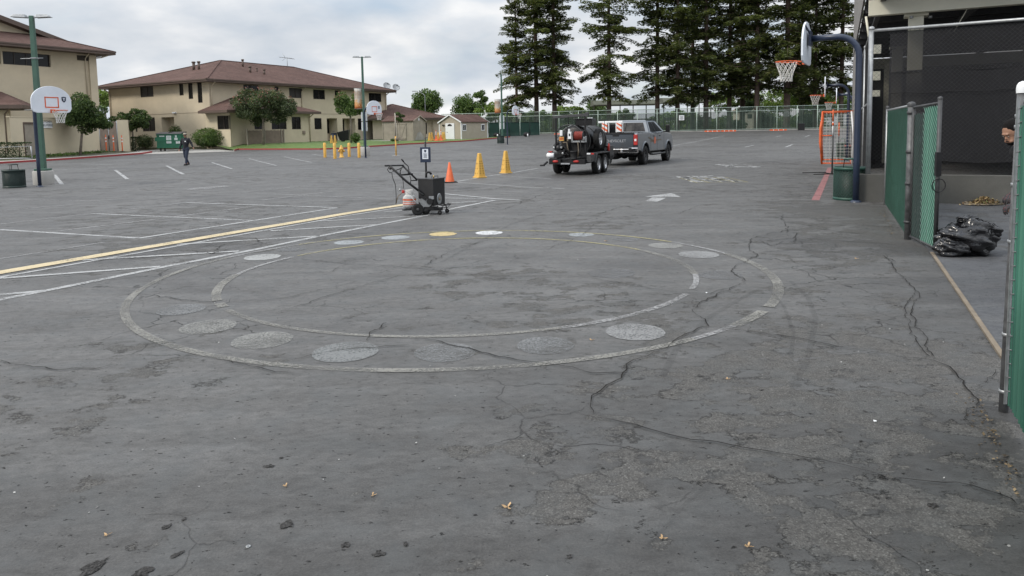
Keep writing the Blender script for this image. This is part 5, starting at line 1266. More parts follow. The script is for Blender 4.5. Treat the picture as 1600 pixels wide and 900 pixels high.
q.tube([(g0_.x, g0_.y, .06), (g0_.x, g0_.y, 1.88)], .02, 8); q.tube([(g0_.x, g0_.y, 1.87), (gp.x, gp.y, 1.9)], .018, 8); q.tube([(g0_.x, g0_.y, .06), (gp.x, gp.y, .05)], .018, 8)
gfr = q.build('frame', M_['darkgalv'], gl)
gm = g0_ + gd * (gL * .38)
slatpanel(gl, g0_, gm, .05, 1.80, -1, mt='slatd', name='dark_slats', wire='darkgalv', r=.0016)
slatpanel(gl, gm, gp - gd * .03, .05, 1.88, -1)
q = MB(); q.box((gp.x, gp.y, 1.13), (.07, .06, .30), math.atan2(gd.y, gd.x)); q.build('latch_plate', M_['black'], gl)
q = MB(); q.tube([(gp.x + .085 * math.cos(a), gp.y - .03, .86 + .085 * math.sin(a)) for a in [i * PI / 8 for i in range(16)]], .006, 6, closed=True); q.build('latch_ring', M_['blackm'], gl)
for z in (1.42, .42):
    q = MB(); c = hp + gd * .10 + Vector((.055, 0, 0)); q.box((c.x, c.y, z + .03), (.12, .04, .04), math.atan2(gd.y, gd.x)); q.cyl((c.x + .01, c.y - .09, z), (c.x + .03, c.y - .01, z), .04, .034, 12); q.ell((c.x + .01, c.y - .09, z), (.042, .02, .04), 10); h_ = q.build('hinge_cap', M_['white'], gl)

# side fence with windscreen, and the cross fence above the low wall
C0 = PXY(1355, 15.15, 0); c1_ = PXY(1600, 13.9); cd_ = Vector((c1_.x - C0.x, c1_.y - C0.y, 0)).normalized(); C1 = C0 + cd_ * 9; cn_ = Vector((cd_.y, -cd_.x, 0))
t = thing('low_concrete_wall', 'low stained concrete wall under the black screened fence', 'wall', (0, 0, 0)); q = MB(); q.beam(Vector((C0.x, C0.y, .29)) - cd_ * .2, Vector((C1.x, C1.y, .29)), .22, .60); q.build('wall', M_['wallconc'], t, bevel=.01)
cf_ = thing('screened_chain_link_fence', 'high chain link fence with black windscreen fabric standing on the low concrete wall', 'fence', (0, 0, 0))
for s in (0, 3.0, 6.0, 9.0):
    c = C0 + cd_ * s; o = fpost(cf_, c, 3.66, .05 if s == 0 else .035, 'galv', 'galv'); 
q = MB(); q.tube([(C0.x, C0.y, 3.60), (C1.x, C1.y, 3.66)], .033, 10); q.build('rail', M_['galv'], cf_)
q = MB(); chain(q, C0 - cn_ * -.0, C1, .62, 3.62, .085, .0022); q.build('wire_mesh', M_['darkgalv'], cf_)
bk_ = -cn_ * .03
q = MB(); a = C0 + cd_ * .35 + bk_; b = C1 + bk_; k = 24; vs = []
for i in range(k + 1):
    c = a + (b - a) * i / k; w = .02 * math.sin(i * 1.7); c = c - cn_ * w; vs += [(c.x, c.y, .86 + .03 * math.sin(i)), (c.x, c.y, 2.72 + .03 * math.sin(i * .9))]
q.add(vs, [(2 * i, 2 * i + 2, 2 * i + 3, 2 * i + 1) for i in range(k)], smooth=True); q.build('windscreen', M_['windscreen'], cf_)
q = MB(); q.quad((a.x, a.y, 2.7), (b.x, b.y, 2.7), (b.x, b.y, 3.58), (a.x, a.y, 3.56)); q.build('upper_windscreen', M_['windscreen2'], cf_)
q = MB(); q.tube([(a.x + (b.x - a.x) * i / 30, a.y + (b.y - a.y) * i / 30 - .05, 2.28 + .015 * math.sin(i * 2)) for i in range(31)], .006, 4); q.build('tie_rope', M_['blackm'], cf_)
sf = thing('screened_chain_link_fence', 'high chain link side fence running back behind the near blue hoop pole', 'fence', (0, 0, 0))
S1 = C0 + FD * 22
for s in (4, 8, 12, 16, 20): c = C0 + FD * s; fpost(sf, c, 3.66, .035, 'galv', 'galv')
q = MB()
for z in (3.62, 2.1, .2): q.tube([(C0.x, C0.y, z), (S1.x, S1.y, z)], .025, 8)
q.build('rail', M_['galv'], sf)
q = MB(); chain(q, C0, S1, .1, 3.6, .11, .003); q.build('wire_mesh', M_['darkgalv'], sf)
# shelter
sh = thing('lunch_shelter', 'large open shelter with cream steel beam and columns behind the black screened fence', 'shelter', (0, 0, 0))
B0 = PXY(1350, 17.2, 0); B1 = B0 + cd_ * 14
q = MB(); q.beam(Vector((B0.x, B0.y, 4.38)), Vector((B1.x, B1.y, 4.38)), .22, .36); q.build('beam', M_['cream'], sh, bevel=.01)
q = MB(); q.beam(Vector((B0.x + FD.x * 17, B0.y + FD.y * 17, 4.33)), Vector((B1.x + FD.x * 17, B1.y + FD.y * 17, 4.33)), .22, .45); q.build('beam', M_['cream'], sh)
for i, (px, Y) in enumerate(((1423, 17.0), (1397, 24), (1700, 16), (1600, 24.5), (1384, 30), (1530, 31))):
    c = PXY(px, Y, 0); q = MB(); q.box((c.x, c.y, 2.1), (.31, .31, 4.2), math.atan2(cd_.y, cd_.x)); q.box((c.x, c.y, 4.17), (.5, .4, .06), math.atan2(cd_.y, cd_.x)); co_ = q.build('column', M_['cream'], sh, bevel=.01)
    if i < 2:
        q = MB()
        for s in (-1, 1): q.cyl((c.x + .22 * s, c.y - .2, 4.08), (c.x + .22 * s, c.y - .2, 4.14), .04, .04, 8)
        q.build('bolt', M_['galv'], co_)
q = MB(); A0 = B0 - FD * 1.2; A1 = B1 - FD * 1.2; D0 = B0 + FD * 18.5; D1 = B1 + FD * 18.5
q.prism([(A0.x, A0.y), (A1.x, A1.y), (D1.x, D1.y), (D0.x, D0.y)], 4.86, 4.95, 'z')
rf_ = q.build('roof', M_['darkgalv'], sh)
q = MB()
for i in range(9):
    a = B0 + FD * (i * 2.1 + .3) + Vector((0, 0, 4.72)); b = B1 + FD * (i * 2.1 + .3) + Vector((0, 0, 4.72)); q.beam(a, b, .1, .22)
for i in range(7):
    a = B0 + cd_ * (.3 + i * 2.2) - FD * 1 + Vector((0, 0, 4.56)); b = a + FD * 19; q.beam(a, b, .12, .1)
q.build('purlins', M_['darkgalv'], rf_)
q = MB(); a = B0 + FD * 17.5; b = B1 + FD * 17.5; q.beam(Vector((a.x, a.y, 2.05)), Vector((b.x, b.y, 2.05)), .2, 4.16)
q.build('back_wall', M_['darkwall'], sh)
q = MB(); a = B0 + FD * .3 - cd_ * .06; n = 16
for i in range(26):
    z = 4.9 + i * .2; b0 = Vector((a.x, a.y, z)); q.beam(b0, b0 + FD * 18, .05, .185)
for i in range(22):
    z = .3 + i * .2; b0 = Vector((a.x, a.y, z)) + FD * 9.5; q.beam(b0, b0 + FD * 8.5, .05, .185)
q.build('siding', M_['siding'], sh)
q = MB(); a = B0 - cd_ * .05; q.tube([(a.x, a.y, 4.2), (a.x - .0, a.y - .2, 3.6)], .03, 6); a2 = B0 + cd_ * 1.7; q.tube([(a2.x, a2.y - .1, 3.7), (a2.x + .45, a2.y - .1, 4.5)], .008, 4); q.build('conduit', M_['cream'], sh)
for i in range(3):
    q = MB(); z = (2.95, 2.35, 1.95)[i] + .4; c = C0 + cd_ * .16 + FD * 1.5; q.box((c.x, c.y, z), (.16, .1, (.2, .2, .14)[i])); o = q.build('junction_box', M_['cream'], sh)
# ================================================================ LIGHT POLES
def lightpole(label, loc, ztop, rz, conc=(.33, .5), banner=False, signs=False, brackets=()):
    t = thing('light_pole', label, 'light pole', loc, rz, 'green light poles along the yard')
    q = MB(); r, h = conc; q.lathe([(r * .98, -.05), (r, .02), (r, h - .03), (r - .03, h), (0.001, h)], 20); q.build('concrete_base', M_['concrete'], t)
    q = MB(); q.box((0, 0, h + .04), (.42, .42, .08)); q.add([(-.1, -.1, h), (.1, -.1, h), (.1, .1, h), (-.1, .1, h), (-.07, -.07, ztop), (.07, -.07, ztop), (.07, .07, ztop), (-.07, .07, ztop)], [(0, 1, 5, 4), (1, 2, 6, 5), (2, 3, 7, 6), (3, 0, 4, 7), (4, 5, 6, 7)]); q.build('pole', M_['polegreen'], t, bevel=.012)
    for s in (-1, 1):
        q = MB(); q.beam((s * .05, 0, ztop - .06), (s * .2, 0, ztop - .04), .06, .06)
        q.add([(s * .16, -.13, ztop - .08), (s * .66, -.13, ztop - .05), (s * .66, .13, ztop - .05), (s * .16, .13, ztop - .08), (s * .2, -.1, ztop + .04), (s * .55, -.1, ztop + .04), (s * .55, .1, ztop + .04), (s * .2, .1, ztop + .04)], [(3, 2, 1, 0), (4, 5, 6, 7), (0, 1, 5, 4), (1, 2, 6, 5), (2, 3, 7, 6), (3, 0, 4, 7)])
        q.build('lamp_head', M_['galv'], t, bevel=.01)
    for z in brackets:
        q = MB(); q.tube([(-.45, -.03, z - .02), (.3, -.03, z)], .014, 6); q.box((0, 0, z), (.2, .2, .04)); q.build('banner_bracket', M_['galv'], t)
    if banner:
        zb, w, h_ = banner; q = MB(); k = 8; vs = []
        for i in range(k + 1):
            for x in (-.12 - w, -.12): vs.append((x, .02 * math.sin(i * .8 + x * 3), zb + h_ * i / k))
        q.add(vs, [(2 * i, 2 * i + 1, 2 * i + 3, 2 * i + 2) for i in range(k)], smooth=True); b_ = q.build('banner', M_['banner'], t)
        s_ = b_.modifiers.new('s', 'SOLIDIFY'); s_.thickness = .006
        for z in (zb, zb + h_): q = MB(); q.tube([(.0, 0, z), (-.15 - w, 0, z)], .018, 6); q.build('banner_arm', M_['galv'], b_)
    if signs:
        z0, z1, w = signs; hh = (z1 - z0) / 2
        for i in range(2): q = MB(); q.box((0, .1, z0 + hh * (i + .5)), (w, .015, hh * .9)); q.build('sign_panel', M_['white'], t)
    return t
mt, tt, bb_ = newmat('banner'); x = NT(tt); pz = x.n('SeparateXYZ'); x.l(x.n('TexCoord').outputs['Generated'], pz.inputs[0])
col = x.ramp(x.math('ADD', pz.outputs[2], x.math('MULTIPLY', x.math('SUBTRACT', x.noise(x.pos(True), 7, 4), .5), .7)), [(.05, (.42, .12, .03)), (.3, (.55, .30, .12)), (.45, (.50, .46, .40)), (.75, (.36, .27, .2)), (1, (.5, .5, .48))])
x.l(col, bb_.inputs['Base Color']); bb_.inputs['Roughness'].default_value = .8; M_['banner'] = mt
p = G(56, 289.5); pl = p + Vector((0, .45, 0)); lightpole('green light pole on a round concrete base at the left edge, beside the dark bin', pl, 6.05, R(8), (.34, .5), brackets=(4.55, 2.72))
p = PXY(571, 50.7); ph = lightpole('green light pole with orange banner behind the yellow bollards', p, zat(565, 92, 50.7), R(8), (.33, .62), banner=(zat(560, 172, 50.7), .5, 1.42), signs=(zat(569, 207, 50.7), zat(569, 176, 50.7), .42))
p = PXY(785, 74); p.z = gz(74); lightpole('farthest green light pole with banner, rising beside the dark round bin', p, zat(784, 117, 74) - p.z, R(8), (.33, .55), banner=(zat(779, 177, 74) - p.z, .62, 1.42), signs=(zat(785, 202, 74) - p.z, zat(785, 180, 74) - p.z, .5))

# ================================================================ BASKETBALL HOOPS
def hoop(label, base, face, L_, rim, r=.057, emblem=True, az=None, board='boardw'):
    rz = math.atan2(-face[0], face[1]); t = thing('basketball_hoop', label, 'basketball hoop', base, rz, 'basketball hoops round the yard')
    za = az or rim + .42; rc = .42; q = MB()
    q.tube([(0, 0, -.02), (0, 0, .9), (0, 0, za - rc)] + [(0, rc - rc * math.cos(R(a)), za - rc + rc * math.sin(R(a))) for a in range(15, 91, 15)] + [(0, L_ - .12, za)], r, 12)
    q.lathe([(r + .05, 0), (r + .04, .03), (r, .05)], 14); q.build('pole', M_['navy'], t)
    q = MB(); q.box((0, L_ - .10, za), (.3, .05, .3)); q.beam((-.12, L_ - .1, za + .1), (-.4, L_ - .03, za + .25), .03, .03); q.beam((.12, L_ - .1, za + .1), (.4, L_ - .03, za + .25), .03, .03); q.build('bracket', M_['navy'], t)
    zc = rim + .36; pts = [(-.50, -.44), (-.62, -.40), (-.68, -.30), (-.685, -.05)] + [(.685 * math.cos(R(a)) * 1.0, -.05 + .51 * math.sin(R(a))) for a in range(170, 9, -10)] + [(.685, -.05), (.68, -.30), (.62, -.40), (.50, -.44)]
    q = MB(); q.prism([(zc + b, a) for a, b in pts], L_ - .04, L_, 'y'); bd = q.build('backboard', M_[board], t, bevel=.008)
    q = MB(); y = L_ + .004
    for a, b, w, h in ((0, .16, .47, .035), (0, -.17, .47, .035), (-.22, 0, .035, .36), (.22, 0, .035, .36)): q.box((a, y, zc - .08 + b), (w, .006, h))
    q.build('target_square', M_['orange'], bd)
    if emblem:
        q = MB(); q.prism([(zc + .10, -.50), (zc + .12, -.42), (zc + .10, -.34), (zc - .02, -.35), (zc - .08, -.42), (zc - .02, -.49)], y, y + .004, 'y'); em = q.build('shield_emblem', M_['navy'], bd)
        q = MB(); q.box((-.42, y + .007, zc + .03), (.03, .004, .1)); q.box((-.42, y + .0075, zc + .06), (.08, .003, .02)); q.build('emblem_mark', M_['boardw'], em)
    q = MB(); c = (0, L_ + .15 + .23); q.tube([(c[0] + .228 * math.cos(i * PI / 12), c[1] + .228 * math.sin(i * PI / 12), rim) for i in range(24)], .011, 6, closed=True)
    q.box((0, L_ + .03, rim - .02), (.14, .05, .12)); q.tube([(-.06, L_ + .03, rim - .01), (-.16, L_ + .2, rim - .005)], .009, 5); q.tube([(.06, L_ + .03, rim - .01), (.16, L_ + .2, rim - .005)], .009, 5); q.tube([(-.12, L_ + .1, rim - .08), (0, L_ + .2, rim - .03), (.12, L_ + .1, rim - .08)], .008, 5)
    q.build('rim', M_['orange'], t)
    q = MB(); lv = [(0.225, 0), (.20, -.09), (.165, -.18), (.135, -.27), (.12, -.36), (.125, -.43)]; n = 12
    for i in range(n):
        for s in (-1, 1):
            q.tube([(c[0] + rr * math.cos((i + s * .5 * k) * 2 * PI / n), c[1] + rr * math.sin((i + s * .5 * k) * 2 * PI / n), rim + zz) for k, (rr, zz) in enumerate(lv)], .006, 4, cap=False)
    q.build('net', M_['net'], t)
    return t
def fdir(deg): return (math.sin(R(deg)), -math.cos(R(deg)))
b = G(62.5, 292); hoop('fan backboard hoop at the left edge beside the concrete pole base', b, fdir(66), .95, 2.60)
b = G(571.5, 247); hoop('fan backboard hoop on the navy pole beside the yellow fire hydrant', b, fdir(58), .9, 2.86)
b = G(793, 226); hoop('distant fan backboard hoop in front of the far green fence', b, fdir(62), .95, 2.9)
b = G(1337, 316); hoop('near basketball hoop on the right, seen edge on, its net hanging against the redwoods', b, (-.87, .49), 1.05, 3.04, .064, az=3.5)
b = PXY(1324, 32); hoop('second hoop on the right side, above the orange goal', b, (-.91, .41), 1.0, 3.0, .064)
b = PXY(1331, 41.5); hoop('third and smallest hoop on the right side, behind the orange goal', b, (-.91, .41), .9, 2.95, .064)

# ================================================================ BINS
def litterbin(label, loc, r, h, mt, inner='bind', cap=True):
    t = thing('litter_bin', label, 'litter bin', loc, 0, 'round mesh litter bins')
    q = MB(); k = 40; n = 14
    q.lathe([(r * .93, .04), (r * .93, h - .02), (r * .6, h - .02)], 24); q.build('liner', M_[inner], t)
    q = MB(); pitch = 2 * PI / 34; rows = int(h / .045)
    for i in range(34):
        for s in (-1, 1): q.tube([(r * math.cos(i * pitch + s * z * pitch * .5), r * math.sin(i * pitch + s * z * pitch * .5), .04 + z * (h - .08) / rows) for z in range(rows + 1)], .0055, 3, cap=False)
    for z in (.03, h - .03): q.lathe([(r - .012, z - .03), (r + .012, z - .03), (r + .012, z + .03), (r - .012, z + .03), (r - .012, z - .03)], 28)
    q.build('mesh_body', M_[mt], t)
    if cap:
        q = MB(); q.lathe([(r * .42, h + .17), (r * .46, h + .16), (r * .46, h + .185), (0.001, h + .2)], 20); cp = q.build('rain_lid', M_[mt], t)
        q = MB()
        for i in range(3): q = MB(); a = i * 2.1 + .4; q.tube([(r * .45 * math.cos(a), r * .45 * math.sin(a), h - .02), (r * .38 * math.cos(a), r * .38 * math.sin(a), h + .17)], .009, 5); q.build('lid_post', M_['blackm'], cp)
    return t
litterbin('dark green round mesh bin at the left edge beside the concrete pole base', G(23, 293), .33, .62, 'bind')
litterbin('large green round mesh bin at the foot of the near hoop', PXY(1328.5, 15.62), .345, .72, 'bing', 'bind')
litterbin('dark round mesh bin at the foot of the farthest light pole', PXY(782.5, 72.6), .36, .78, 'bind', cap=False)
t_ = litterbin('slim blue grey litter bin on the lawn behind the yellow cones', on(522, 75.5), .3, .95, 'navy', 'navy')
litterbin('dark green round mesh bin farther back behind the orange goal', PXY(1317, 36), .32, .75, 'bing')
# black equipment case by goal
c = PXY(1327, 34); t = thing('storage_tub', 'upright black storage tub with red lid beside the orange goal', 'storage tub', c); q = MB(); q.box((0, 0, .3), (.3, .4, .6)); q.build('body', M_['black'], t, bevel=.03); q = MB(); q.box((0, 0, .64), (.32, .42, .06)); q.build('lid', M_['redp'], t, bevel=.01)
# blackish cart near porch
c = on(539, 76); t = thing('trash_cart', 'black open wheeled cart under the arcade left of the lawn tree', 'cart', c); q = MB(); q.add([(-.5, -.3, .15), (.4, -.3, .15), (.4, .3, .15), (-.5, .3, .15), (-.75, -.4, 1.0), (.5, -.4, 1.25), (.5, .4, 1.25), (-.75, .4, 1.0)], [(3, 2, 1, 0), (4, 5, 6, 7), (0, 1, 5, 4), (1, 2, 6, 5), (2, 3, 7, 6), (3, 0, 4, 7)]); q.build('body', M_['black'], t, bevel=.02)
for s in (-.35, .35): q = MB(); q.cyl((-.2, s - .04, .15), (-.2, s + .04, .15), .15, .15, 12); q.build('wheel', M_['rubber'], t)

# ================================================================ GOAL AND STAND
e_ = Vector((.91, -.41, 0)); d_ = Vector((.41, .91, 0)); g = G(1284, 256.5)
t = thing('portable_goal', 'orange framed portable goal with white net in front of the side fence', 'goal', g, 0)
D = lambda a, b, z: tuple(d_ * a + e_ * b + Vector((0, 0, z)))
q = MB(); r = .028; Wd, Hg, Dp = 3.4, 2.2, 1.15
for a in (0, Wd):
    q.tube([D(a, 0, 0), D(a, -.05, .7), D(a, -.05, 1.5), D(a, 0, Hg)], .04, 8); q.tube([D(a, 0, Hg), D(a, Dp, Hg)], r, 6); q.tube([D(a, 0, .04), D(a, Dp, .04)], r, 6)
q.tube([D(0, 0, Hg), D(Wd, 0, Hg)], .04, 8); q.tube([D(0, Dp, .04), D(Wd, Dp, .04)], r, 6); q.tube([D(0, Dp, Hg), D(Wd, Dp, Hg)], r, 6); q.tube([D(0, 0, 1.2), D(0, .45, 1.2)], r, 6)
q.build('frame', M_['orange'], t)
q = MB(); q.tube([D(-.02, -.02, .45), D(-.02, -.07, .9), D(-.02, -.07, 1.5), D(-.02, -.03, 1.8)], [.045, .055, .055, .045], 8); q.build('padding', M_['coneorange'], t)
q = MB()
for i in range(9):                                     # net: both sides and back
    s = i / 8
    for a in (0, Wd): q.tube([D(a, Dp * s, 0.04), D(a, Dp * s, Hg - .25 * math.sin(PI * s) * 0)], .005, 3, cap=False)
for i in range(18):
    z = Hg * i / 17
    for a in (0, Wd): q.tube([D(a, 0, z), D(a, Dp, z)], .005, 3, cap=False)
    q.tube([D(0, Dp + .05, z), D(Wd * .5, Dp + .2, z - .03), D(Wd, Dp + .05, z)], .005, 3, cap=False)
for i in range(27): q.tube([D(Wd * i / 26, Dp + .05, Hg), D(Wd * i / 26, Dp + .15, Hg / 2), D(Wd * i / 26, Dp + .05, 0.04)], .005, 3, cap=False)
for i in range(9):
    q.tube([D(0, Dp * i / 8, Hg - .02), D(.3, Dp * i / 8, Hg - .3 * math.sin(PI * i / 8)), D(Wd, Dp * i / 8, Hg)], .005, 3, cap=False)
q.build('net', M_['net'], t)
q = MB(); q.tube([D(0, Dp, 0), D(0, Dp + .04, 1.2), D(0, Dp - .06, Hg)], .035, 8); q.build('rear_post', M_['white'], t)
g = G(1300, 272.5); t = thing('training_net_stand', 'slim grey upright stand with long black feet in front of the orange goal', 'net stand', g, 0)
q = MB(); q.tube([(0, 0, 0), (0, 0, 1.3)], .026, 8); q.build('lower_pole', M_['darkgalv'], t); q = MB(); q.tube([(0, 0, 1.3), (0, 0, 1.75)], .024, 8); q.tube([(.03, .02, .6), (.03, .02, 1.7)], .016, 6); q.build('upper_pole', M_['white'], t)
q = MB(); q.tube([(0, 0, 1.75), (0, 0, 2.15)], .024, 8); q.tube([(0, 0, 1.62), (0, 0, 1.72)], .034, 8); q.build('orange_sleeve', M_['coneorange'], t)
q = MB(); q.tube([(-.62, 0, .015), (.06, 0, .015)], .016, 6); q.tube([(-.62, .9, .015), (.2, .9, .015)], .014, 6); q.tube([(0, 0, .02), (.02, .9, .02)], .014, 6); q.build('foot', M_['blackm'], t)
g = PXY(1310, 34); t = thing('training_net_stand', 'second slim stand with orange top seen through the goal net', 'net stand', g, 0)
q = MB(); q.tube([(0, 0, 0), (0, 0, 2.1)], .024, 8); q.tube([(-.55, 0, .015), (.45, 0, .015)], .016, 6); q.build('pole', M_['darkgalv'], t); q = MB(); q.tube([(0, 0, 1.1), (0, 0, 1.75)], .032, 8); q.build('orange_sleeve', M_['coneorange'], t)

# ================================================================ CONES, BOLLARDS, HYDRANT
def rcone(label, loc, h, r, group='orange cones'):
    t = thing('traffic_cone', label, 'traffic cone', loc, .3, group)
    q = MB(); q.lathe([(r * .78, .03), (r * .72, .06), (.028, h - .01), (.02, h), (0.001, h)], 20); q.build('body', M_['coneorange'], t)
    q = MB(); q.box((0, 0, .016), (r * 2.15, r * 2.15, .032)); q.build('base', M_['rubber'], t, bevel=.006); return t
rcone('plain orange traffic cone on a black base, right of the line marking machine', G(703, 285), .66, .20)
M_['cone_hole'] = mat('cone_hole_shade', (0.20, 0.09, 0.03), .8)
def fcone(label, loc, h, rz):
    t = thing('safety_cone', label, 'safety cone', loc, rz, 'tall yellow perforated safety cones'); w0, w1 = .16, .055
    q = MB(); vs = []
    lev = [(.035, w0), (h * .5, (w0 + w1) / 2 + .003), (h - .02, w1), (h, w1 * .8)]
    for z, w in lev:
        c = w * .22
        vs += [(-w + c, -w, z), (w - c, -w, z), (w, -w + c, z), (w, w - c, z), (w - c, w, z), (-w + c, w, z), (-w, w - c, z), (-w, -w + c, z)]
    q.add(vs, [(8 * i + j, 8 * i + (j + 1) % 8, 8 * i + 8 + (j + 1) % 8, 8 * i + 8 + j) for i in range(3) for j in range(8)] + [tuple(range(24, 32))]); q.build('body', M_['coneyellow'], t)
    q = MB(); q.prism([(-.2, -.16), (-.16, -.2), (.16, -.2), (.2, -.16), (.2, .16), (.16, .2), (-.16, .2), (-.2, .16)], 0, .04, 'z'); q.build('base', M_['coneyellow'], t, bevel=.006)
    q = MB(); sl = (w0 - w1) / (h - .055)
    for side in range(4):
        T = Matrix.Rotation(side * PI / 2, 4, 'Z')
        for i in range(6):
            z = .16 + i * .085 * h / .87
            for s in (-1, 1):
                if i % 2 and side % 2: continue
                w = w0 - sl * (z - .035); c = T @ Vector((s * w * .42, -w - .001, z)); n_ = T @ Vector((0, -1, 0)); q.cyl(c, c + n_ * .003, .02, .02, 8)
    q.build('holes', M_['cone_hole'], t)
    q = MB()
    for i in range(4):
        T = Matrix.Rotation(PI / 2, 4, 'Z'); z = .2 + i * .1; w = w0 - sl * (z - .035); c = T @ Vector((0, -w - .001, z)); q.cyl(c, c + Vector((.003, 0, 0)), .013, .013, 6)
    q.build('dark_holes', M_['blackm'], t)
    return t
fc = fcone('tall yellow perforated safety cone, the left of the two standing alone near the orange cone', G(749.7, 277.5), .87, R(35))
dup(fc, G(790.5, 270.5), R(35), 'tall yellow perforated safety cone, the right of the two standing alone, nearer the trailer')
for px, Y, lb_, s in ((518, 71, 'yellow safety cone on the lawn edge, left of the pair behind the bollards', .85), (523.5, 71.4, 'yellow safety cone on the lawn edge, right of the pair behind the bollards', .85), (671.3, 79.6, 'yellow cone on the lawn edge, far left of the cluster by the shed', 1), (674.8, 80.3, 'yellow cone second from the left in the cluster by the shed', 1), (685, 80.6, 'yellow cone between the two orange delineators by the shed', 1), (691.8, 81, 'yellow cone at the right end of the cluster beside the shed door', 1), (694, 82.2, 'yellow cone half hidden at the very end of the cluster by the shed door', 1)):
    dup(fc, on(px, Y), R(20 + px % 30), lb_, (s * 1.05, s * 1.05, s * 1.05))
def delin(label, loc, h, base=False):
    t = thing('delineator_post', label, 'delineator', loc, 0, 'orange delineator posts')
    q = MB(); q.lathe([(.055, 0.03), (.05, h * .4), (.045, h - .1), (.02, h - .08), (.02, h - .04), (.045, h - .03), (.045, h), (.001, h)], 12); q.build('post', M_['coneorange'], t)
    for z in (h * .62, h * .80): q = MB(); q.lathe([(.053, z - .06), (.053, z + .06)], 12); q.build('reflective_band', M_['white'], t)
    q = MB(); q.lathe([(.19, 0), (.19, .03), (.08, .05), (.06, .09)] if not base else [(.3, 0), (.26, .06), (.1, .3), (.05, .55)], 12); q.build('base', M_['rubber'] if not base else M_['orange'], t); return t
for px, Y, lb_ in ((166.5, 62.2, 'orange delineator post left of the three on the kerb before the grey gate'), (178.3, 62.8, 'middle orange delineator post of the three before the grey gate'), (191.5, 63.5, 'right orange delineator post of the three on the kerb before the wall return')):
    p = on(px, Y); delin(lb_, p, 1.5)
delin('red orange delineator with flared base, left one among the yellow cones by the shed', on(681.5, 80), 1.2, True); delin('red orange delineator with flared base, right one nearest the white shed door', on(689, 80.4), 1.2, True)
def bollard(label, loc, h):
    t = thing('bollard', label, 'bollard', loc, 0, 'yellow bollards round the hydrant'); q = MB(); q.lathe([(.10, -.02), (.10, h - .04), (.07, h - .005), (0.001, h)], 14); q.build('post', M_['yellow'], t)
    q = MB(); q.lathe([(.103, h * .75), (.103, h * .8)], 14); q.build('band', M_['coneyellow'], t); return t
for px, py, h, lb_ in ((508, 246, 1.0, 'leftmost yellow bollard near the hydrant'), (523.5, 248, 1.02, 'yellow bollard immediately left of the hydrant'), (545.8, 245, .95, 'yellow bollard immediately right of the hydrant'), (561.3, 246.3, .98, 'rightmost yellow bollard, touching the concrete pole base')): bollard(lb_, G(px, py), h)
p = G(533.8, 246); t = thing('fire_hydrant', 'yellow fire hydrant standing among four yellow bollards', 'fire hydrant', p, .2); q = MB()
q.lathe([(.17, 0), (.17, .05), (.12, .07), (.11, .5), (.15, .52), (.15, .57), (.13, .6), (.11, .68), (.05, .76), (.05, .82), (0.001, .83)], 16); q.build('body', M_['yellow'], t)
for a in (0, PI, -PI / 2): q = MB(); M2_ = Matrix.Rotation(a, 4, 'Z'); q.cyl(M2_ @ Vector((.1, 0, .43)), M2_ @ Vector((.2, 0, .43)), .07, .07, 12); q.cyl(M2_ @ Vector((.2, 0, .43)), M2_ @ Vector((.24, 0, .43)), .05, .04, 6); q.build('outlet_cap', M_['yellow'], t)
p = G(619, 243.3); t = thing('tetherball_pole', 'tetherball pole with yellow lower half and grey top, ball hanging at its side', 'tetherball pole', p)
q = MB(); q.cyl((0, 0, 0), (0, 0, 1.35), .05, .05, 10); q.build('yellow_sleeve', M_['yellow'], t); q = MB(); q.cyl((0, 0, 1.35), (0, 0, 2.95), .038, .038, 10); q.build('upper_pole', M_['shedgrey'], t)
q = MB(); q.tube([(.03, -.03, 2.9), (.09, -.05, 1.3)], .008, 4); q.build('rope', M_['net'], t); q = MB(); q.ell((.10, -.05, 1.15), (.12, .12, .12), 12); q.build('ball', M_['header'], t)
q = MB(); q.lathe([(.3, .0), (.3, .012), (0.001, .014)], 16); q.build('footing', M_['concrete'], t)
# small sign on post behind the machine
p = G(666.7, 300); t = thing('sign_stand', 'black framed white notice on a thin black post behind the line marking machine', 'sign', p, R(-4))
q = MB(); q.cyl((0, 0, 0), (0, 0, 1.38), .026, .026, 10); q.cyl((0, 0, 1.1), (0, 0, 1.5), .012, .012, 8); q.build('post', M_['black'], t)
q = MB(); q.lathe([(.2, 0), (.2, .03), (.04, .06)], 18); q.build('base', M_['rubber'], t)
q = MB(); q.box((0, -.035, 1.03), (.29, .025, .42)); pn = q.build('frame', M_['navy'], t, bevel=.01); q = MB(); q.box((0, -.052, 1.05), (.165, .01, .275)); pp = q.build('notice', M_['boardw'], pn)
q = MB(); q.prism([(1.16, -.03), (1.165, 0), (1.16, .03), (1.12, .025), (1.095, 0), (1.12, -.025)], -.062, -.059, 'y')
for i in range(5): q.box((0, -.06, 1.06 - i * .026), (.10 - .02 * (i % 2), .004, .008))
q.build('shield_emblem', M_['navy'], pp)
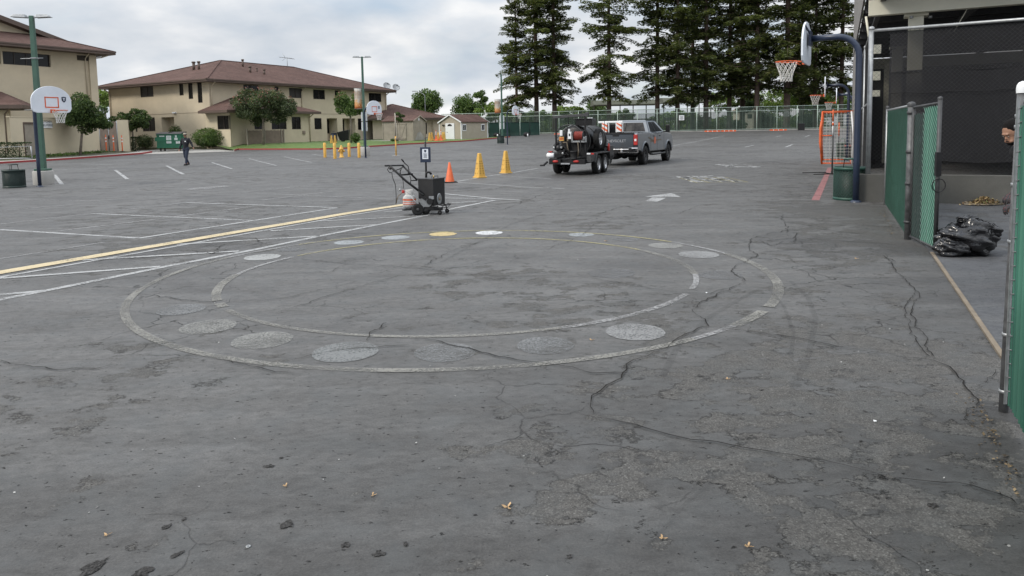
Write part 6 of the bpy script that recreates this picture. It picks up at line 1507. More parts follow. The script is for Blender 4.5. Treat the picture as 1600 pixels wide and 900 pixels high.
# dumpster
p = PXY(237, 67.2); p2 = PXY(285, 66.6); t = thing('dumpster', 'green steel dumpster with white stickers on the concrete apron', 'dumpster', ((p.x + p2.x) / 2, 68, gz(67) + .006), R(9)); w = 2.2; h = 1.75
q = MB(); prof = [(-.85, .32), (.85, .32), (.9, .9), (.85, h), (-.7, h - .12), (-.95, 1.25)]; prof = [(-.8, .3), (.8, .3), (.85, h), (-.85, h - .1)]; q.prism(prof, -w / 2, w / 2, 'x'); q.build('body', M_['dump'], t, bevel=.015)
q = MB()
for z in (.36, 1.0, h - .2): q.box((0, -.84, z), (w + .06, .08, .09))
for i in range(5): q.box((-w / 2 - .03, -.6 + i * .3, 1.0), (.06, .07, 1.3)); q.box((w / 2 + .03, -.6 + i * .3, 1.0), (.06, .07, 1.3))
q.build('rib', M_['dump'], t)
q = MB(); q.prism([(-.95, h - .12), (.92, h + .02), (.92, h + .09), (-.9, h - .05)], -w / 2 - .04, w / 2 + .04, 'x'); q.box((0, 0, h + .04), (.03, 1.7, .1), rx=.07); q.build('lid', M_['darkgalv'], t)
for s in (-1, 1): q = MB(); q.box((s * (w / 2 + .12), -.55, 1.15), (.16, .3, .38)); q.box((s * (w / 2 + .2), -.55, 1.15), (.02, .12, .2)); q.build('fork_pocket', M_['dump'], t)
for sx in (-.85, .85):
    for sy in (-.6, .6): q = MB(); q.cyl((sx - .04, sy, .1), (sx + .04, sy, .1), .1, .1, 12); q.box((sx, sy, .24), (.12, .12, .12)); q.build('caster', M_['rubber'], t)
for x_, z_, a_, b_, nm in ((-.62, 1.43, .42, .1, 'sticker'), (-.02, 1.38, .42, .18, 'sticker'), (-.02, 1.14, .42, .24, 'sticker'), (-.02, .86, .42, .22, 'sticker'), (.62, 1.4, .14, .2, 'sticker'), (.62, 1.15, .26, .2, 'sticker'), (.78, .85, .34, .26, 'sticker')):
    q = MB(); q.box((x_, -.855 - .0 + (.0 if z_ > .9 else .0), z_), (a_, .02, b_)); so_ = q.build(nm, M_['white'], t); q = MB()
    for i in range(3): q.box((x_, -.867, z_ + (i - 1) * b_ * .28), (a_ * .8, .004, b_ * .1))
    q.build('print_lines', M_['dump'], so_)
# pipe rail on the left verge
a = PXY(-40, 50.5); b = PXY(50, 50.5); z0 = .42; t = thing('pipe_rail', 'low pale pipe rail lying and standing along the verge at the left edge', 'rail', (0, 0, 0)); q = MB()
zt_ = zat(48, 229, 50.5); q.tube([(a.x, a.y, zt_ - .05), (b.x - .05, b.y, zt_ + .03)], .022, 6); q.tube([(b.x, b.y, zt_ + .03), (b.x + .03, b.y, .25)], .045, 8); q.tube([(a.x, a.y - .3, .30), (b.x - .3, b.y - .3, .32), (b.x, b.y, .28)], .04, 8); q.build('pipe', M_['galv'], t)

# ================================================================ PICKUP TRUCK
mt, tt, bb_ = newmat('slate_car_paint'); x = NT(tt); bb_.inputs['Metallic'].default_value = .75; bb_.inputs['Roughness'].default_value = .32; bb_.inputs['Coat Weight'].default_value = .8; bb_.inputs['Coat Roughness'].default_value = .06
sz = x.n('SeparateXYZ'); x.l(x.pos(True), sz.inputs[0]); dz_ = x.ramp(x.math('ADD', sz.outputs[2], x.math('MULTIPLY', x.noise(x.pos(True), 3, 4), .25)), [(.6, (.075, .07, .064)), (.85, (.08, .092, .108))]); x.l(dz_, bb_.inputs['Base Color']); M_['paint'] = mt
def wheel(par, c, r, w, rr, name='wheel', rimm='alloy', out=1, lugs=True):
    q = MB(); T = Matrix.Translation(Vector(c)) @ Matrix.Rotation(R(90), 4, 'Y')
    q.lathe([(rr, -w * .42), (r * .86, -w * .5), (r * .97, -w * .42), (r, -w * .28), (r, w * .28), (r * .97, w * .42), (r * .86, w * .5), (rr, w * .42)], 30, T)
    if lugs:
        for i in range(30):
            a = i * 2 * PI / 30
            for s in (-1, 1): q.box((c[0] + s * w * .36, c[1] + math.cos(a + s * .05) * (r + .001), c[2] + math.sin(a + s * .05) * (r + .001)), (w * .24, .05, .02), 0, 0, None, rx=a + PI / 2)
    ty = q.build(name, M_['rubber'], par)
    q = MB(); f = out * w * .30
    q.lathe([(rr, -w * .42), (rr * .96, -w * .2), (rr * .9, w * .2), (rr, w * .42), (rr * 1.03, w * .44), (rr * 1.03, w * .3)] if out > 0 else [(rr * 1.03, -w * .3), (rr * 1.03, -w * .44), (rr, -w * .42), (rr * .9, -w * .2), (rr * .96, w * .2), (rr, w * .42)], 26, T)
    q.cyl((c[0] + f * .6, c[1], c[2]), (c[0] + f, c[1], c[2]), rr * .3, rr * .24, 14)
    for i in range(6):
        a = i * PI / 3; q.beam((c[0] + f * .8, c[1] + rr * .2 * math.cos(a), c[2] + rr * .2 * math.sin(a)), (c[0] + f * .95, c[1] + rr * .97 * math.cos(a), c[2] + rr * .97 * math.sin(a)), rr * .24, .03, up=(1, 0, 0))
    q.build('rim', M_[rimm], ty)
    q = MB(); q.lathe([(rr * .97, 0), (0.001, 0)], 20, Matrix.Translation(Vector((c[0] - out * w * .05, 0, 0)) + Vector((0, c[1], c[2]))) @ Matrix.Rotation(R(90), 4, 'Y')); q.build('brake_disc', M_['blackm'], ty)
    return ty
hd = Vector((.45, .893, 0)).normalized(); rt = Vector((hd.y, -hd.x, 0))
prr = G(1004.5, 257.2); root = prr - rt * .86; root.z = 0
t = truck = thing('pickup_truck', 'slate grey crew cab pickup with chrome rear bumper towing the black trailer', 'pickup truck', root, -math.atan2(hd.x, hd.y))
def archp(cy, r, a0, a1, n=9, cz=.44): return [(cy + r * math.cos(R(a0 + (a1 - a0) * i / n)), cz + r * math.sin(R(a0 + (a1 - a0) * i / n))) for i in range(n + 1)]
low = [(-1.2, .70), (-1.22, 1.0), (-1.2, 1.40), (-1.15, 1.46), (.72, 1.47), (.78, 1.42), (3.42, 1.44), (3.6, 1.45), (4.55, 1.38), (4.88, 1.26), (4.98, 1.0), (4.98, .62), (4.8, .56)]
low += archp(4.04, .56, 8, 172) + [(3.42, .56), (.62, .58)] + archp(0, .57, 12, 170) + [(-.66, .62)]
q = MB(); q.prism(low, -.99, .99, 'x'); q.build('body', M_['paint'], t, bevel=.045, seg=3)
# fender flares
for cy in (0, 4.04):
    for s in (-1, 1):
        q = MB(); q.tube([(s * .985, y, z) for y, z in archp(cy, .59, 5, 175, 12)], .045, 6); q.build('wheel_arch_trim', M_['paint'], t)
q = MB(); belt = [(-.95, .80, 1.42), (.95, .80, 1.42), (.95, 3.52, 1.43), (-.95, 3.52, 1.43)]; top = [(-.74, 1.00, 1.99), (.74, 1.00, 1.99), (.72, 2.55, 2.0), (-.72, 2.55, 2.0)]
crown = [(-.62, 1.12, 2.035), (.62, 1.12, 2.035), (.60, 2.4, 2.04), (-.60, 2.4, 2.04)]
q.add(belt + top + crown, [(0, 1, 5, 4), (1, 2, 6, 5), (2, 3, 7, 6), (3, 0, 4, 7), (4, 5, 9, 8), (5, 6, 10, 9), (6, 7, 11, 10), (7, 4, 8, 11), (8, 9, 10, 11)], smooth=False); q.build('cab', M_['paint'], t, bevel=.04, seg=3)
def facep(a, b, c, d, u, v, off):
    a, b, c, d = map(Vector, (a, b, c, d)); p = (a.lerp(b, u)).lerp(d.lerp(c, u), v); n_ = (b - a).cross(d - a).normalized(); return p + n_ * off
def pane(name, f, uv, off=.006, m_='glass'):
    q = MB(); q.add([facep(*f, u, v, off) for u, v in uv], [tuple(range(len(uv)))]); return q.build(name, M_[m_], t)
bf = (belt[0], belt[1], top[1], top[0]); pane('rear_window', bf, [(.10, .14), (.90, .14), (.885, .86), (.115, .86)])
q = MB(); 
for u in (.37, .63): q.beam(facep(*bf, u, .15, .009), facep(*bf, u, .85, .009), .015, .02)
q.build('window_divider', M_['blackm'], t)
sfc = (belt[1], belt[2], top[2], top[1]); pane('side_window', sfc, [(.08, .10), (.40, .10), (.41, .90), (.12, .90)], m_='tint'); pane('side_window', sfc, [(.43, .10), (.88, .10), (.84, .42), (.74, .90), (.45, .90)], m_='tint')
sfl = (belt[3], belt[0], top[0], top[3]); pane('side_window', sfl, [(.60, .12), (.90, .12), (.87, .88), (.59, .88)]); pane('side_window', sfl, [(.17, .12), (.56, .12), (.54, .88), (.28, .88)])
pane('windscreen', (belt[2], belt[3], top[3], top[2]), [(.06, .1), (.94, .1), (.92, .92), (.08, .92)])
q = MB()
q.box((0, -1.235, 1.08), (1.62, .05, .66)); tg = q.build('tailgate', M_['paint'], t, bevel=.02)
q = MB(); q.box((0, -1.245, 1.43), (1.64, .09, .05)); q.box((0, -1.265, 1.34), (.28, .02, .07)); q.build('tailgate_cap', M_['blackm'], tg)
textobj('lettering', 'CHEVROLET', .17, (0, -1.263, 1.10), (R(90), 0, 0), M_['alloy'], tg, .004)
for s in (-1, 1):
    q = MB(); q.box((s * .90, -1.225, 1.15), (.17, .10, .46)); tl = q.build('taillight', M_['redp'], t, bevel=.02); q = MB(); q.box((s * .90, -1.28, 1.14), (.09, .012, .10)); q.build('reversing_lamp', M_['white'], tl)
q = MB(); q.box((0, -1.30, .67), (1.25, .18, .20)); q.box((-.80, -1.26, .69), (.42, .2, .24), rz=-.12); q.box((.80, -1.26, .69), (.42, .2, .24), rz=.12); bp = q.build('rear_bumper', M_['chrome'], t, bevel=.03)
q = MB(); q.box((0, -1.40, .66), (.5, .02, .12)); q.box((-.55, -1.40, .67), (.4, .02, .1)); q.box((.55, -1.40, .67), (.4, .02, .1)); q.box((0, -1.33, .79), (1.5, .16, .02)); q.build('step_pad', M_['blackm'], bp)
q = MB(); q.box((0, 1.9, .55), (1.6, 6.0, .16)); q.box((0, -1.1, .45), (.12, .6, .1)); q.cyl((-.65, 0, .42), (.65, 0, .42), .08, .08, 10); q.ell((0, 0, .42), (.18, .16, .16), 10); q.cyl((.3, -1.15, .48), (.3, -.3, .48), .05, .05, 8); q.ell((-.25, -.7, .46), (.4, .3, .2), 10); q.build('chassis', M_['blackm'], t)
for y in (0, 4.04):
    for s in (-1, 1): wheel(t, (s * .86, y, .43), .43, .29, .24, rimm='darkgalv', out=s)
q = MB(); q.tube([(.98, .75, .46), (1.05, 1.0, .44), (1.05, 3.1, .44), (.98, 3.35, .46)], .05, 6); q.build('side_step', M_['black'], t); q = MB(); q.tube([(-.98, .75, .46), (-1.05, 1.0, .44), (-1.05, 3.1, .44), (-.98, 3.35, .46)], .05, 6); q.build('side_step', M_['black'], t)
for s in (-1, 1):
    q = MB(); q.beam((s * .95, 3.05, 1.45), (s * 1.16, 3.0, 1.47), .05, .06); q.box((s * 1.24, 2.97, 1.62), (.20, .12, .36)); q.build('wing_mirror', M_['black'], t, bevel=.025)
for y in (1.35, 2.4): q = MB(); q.box((1.0, y, 1.28), (.03, .20, .04)); q.build('door_handle', M_['blackm'], t)
q = MB()
for y in (.86, 1.96, 3.2): q = MB(); q.box((.992, y, 1.0), (.004, .012, .8)); q.build('door_gap', M_['blackm'], t)
q = MB(); q.box((0, -.22, 1.472), (1.7, 1.75, .012)); q.build('bed_shade_plate', M_['blackm'], t)  # thin dark plate painted as the shaded hollow of the open bed
q = MB(); q.lathe([(.17, 0), (0.001, 0)], 18, Matrix.Translation(Vector((.998, 1.55, 1.08))) @ Matrix.Rotation(R(90), 4, 'Y')); dc = q.build('door_emblem', M_['coneorange'], t)
q = MB(); q.add([(.999, .45, 1.20), (.999, 1.3, 1.02), (.999, 1.35, 1.08), (.999, .5, 1.26)], [(0, 1, 2, 3)]); q.add([(.999, .75, 1.02), (.999, 1.33, 1.0), (.999, 1.33, 1.06), (.999, .75, 1.08)], [(0, 1, 2, 3)]); q.add([(.999, 1.78, 1.05), (.999, 2.7, 1.07), (.999, 2.7, 1.12), (.999, 1.78, 1.10)], [(0, 1, 2, 3)]); q.build('door_stripes', M_['header'], dc)
q = MB(); q.box((0, 4.97, 1.0), (1.5, .06, .4)); q.build('grille', M_['black'], t)
for s in (-1, 1): q = MB(); q.box((s * .82, 4.93, 1.08), (.28, .1, .28)); q.build('headlight', M_['boardw'], t, bevel=.02)
q = MB(); q.box((0, 5.02, .7), (1.9, .16, .26)); q.build('front_bumper', M_['chrome'], t, bevel=.03)
# barricades standing in the bed
MT = Matrix.Translation(root) @ Matrix.Rotation(-math.atan2(hd.x, hd.y), 4, 'Z')
def stripes(mt1, mt2, q1, q2, x0, x1, y, z0, z1, n=3):
    q1.box(((x0 + x1) / 2, y, (z0 + z1) / 2), (x1 - x0, .02, z1 - z0)); h = (z1 - z0) / n
    for i in range(n):
        zb = z0 + i * h + h * .05; q2.prism([(min(zb + h * .05 + .14, z1), x0), (zb + h * .55 + .14 if zb + h * .55 + .14 < z1 else z1, x0), (max(zb + h * .5, z0), x1), (zb, x1)], y - .016, y - .012, 'y')
bx = thing('barricade', 'white plastic barricade with two orange striped panels standing in the pickup bed', 'barricade', MT @ Vector((-.30, -1.0, 1.478)), -math.atan2(hd.x, hd.y))
for x0 in (-.42, .25):
    q1 = MB(); q2 = MB(); stripes(0, 0, q1, q2, x0, x0 + .24, 0, .02, .44, 2); pn_ = q1.build('panel', M_['white'], bx, bevel=.008); q2.build('orange_stripes', M_['orange'], pn_)
q = MB(); q.box((-.05, .07, .47), (1.15, .1, .09)); q.box((-.43, .06, .22), (.05, .06, .44)); q.box((.52, .06, .22), (.05, .06, .44)); q.box((-.13, .06, .22), (.05, .06, .44)); q.box((.22, .06, .22), (.05, .06, .44)); q.build('frame', M_['white'], bx, bevel=.02)
eq = thing('generator', 'dark boxy equipment loaded in the pickup bed behind the barricade', 'generator', MT @ Vector((-.45, -.35, 1.478)), -math.atan2(hd.x, hd.y)); q = MB(); q.box((0, 0, .2), (.9, .6, .4)); q.build('body', M_['black'], eq, bevel=.03); q = MB(); q.tube([(-.4, -.3, .1), (-.4, -.3, .46), (.4, -.3, .46), (.4, -.3, .1)], .02, 6); q.build('handle', M_['blackm'], eq)

# ================================================================ TRAILER
hit = root - hd * 1.35; hd2 = Vector((.396, .918, 0)).normalized(); rt2 = Vector((hd2.y, -hd2.x, 0)); rw = G(932, 271.5)
tr0 = rw - rt2 * .75 - hd2 * 1.15; tr0.z = 0; TL = (hit - tr0).length; hd2 = (hit - tr0).normalized()
t = thing('crack_sealing_trailer', 'black tandem axle trailer with round tank, red hose reel and light bar behind the pickup', 'trailer', tr0, -math.atan2(hd2.x, hd2.y))
q = MB(); q.box((-.47, .05, .5), (.44, .1, .19)); q.box((.36, .05, .5), (.62, .1, .19)); q.box((-.04, .07, .44), (.5, .08, .08)); q.box((0, 1.9, .5), (1.36, 3.6, .14)); q.beam((-.6, 3.6, .5), (-.02, TL - .35, .5), .1, .12); q.beam((.6, 3.6, .5), (.02, TL - .35, .5), .1, .12); q.box((0, TL - .2, .5), (.14, .4, .12)); q.build('frame', M_['blackm'], t)
for x_ in (-.44, .34): q = MB(); q.ell((x_, -.01, .51), (.11, .03, .045), 12); q.build('tail_lamp', M_['redp'], t)
q = MB(); q.box((-.06, -.02, .43), (.34, .02, .05)); q.build('reflector_strip', M_['alloy'], t)
for y in (1.15, 2.0):
    for s in (-1, 1): wheel(t, (s * .75, y, .36), .36, .22, .20, out=s, lugs=False)
for s in (-1, 1):
    q = MB(); fp_ = [(.55, .45), (.78, .8), (2.45, .8), (2.62, .5), (2.56, .5), (2.42, .76), (.82, .76), (.62, .45)]; q.prism(fp_, s * .62 if s > 0 else -.90, .90 if s > 0 else -.62, 'x'); q.build('fender', M_['darkgalv' if s > 0 else 'blackm'], t)
q = MB(); q.prism([(.12, .48), (.6, .5), (.78, .78), (.12, .82)], .70, .86, 'x'); q.build('fender_panel', M_['darkgalv'], t); q = MB(); q.box((.78, .1, .78), (.13, .02, .05)); q.build('white_marker', M_['white'], t); q = MB(); q.box((.64 + .28, .1, .78), (.1, .02, .05)); q.build('side_marker', M_['redp'], t)
T = Matrix.Translation(Vector((.05, .75, 1.22))) @ Matrix.Rotation(R(-90), 4, 'X')
q = MB(); q.lathe([(0.001, -.04), (.46, 0), (.54, .05), (.56, .12), (.56, 2.3), (.52, 2.4), (.001, 2.46)], 32, T); tk_ = q.build('tank', M_['black'], t)
for y in (.82, 1.6, 2.9):
  q = MB(); q.tube([(.05 + .572 * math.cos(a * PI / 16), y, 1.22 + .572 * math.sin(a * PI / 16)) for a in range(32)], .018, 5, closed=True)
  q.build('tank_band', M_['darkgalv'], tk_)
q = MB(); q.tube([(-.52, .25, 1.0), (-.5, .25, 1.35)] + [(-.0 + .55 * math.cos(R(a)), .25, 1.3 + .52 * math.sin(R(a))) for a in range(165, 20, -15)] + [(.55, .25, 1.35), (.56, .25, 1.0)], .022, 6); q.build('pipe_hoop', M_['darkgalv'], t)
q = MB(); q.tube([(-.5, .2, 1.3), (-.15, .22, 1.68), (.1, .22, 1.80)], .015, 5); q.build('cable_run', M_['wire'], t)
for x_, z0, z1 in ((-.44, .9, 2.12), (.66, .85, 2.14)): q = MB(); q.box((x_, .1, (z0 + z1) / 2), (.055, .055, z1 - z0)); q.build('rack_post', M_['blackm'], t)
q = MB(); q.beam((-.56, .1, 2.10), (.76, .1, 2.16), .07, .10); q.box((.74, .1, 2.17), (.12, .1, .16)); q.build('light_bar', M_['darkgalv'], t, bevel=.01)
q = MB(); q.box((.42, .95, 1.90), (.62, .5, .22)); q.box((.35, .95, 2.03), (.7, .55, .03)); q.build('hopper_lid', M_['black'], t, bevel=.01); q = MB(); q.tube([(.1, .95, 1.95), (.1, .95, 2.2), (.4, .95, 2.2), (.4, .95, 1.95)], .014, 5); q.tube([(-.3, 1.1, 1.8), (-.3, 1.1, 2.12), (-.05, 1.1, 2.12), (-.05, 1.1, 1.8)], .014, 5); q.build('guard_rail', M_['blackm'], t)
# spare wheel, reel, boxes, pump
wheel(t, (.80, 1.25, 1.30), .37, .2, .22, 'spare_wheel', 'alloy', 1, False)
q = MB(); q.box((.68, 1.25, 1.25), (.1, .12, .6)); q.build('spare_wheel_bracket', M_['blackm'], t)
q = MB()
for i in range(7): q.tube([(.30 + i * .046, .08 + .14 * math.cos(a * PI / 10), 1.42 + .14 * math.sin(a * PI / 10)) for a in range(20)], .022, 6, closed=True)
q.build('red_hose', M_['redhose'], t)
q = MB(); q.cyl((.24, .08, 1.42), (.64, .08, 1.42), .10, .10, 14); q.cyl((.25, .08, 1.42), (.265, .08, 1.42), .19, .19, 20); q.cyl((.61, .08, 1.42), (.625, .08, 1.42), .19, .19, 20); q.build('hose_reel', M_['darkgalv'], t)
q = MB(); q.box((.44, .02, 1.22), (.52, .06, .06)); q.box((.2, .02, 1.32), (.05, .06, .24)); q.box((.70, .02, 1.30), (.05, .06, .22)); q.ell((.64, -.02, 1.31), (.06, .05, .08), 8); q.build('reel_bracket', M_['galv'], t)
q = MB(); q.box((.11, .02, 1.44), (.13, .1, .26)); q.box((.09, .02, 1.62), (.06, .08, .1)); wb = q.build('control_box', M_['white'], t, bevel=.01); q = MB(); q.box((.11, -.035, 1.46), (.05, .01, .09)); q.build('gauge', M_['blackm'], wb)
q = MB(); q.box((-.22, .06, 1.32), (.17, .04, .14)); lb1 = q.build('warning_label', M_['coneyellow'], t); q = MB()
for i in range(4): q.box((-.28 + i * .04, .036, 1.33 - .01 * (i % 2)), (.022, .006, .09))
q.build('label_lettering', M_['redp'], lb1)
q = MB(); q.box((-.23, .06, 1.53), (.1, .06, .2)); q.build('fuse_box', M_['white'], t, bevel=.01)
q = MB(); q.cyl((-.08, .1, 1.2), (-.08, .1, 1.7), .035, .035, 8); q.cyl((-.02, .12, .95), (-.02, .12, 1.75), .028, .028, 8); q.cyl((.04, .12, .7), (.04, .12, 1.6), .022, .022, 8); q.build('standpipe', M_['black'], t)
q = MB(); q.tube([(-.16, .02, 1.18), (.0, 0, 1.2), (.02, .02, 1.0), (.08, .02, .85)], .02, 6); q.box((.03, .01, 1.3), (.05, .04, .12)); q.build('brass_valve', M_['header'], t)
q = MB(); q.ell((-.34, .12, .98), (.15, .16, .15), 14); q.cyl((-.5, .12, .98), (-.18, .12, .98), .07, .07, 12); q.ell((-.46, .05, 1.05), (.08, .08, .1), 10); q.cyl((-.36, .1, 1.05), (-.36, .1, 1.28), .05, .05, 10); q.cyl((-.25, .0, .8), (-.25, .25, .8), .12, .12, 14); q.box((-.3, .2, .72), (.4, .3, .14)); q.cyl((-.12, -.03, .88), (-.12, .14, .88), .05, .05, 10); q.build('engine', M_['black'], t)
q = MB(); q.ell((-.49, .0, 1.0), (.05, .05, .06), 8); q.cyl((-.2, -.05, 1.02), (-.2, 0, 1.02), .04, .04, 10); q.ell((-.15, -.02, .8), (.05, .04, .05), 8); q.build('engine_fittings', M_['galv'], t)
for k_, pts in enumerate(([(-.4, .05, .9), (-.2, -.05, .72), (0, .0, .78), (.1, 0, .65)], [(-.3, 0, 1.2), (-.1, -.06, 1.05), (.06, -.04, .9), (.12, 0, .72)], [(.42, -.02, 1.2), (.45, -.05, .9), (.42, -.03, .66)], [(.5, -.02, 1.3), (.55, -.05, .95), (.48, 0, .7)])): q = MB(); q.tube(pts, .016, 6); q.build('hose', M_['rubber'] if k_ != 2 else M_['header'], t)
q = MB(); q.box((.36, .2, .92), (.70, .04, .5)); q.build('rear_plate', M_['blackm'], t)
q = MB(); q.lathe([(.11, .6), (.13, .86), (.14, .86), (.14, .88), (.12, .88)], 18, Matrix.Translation(Vector((.25, .02, 0)))); q.build('bucket', M_['darkgalv'], t)
q = MB(); q.lathe([(0.001, -.15), (.06, -.145), (.095, -.11), (.095, .11), (.06, .145), (0.001, .15)], 18, Matrix.Translation(Vector((-.66, .1, .72))) @ Matrix.Rotation(R(90), 4, 'Y')); gb = q.build('gas_bottle', M_['white'], t); q = MB(); q.box((-.66, .1, .86), (.14, .1, .04)); q.cyl((-.66, .1, .8), (-.66, .1, .86), .02, .02, 8); q.build('valve_guard', M_['redp'], gb)
q = MB(); q.beam((-.75, 0, .50), (-.86, -.1, .38), .1, .05); q.box((-.9, -.12, .37), (.16, .1, .05)); q.build('step', M_['blackm'], t)
q = MB(); q.box((.40, 3.35, .78), (.62, .6, .42)); tb = q.build('tool_box', M_['black'], t, bevel=.015); q = MB(); q.cyl((.35, 3.03, .86), (.35, 3.05, .86), .06, .06, 12); q.cyl((.55, 3.03, .86), (.55, 3.05, .86), .06, .06, 12); q.build('work_lamp', M_['galv'], tb)
q = MB(); q.box((.2, 2.95 + .4, 1.15), (.5, .4, .3)); q.ell((.3, 3.2, 1.3), (.16, .16, .14), 10); q.cyl((.05, 3.2, 1.2), (.05, 3.2, 1.6), .03, .03, 8); q.build('burner', M_['blackm'], t)
q = MB(); q.tube([(.9, 2.3, .8), (.9, 2.3, 1.1)], .02, 5); q.box((.86, 2.45, .95), (.05, .12, .25)); q.build('extinguisher_holder', M_['redp'], t)
q = MB(); q.cyl((.5, 3.1, 1.0), (.5, 3.1, 1.95), .012, .012, 6); q.build('aerial', M_['blackm'], t)
q = MB(); q.cyl((0, TL - .9, .1), (0, TL - .9, .75), .04, .04, 8); q.build('jack', M_['galv'], t)

# ================================================================ LINE MARKING MACHINE
mo = G(665.3, 334.5); t = thing('line_marking_machine', 'black walk behind thermoplastic line marking machine with long handles parked on the striped lines', 'line marking machine', mo, 0)
K_ = 14.35 / F / 7.5
def ZP(zx, zy, dy=0.0): return Vector(((zx - 490) * K_ + dy * (-.12), dy, (830 - zy) * K_ - dy * .115))
phi = R(28); cw, cd2 = .37, .42; ca = ZP(585, 430, -.1); z0, z1 = .17, .70; cx, cy = ca.x, -.1
lx, ly = -math.cos(phi), math.sin(phi); rx_, ry_ = math.sin(phi), math.cos(phi)
foot = [(cx, cy), (cx + rx_ * cd2, cy + ry_ * cd2), (cx + rx_ * cd2 + lx * cw, cy + ry_ * cd2 + ly * cw), (cx + lx * cw, cy + ly * cw)]
mt, tt, bb_ = newmat('scorched_kettle'); x = NT(tt); p_ = x.pos(True); sz = x.n('SeparateXYZ'); x.l(p_, sz.inputs[0])
f_ = x.math('ADD', x.math('MULTIPLY', sz.outputs[2], -1.6), x.math('MULTIPLY', x.noise(p_, 7, 5, .6), 1.1)); col = x.ramp(f_, [(.12, (.016, .016, .017)), (.30, (.05, .05, .05)), (.42, (.26, .25, .23))])
x.l(x.mix(x.ramp(x.noise(p_, 14, 4), [(.55, 0.), (.7, .5)]), col, (.03, .03, .03)), bb_.inputs['Base Color']); bb_.inputs['Roughness'].default_value = .5; M_['kettle'] = mt
q = MB(); q.prism(foot, z0, z1, 'z'); ket = q.build('kettle', M_['kettle'], t, bevel=.01)
q = MB(); mx_ = sum(p[0] for p in foot) / 4; my_ = sum(p[1] for p in foot) / 4; q.prism([(mx_ + (a - mx_) * 1.05, my_ + (b - my_) * 1.05) for a, b in foot], z1, z1 + .02, 'z'); q.tube([(mx_ + .02, my_ - .08, z1 + .02), (mx_ + .02, my_ - .08, z1 + .06), (mx_ + .14, my_ - .02, z1 + .06), (mx_ + .14, my_ - .02, z1 + .02)], .009, 5); lid = q.build('kettle_lid', M_['darkgalv'], t)
q = MB(); q.cyl((cx + .0, cy + .12, z1 + .02), (cx + .0, cy + .12, z1 + .08), .014, .01, 8); q.build('brass_plug', M_['brass'], lid)
q = MB(); a = Vector((mx_ - .12, my_ + .15, z1)); q.tube([a, a + Vector((0, 0, .1)), a + Vector((.03, 0, .13)), a + Vector((.07, 0, .13)), a + Vector((.11, 0, .08))], .022, 8); q.build('flue', M_['black'], t)
# burner flame shield patch on the right face
c = Vector((cx + rx_ * cd2 * .45 + .012 * ry_, cy + ry_ * cd2 * .45 - .012 * rx_, .30)); T = Matrix.Translation(c) @ Matrix.Rotation(math.atan2(ry_, rx_), 4, 'Z') @ Matrix.Rotation(R(90), 4, 'X')
q = MB(); q.lathe([(.085, 0), (.075, .012), (.05, .004), (.001, 0)], 18, T @ Matrix.Diagonal((1, 1.35, 1, 1))); q.build('burnt_patch', M_['galv'], ket)
q = MB(); q.lathe([(.03, .01), (.022, .02), (.001, .02)], 12, T); q.build('burner_port', M_['header'], ket)
hb0, hb1 = ZP(40, 265, -.25), ZP(240, 243, .25)
hA = [ZP(480, 610, -.2), ZP(270, 440, -.22), ZP(95, 268, -.25)]; hB = [ZP(400, 425, .15), ZP(310, 330, .2), ZP(232, 248, .25)]
q = MB(); q.tube(hA, .023, 8); q.tube(hB, .020, 8); q.tube([hb0, hb1], .016, 8); q.tube([ZP(300, 350, -.22), ZP(330, 345, .2)], .012, 6); q.beam(ZP(225, 370, -.15), ZP(340, 352, .15), .05, .03); q.tube([ZP(330, 430, .1), ZP(400, 430, .1)], .012, 6); q.build('handle_frame', M_['black'], t)
q = MB(); q.tube([ZP(225, 180, 0), ZP(262, 230, 0), ZP(300, 265, 0), ZP(310, 315, 0)], [.012, .012, .01, .01], 6); q.tube([ZP(225, 180, 0), ZP(250, 212, 0)], .016, 8); q.build('lever', M_['black'], t)
q = MB(); q.tube([ZP(95, 268, -.25), ZP(65, 310, -.25), ZP(90, 345, -.25), ZP(115, 345, -.25)], .008, 5); q.ell(ZP(100, 300, -.25), (.03, .03, .02), 8); q.tube([ZP(125, 330, -.25), ZP(200, 300, -.1), ZP(240, 265, .1)], .009, 5); q.build('brake_grip', M_['blackm'], t)
for pts, m2, r in (([(115, 345), (120, 400), (150, 480), (155, 560), (155, 650), (148, 712)], 'rubber', .007), ([(148, 712), (175, 620), (225, 575)], 'header', .009), ([(215, 290), (205, 360), (240, 440), (245, 530)], 'rubber', .006), ([(235, 290), (212, 330), (215, 380)], 'rubber', .006), ([(320, 380), (330, 420), (325, 480)], 'rubber', .008), ([(330, 630), (380, 690), (430, 745)], 'galv', .009), ([(250, 545), (300, 590), (350, 620), (440, 660)], 'galv', .005), ([(200, 485), (230, 520)], 'galv', .004), ([(390, 545), (470, 605)], 'galv', .007)):
    q = MB(); q.tube([ZP(a_, b_, -.22) for a_, b_ in pts], r, 5); q.build('cable', M_[m2], t)
q = MB(); q.ell(ZP(202, 545, -.22), (.028, .02, .028), 10); q.build('pressure_gauge', M_['galv'], t); q = MB(); q.box(ZP(238, 565, -.22), (.05, .04, .06)); q.ell(ZP(238, 565, -.22), (.032, .03, .03), 8); q.build('regulator', M_['redp'], t)
ax = ZP(398, 757, -.22)
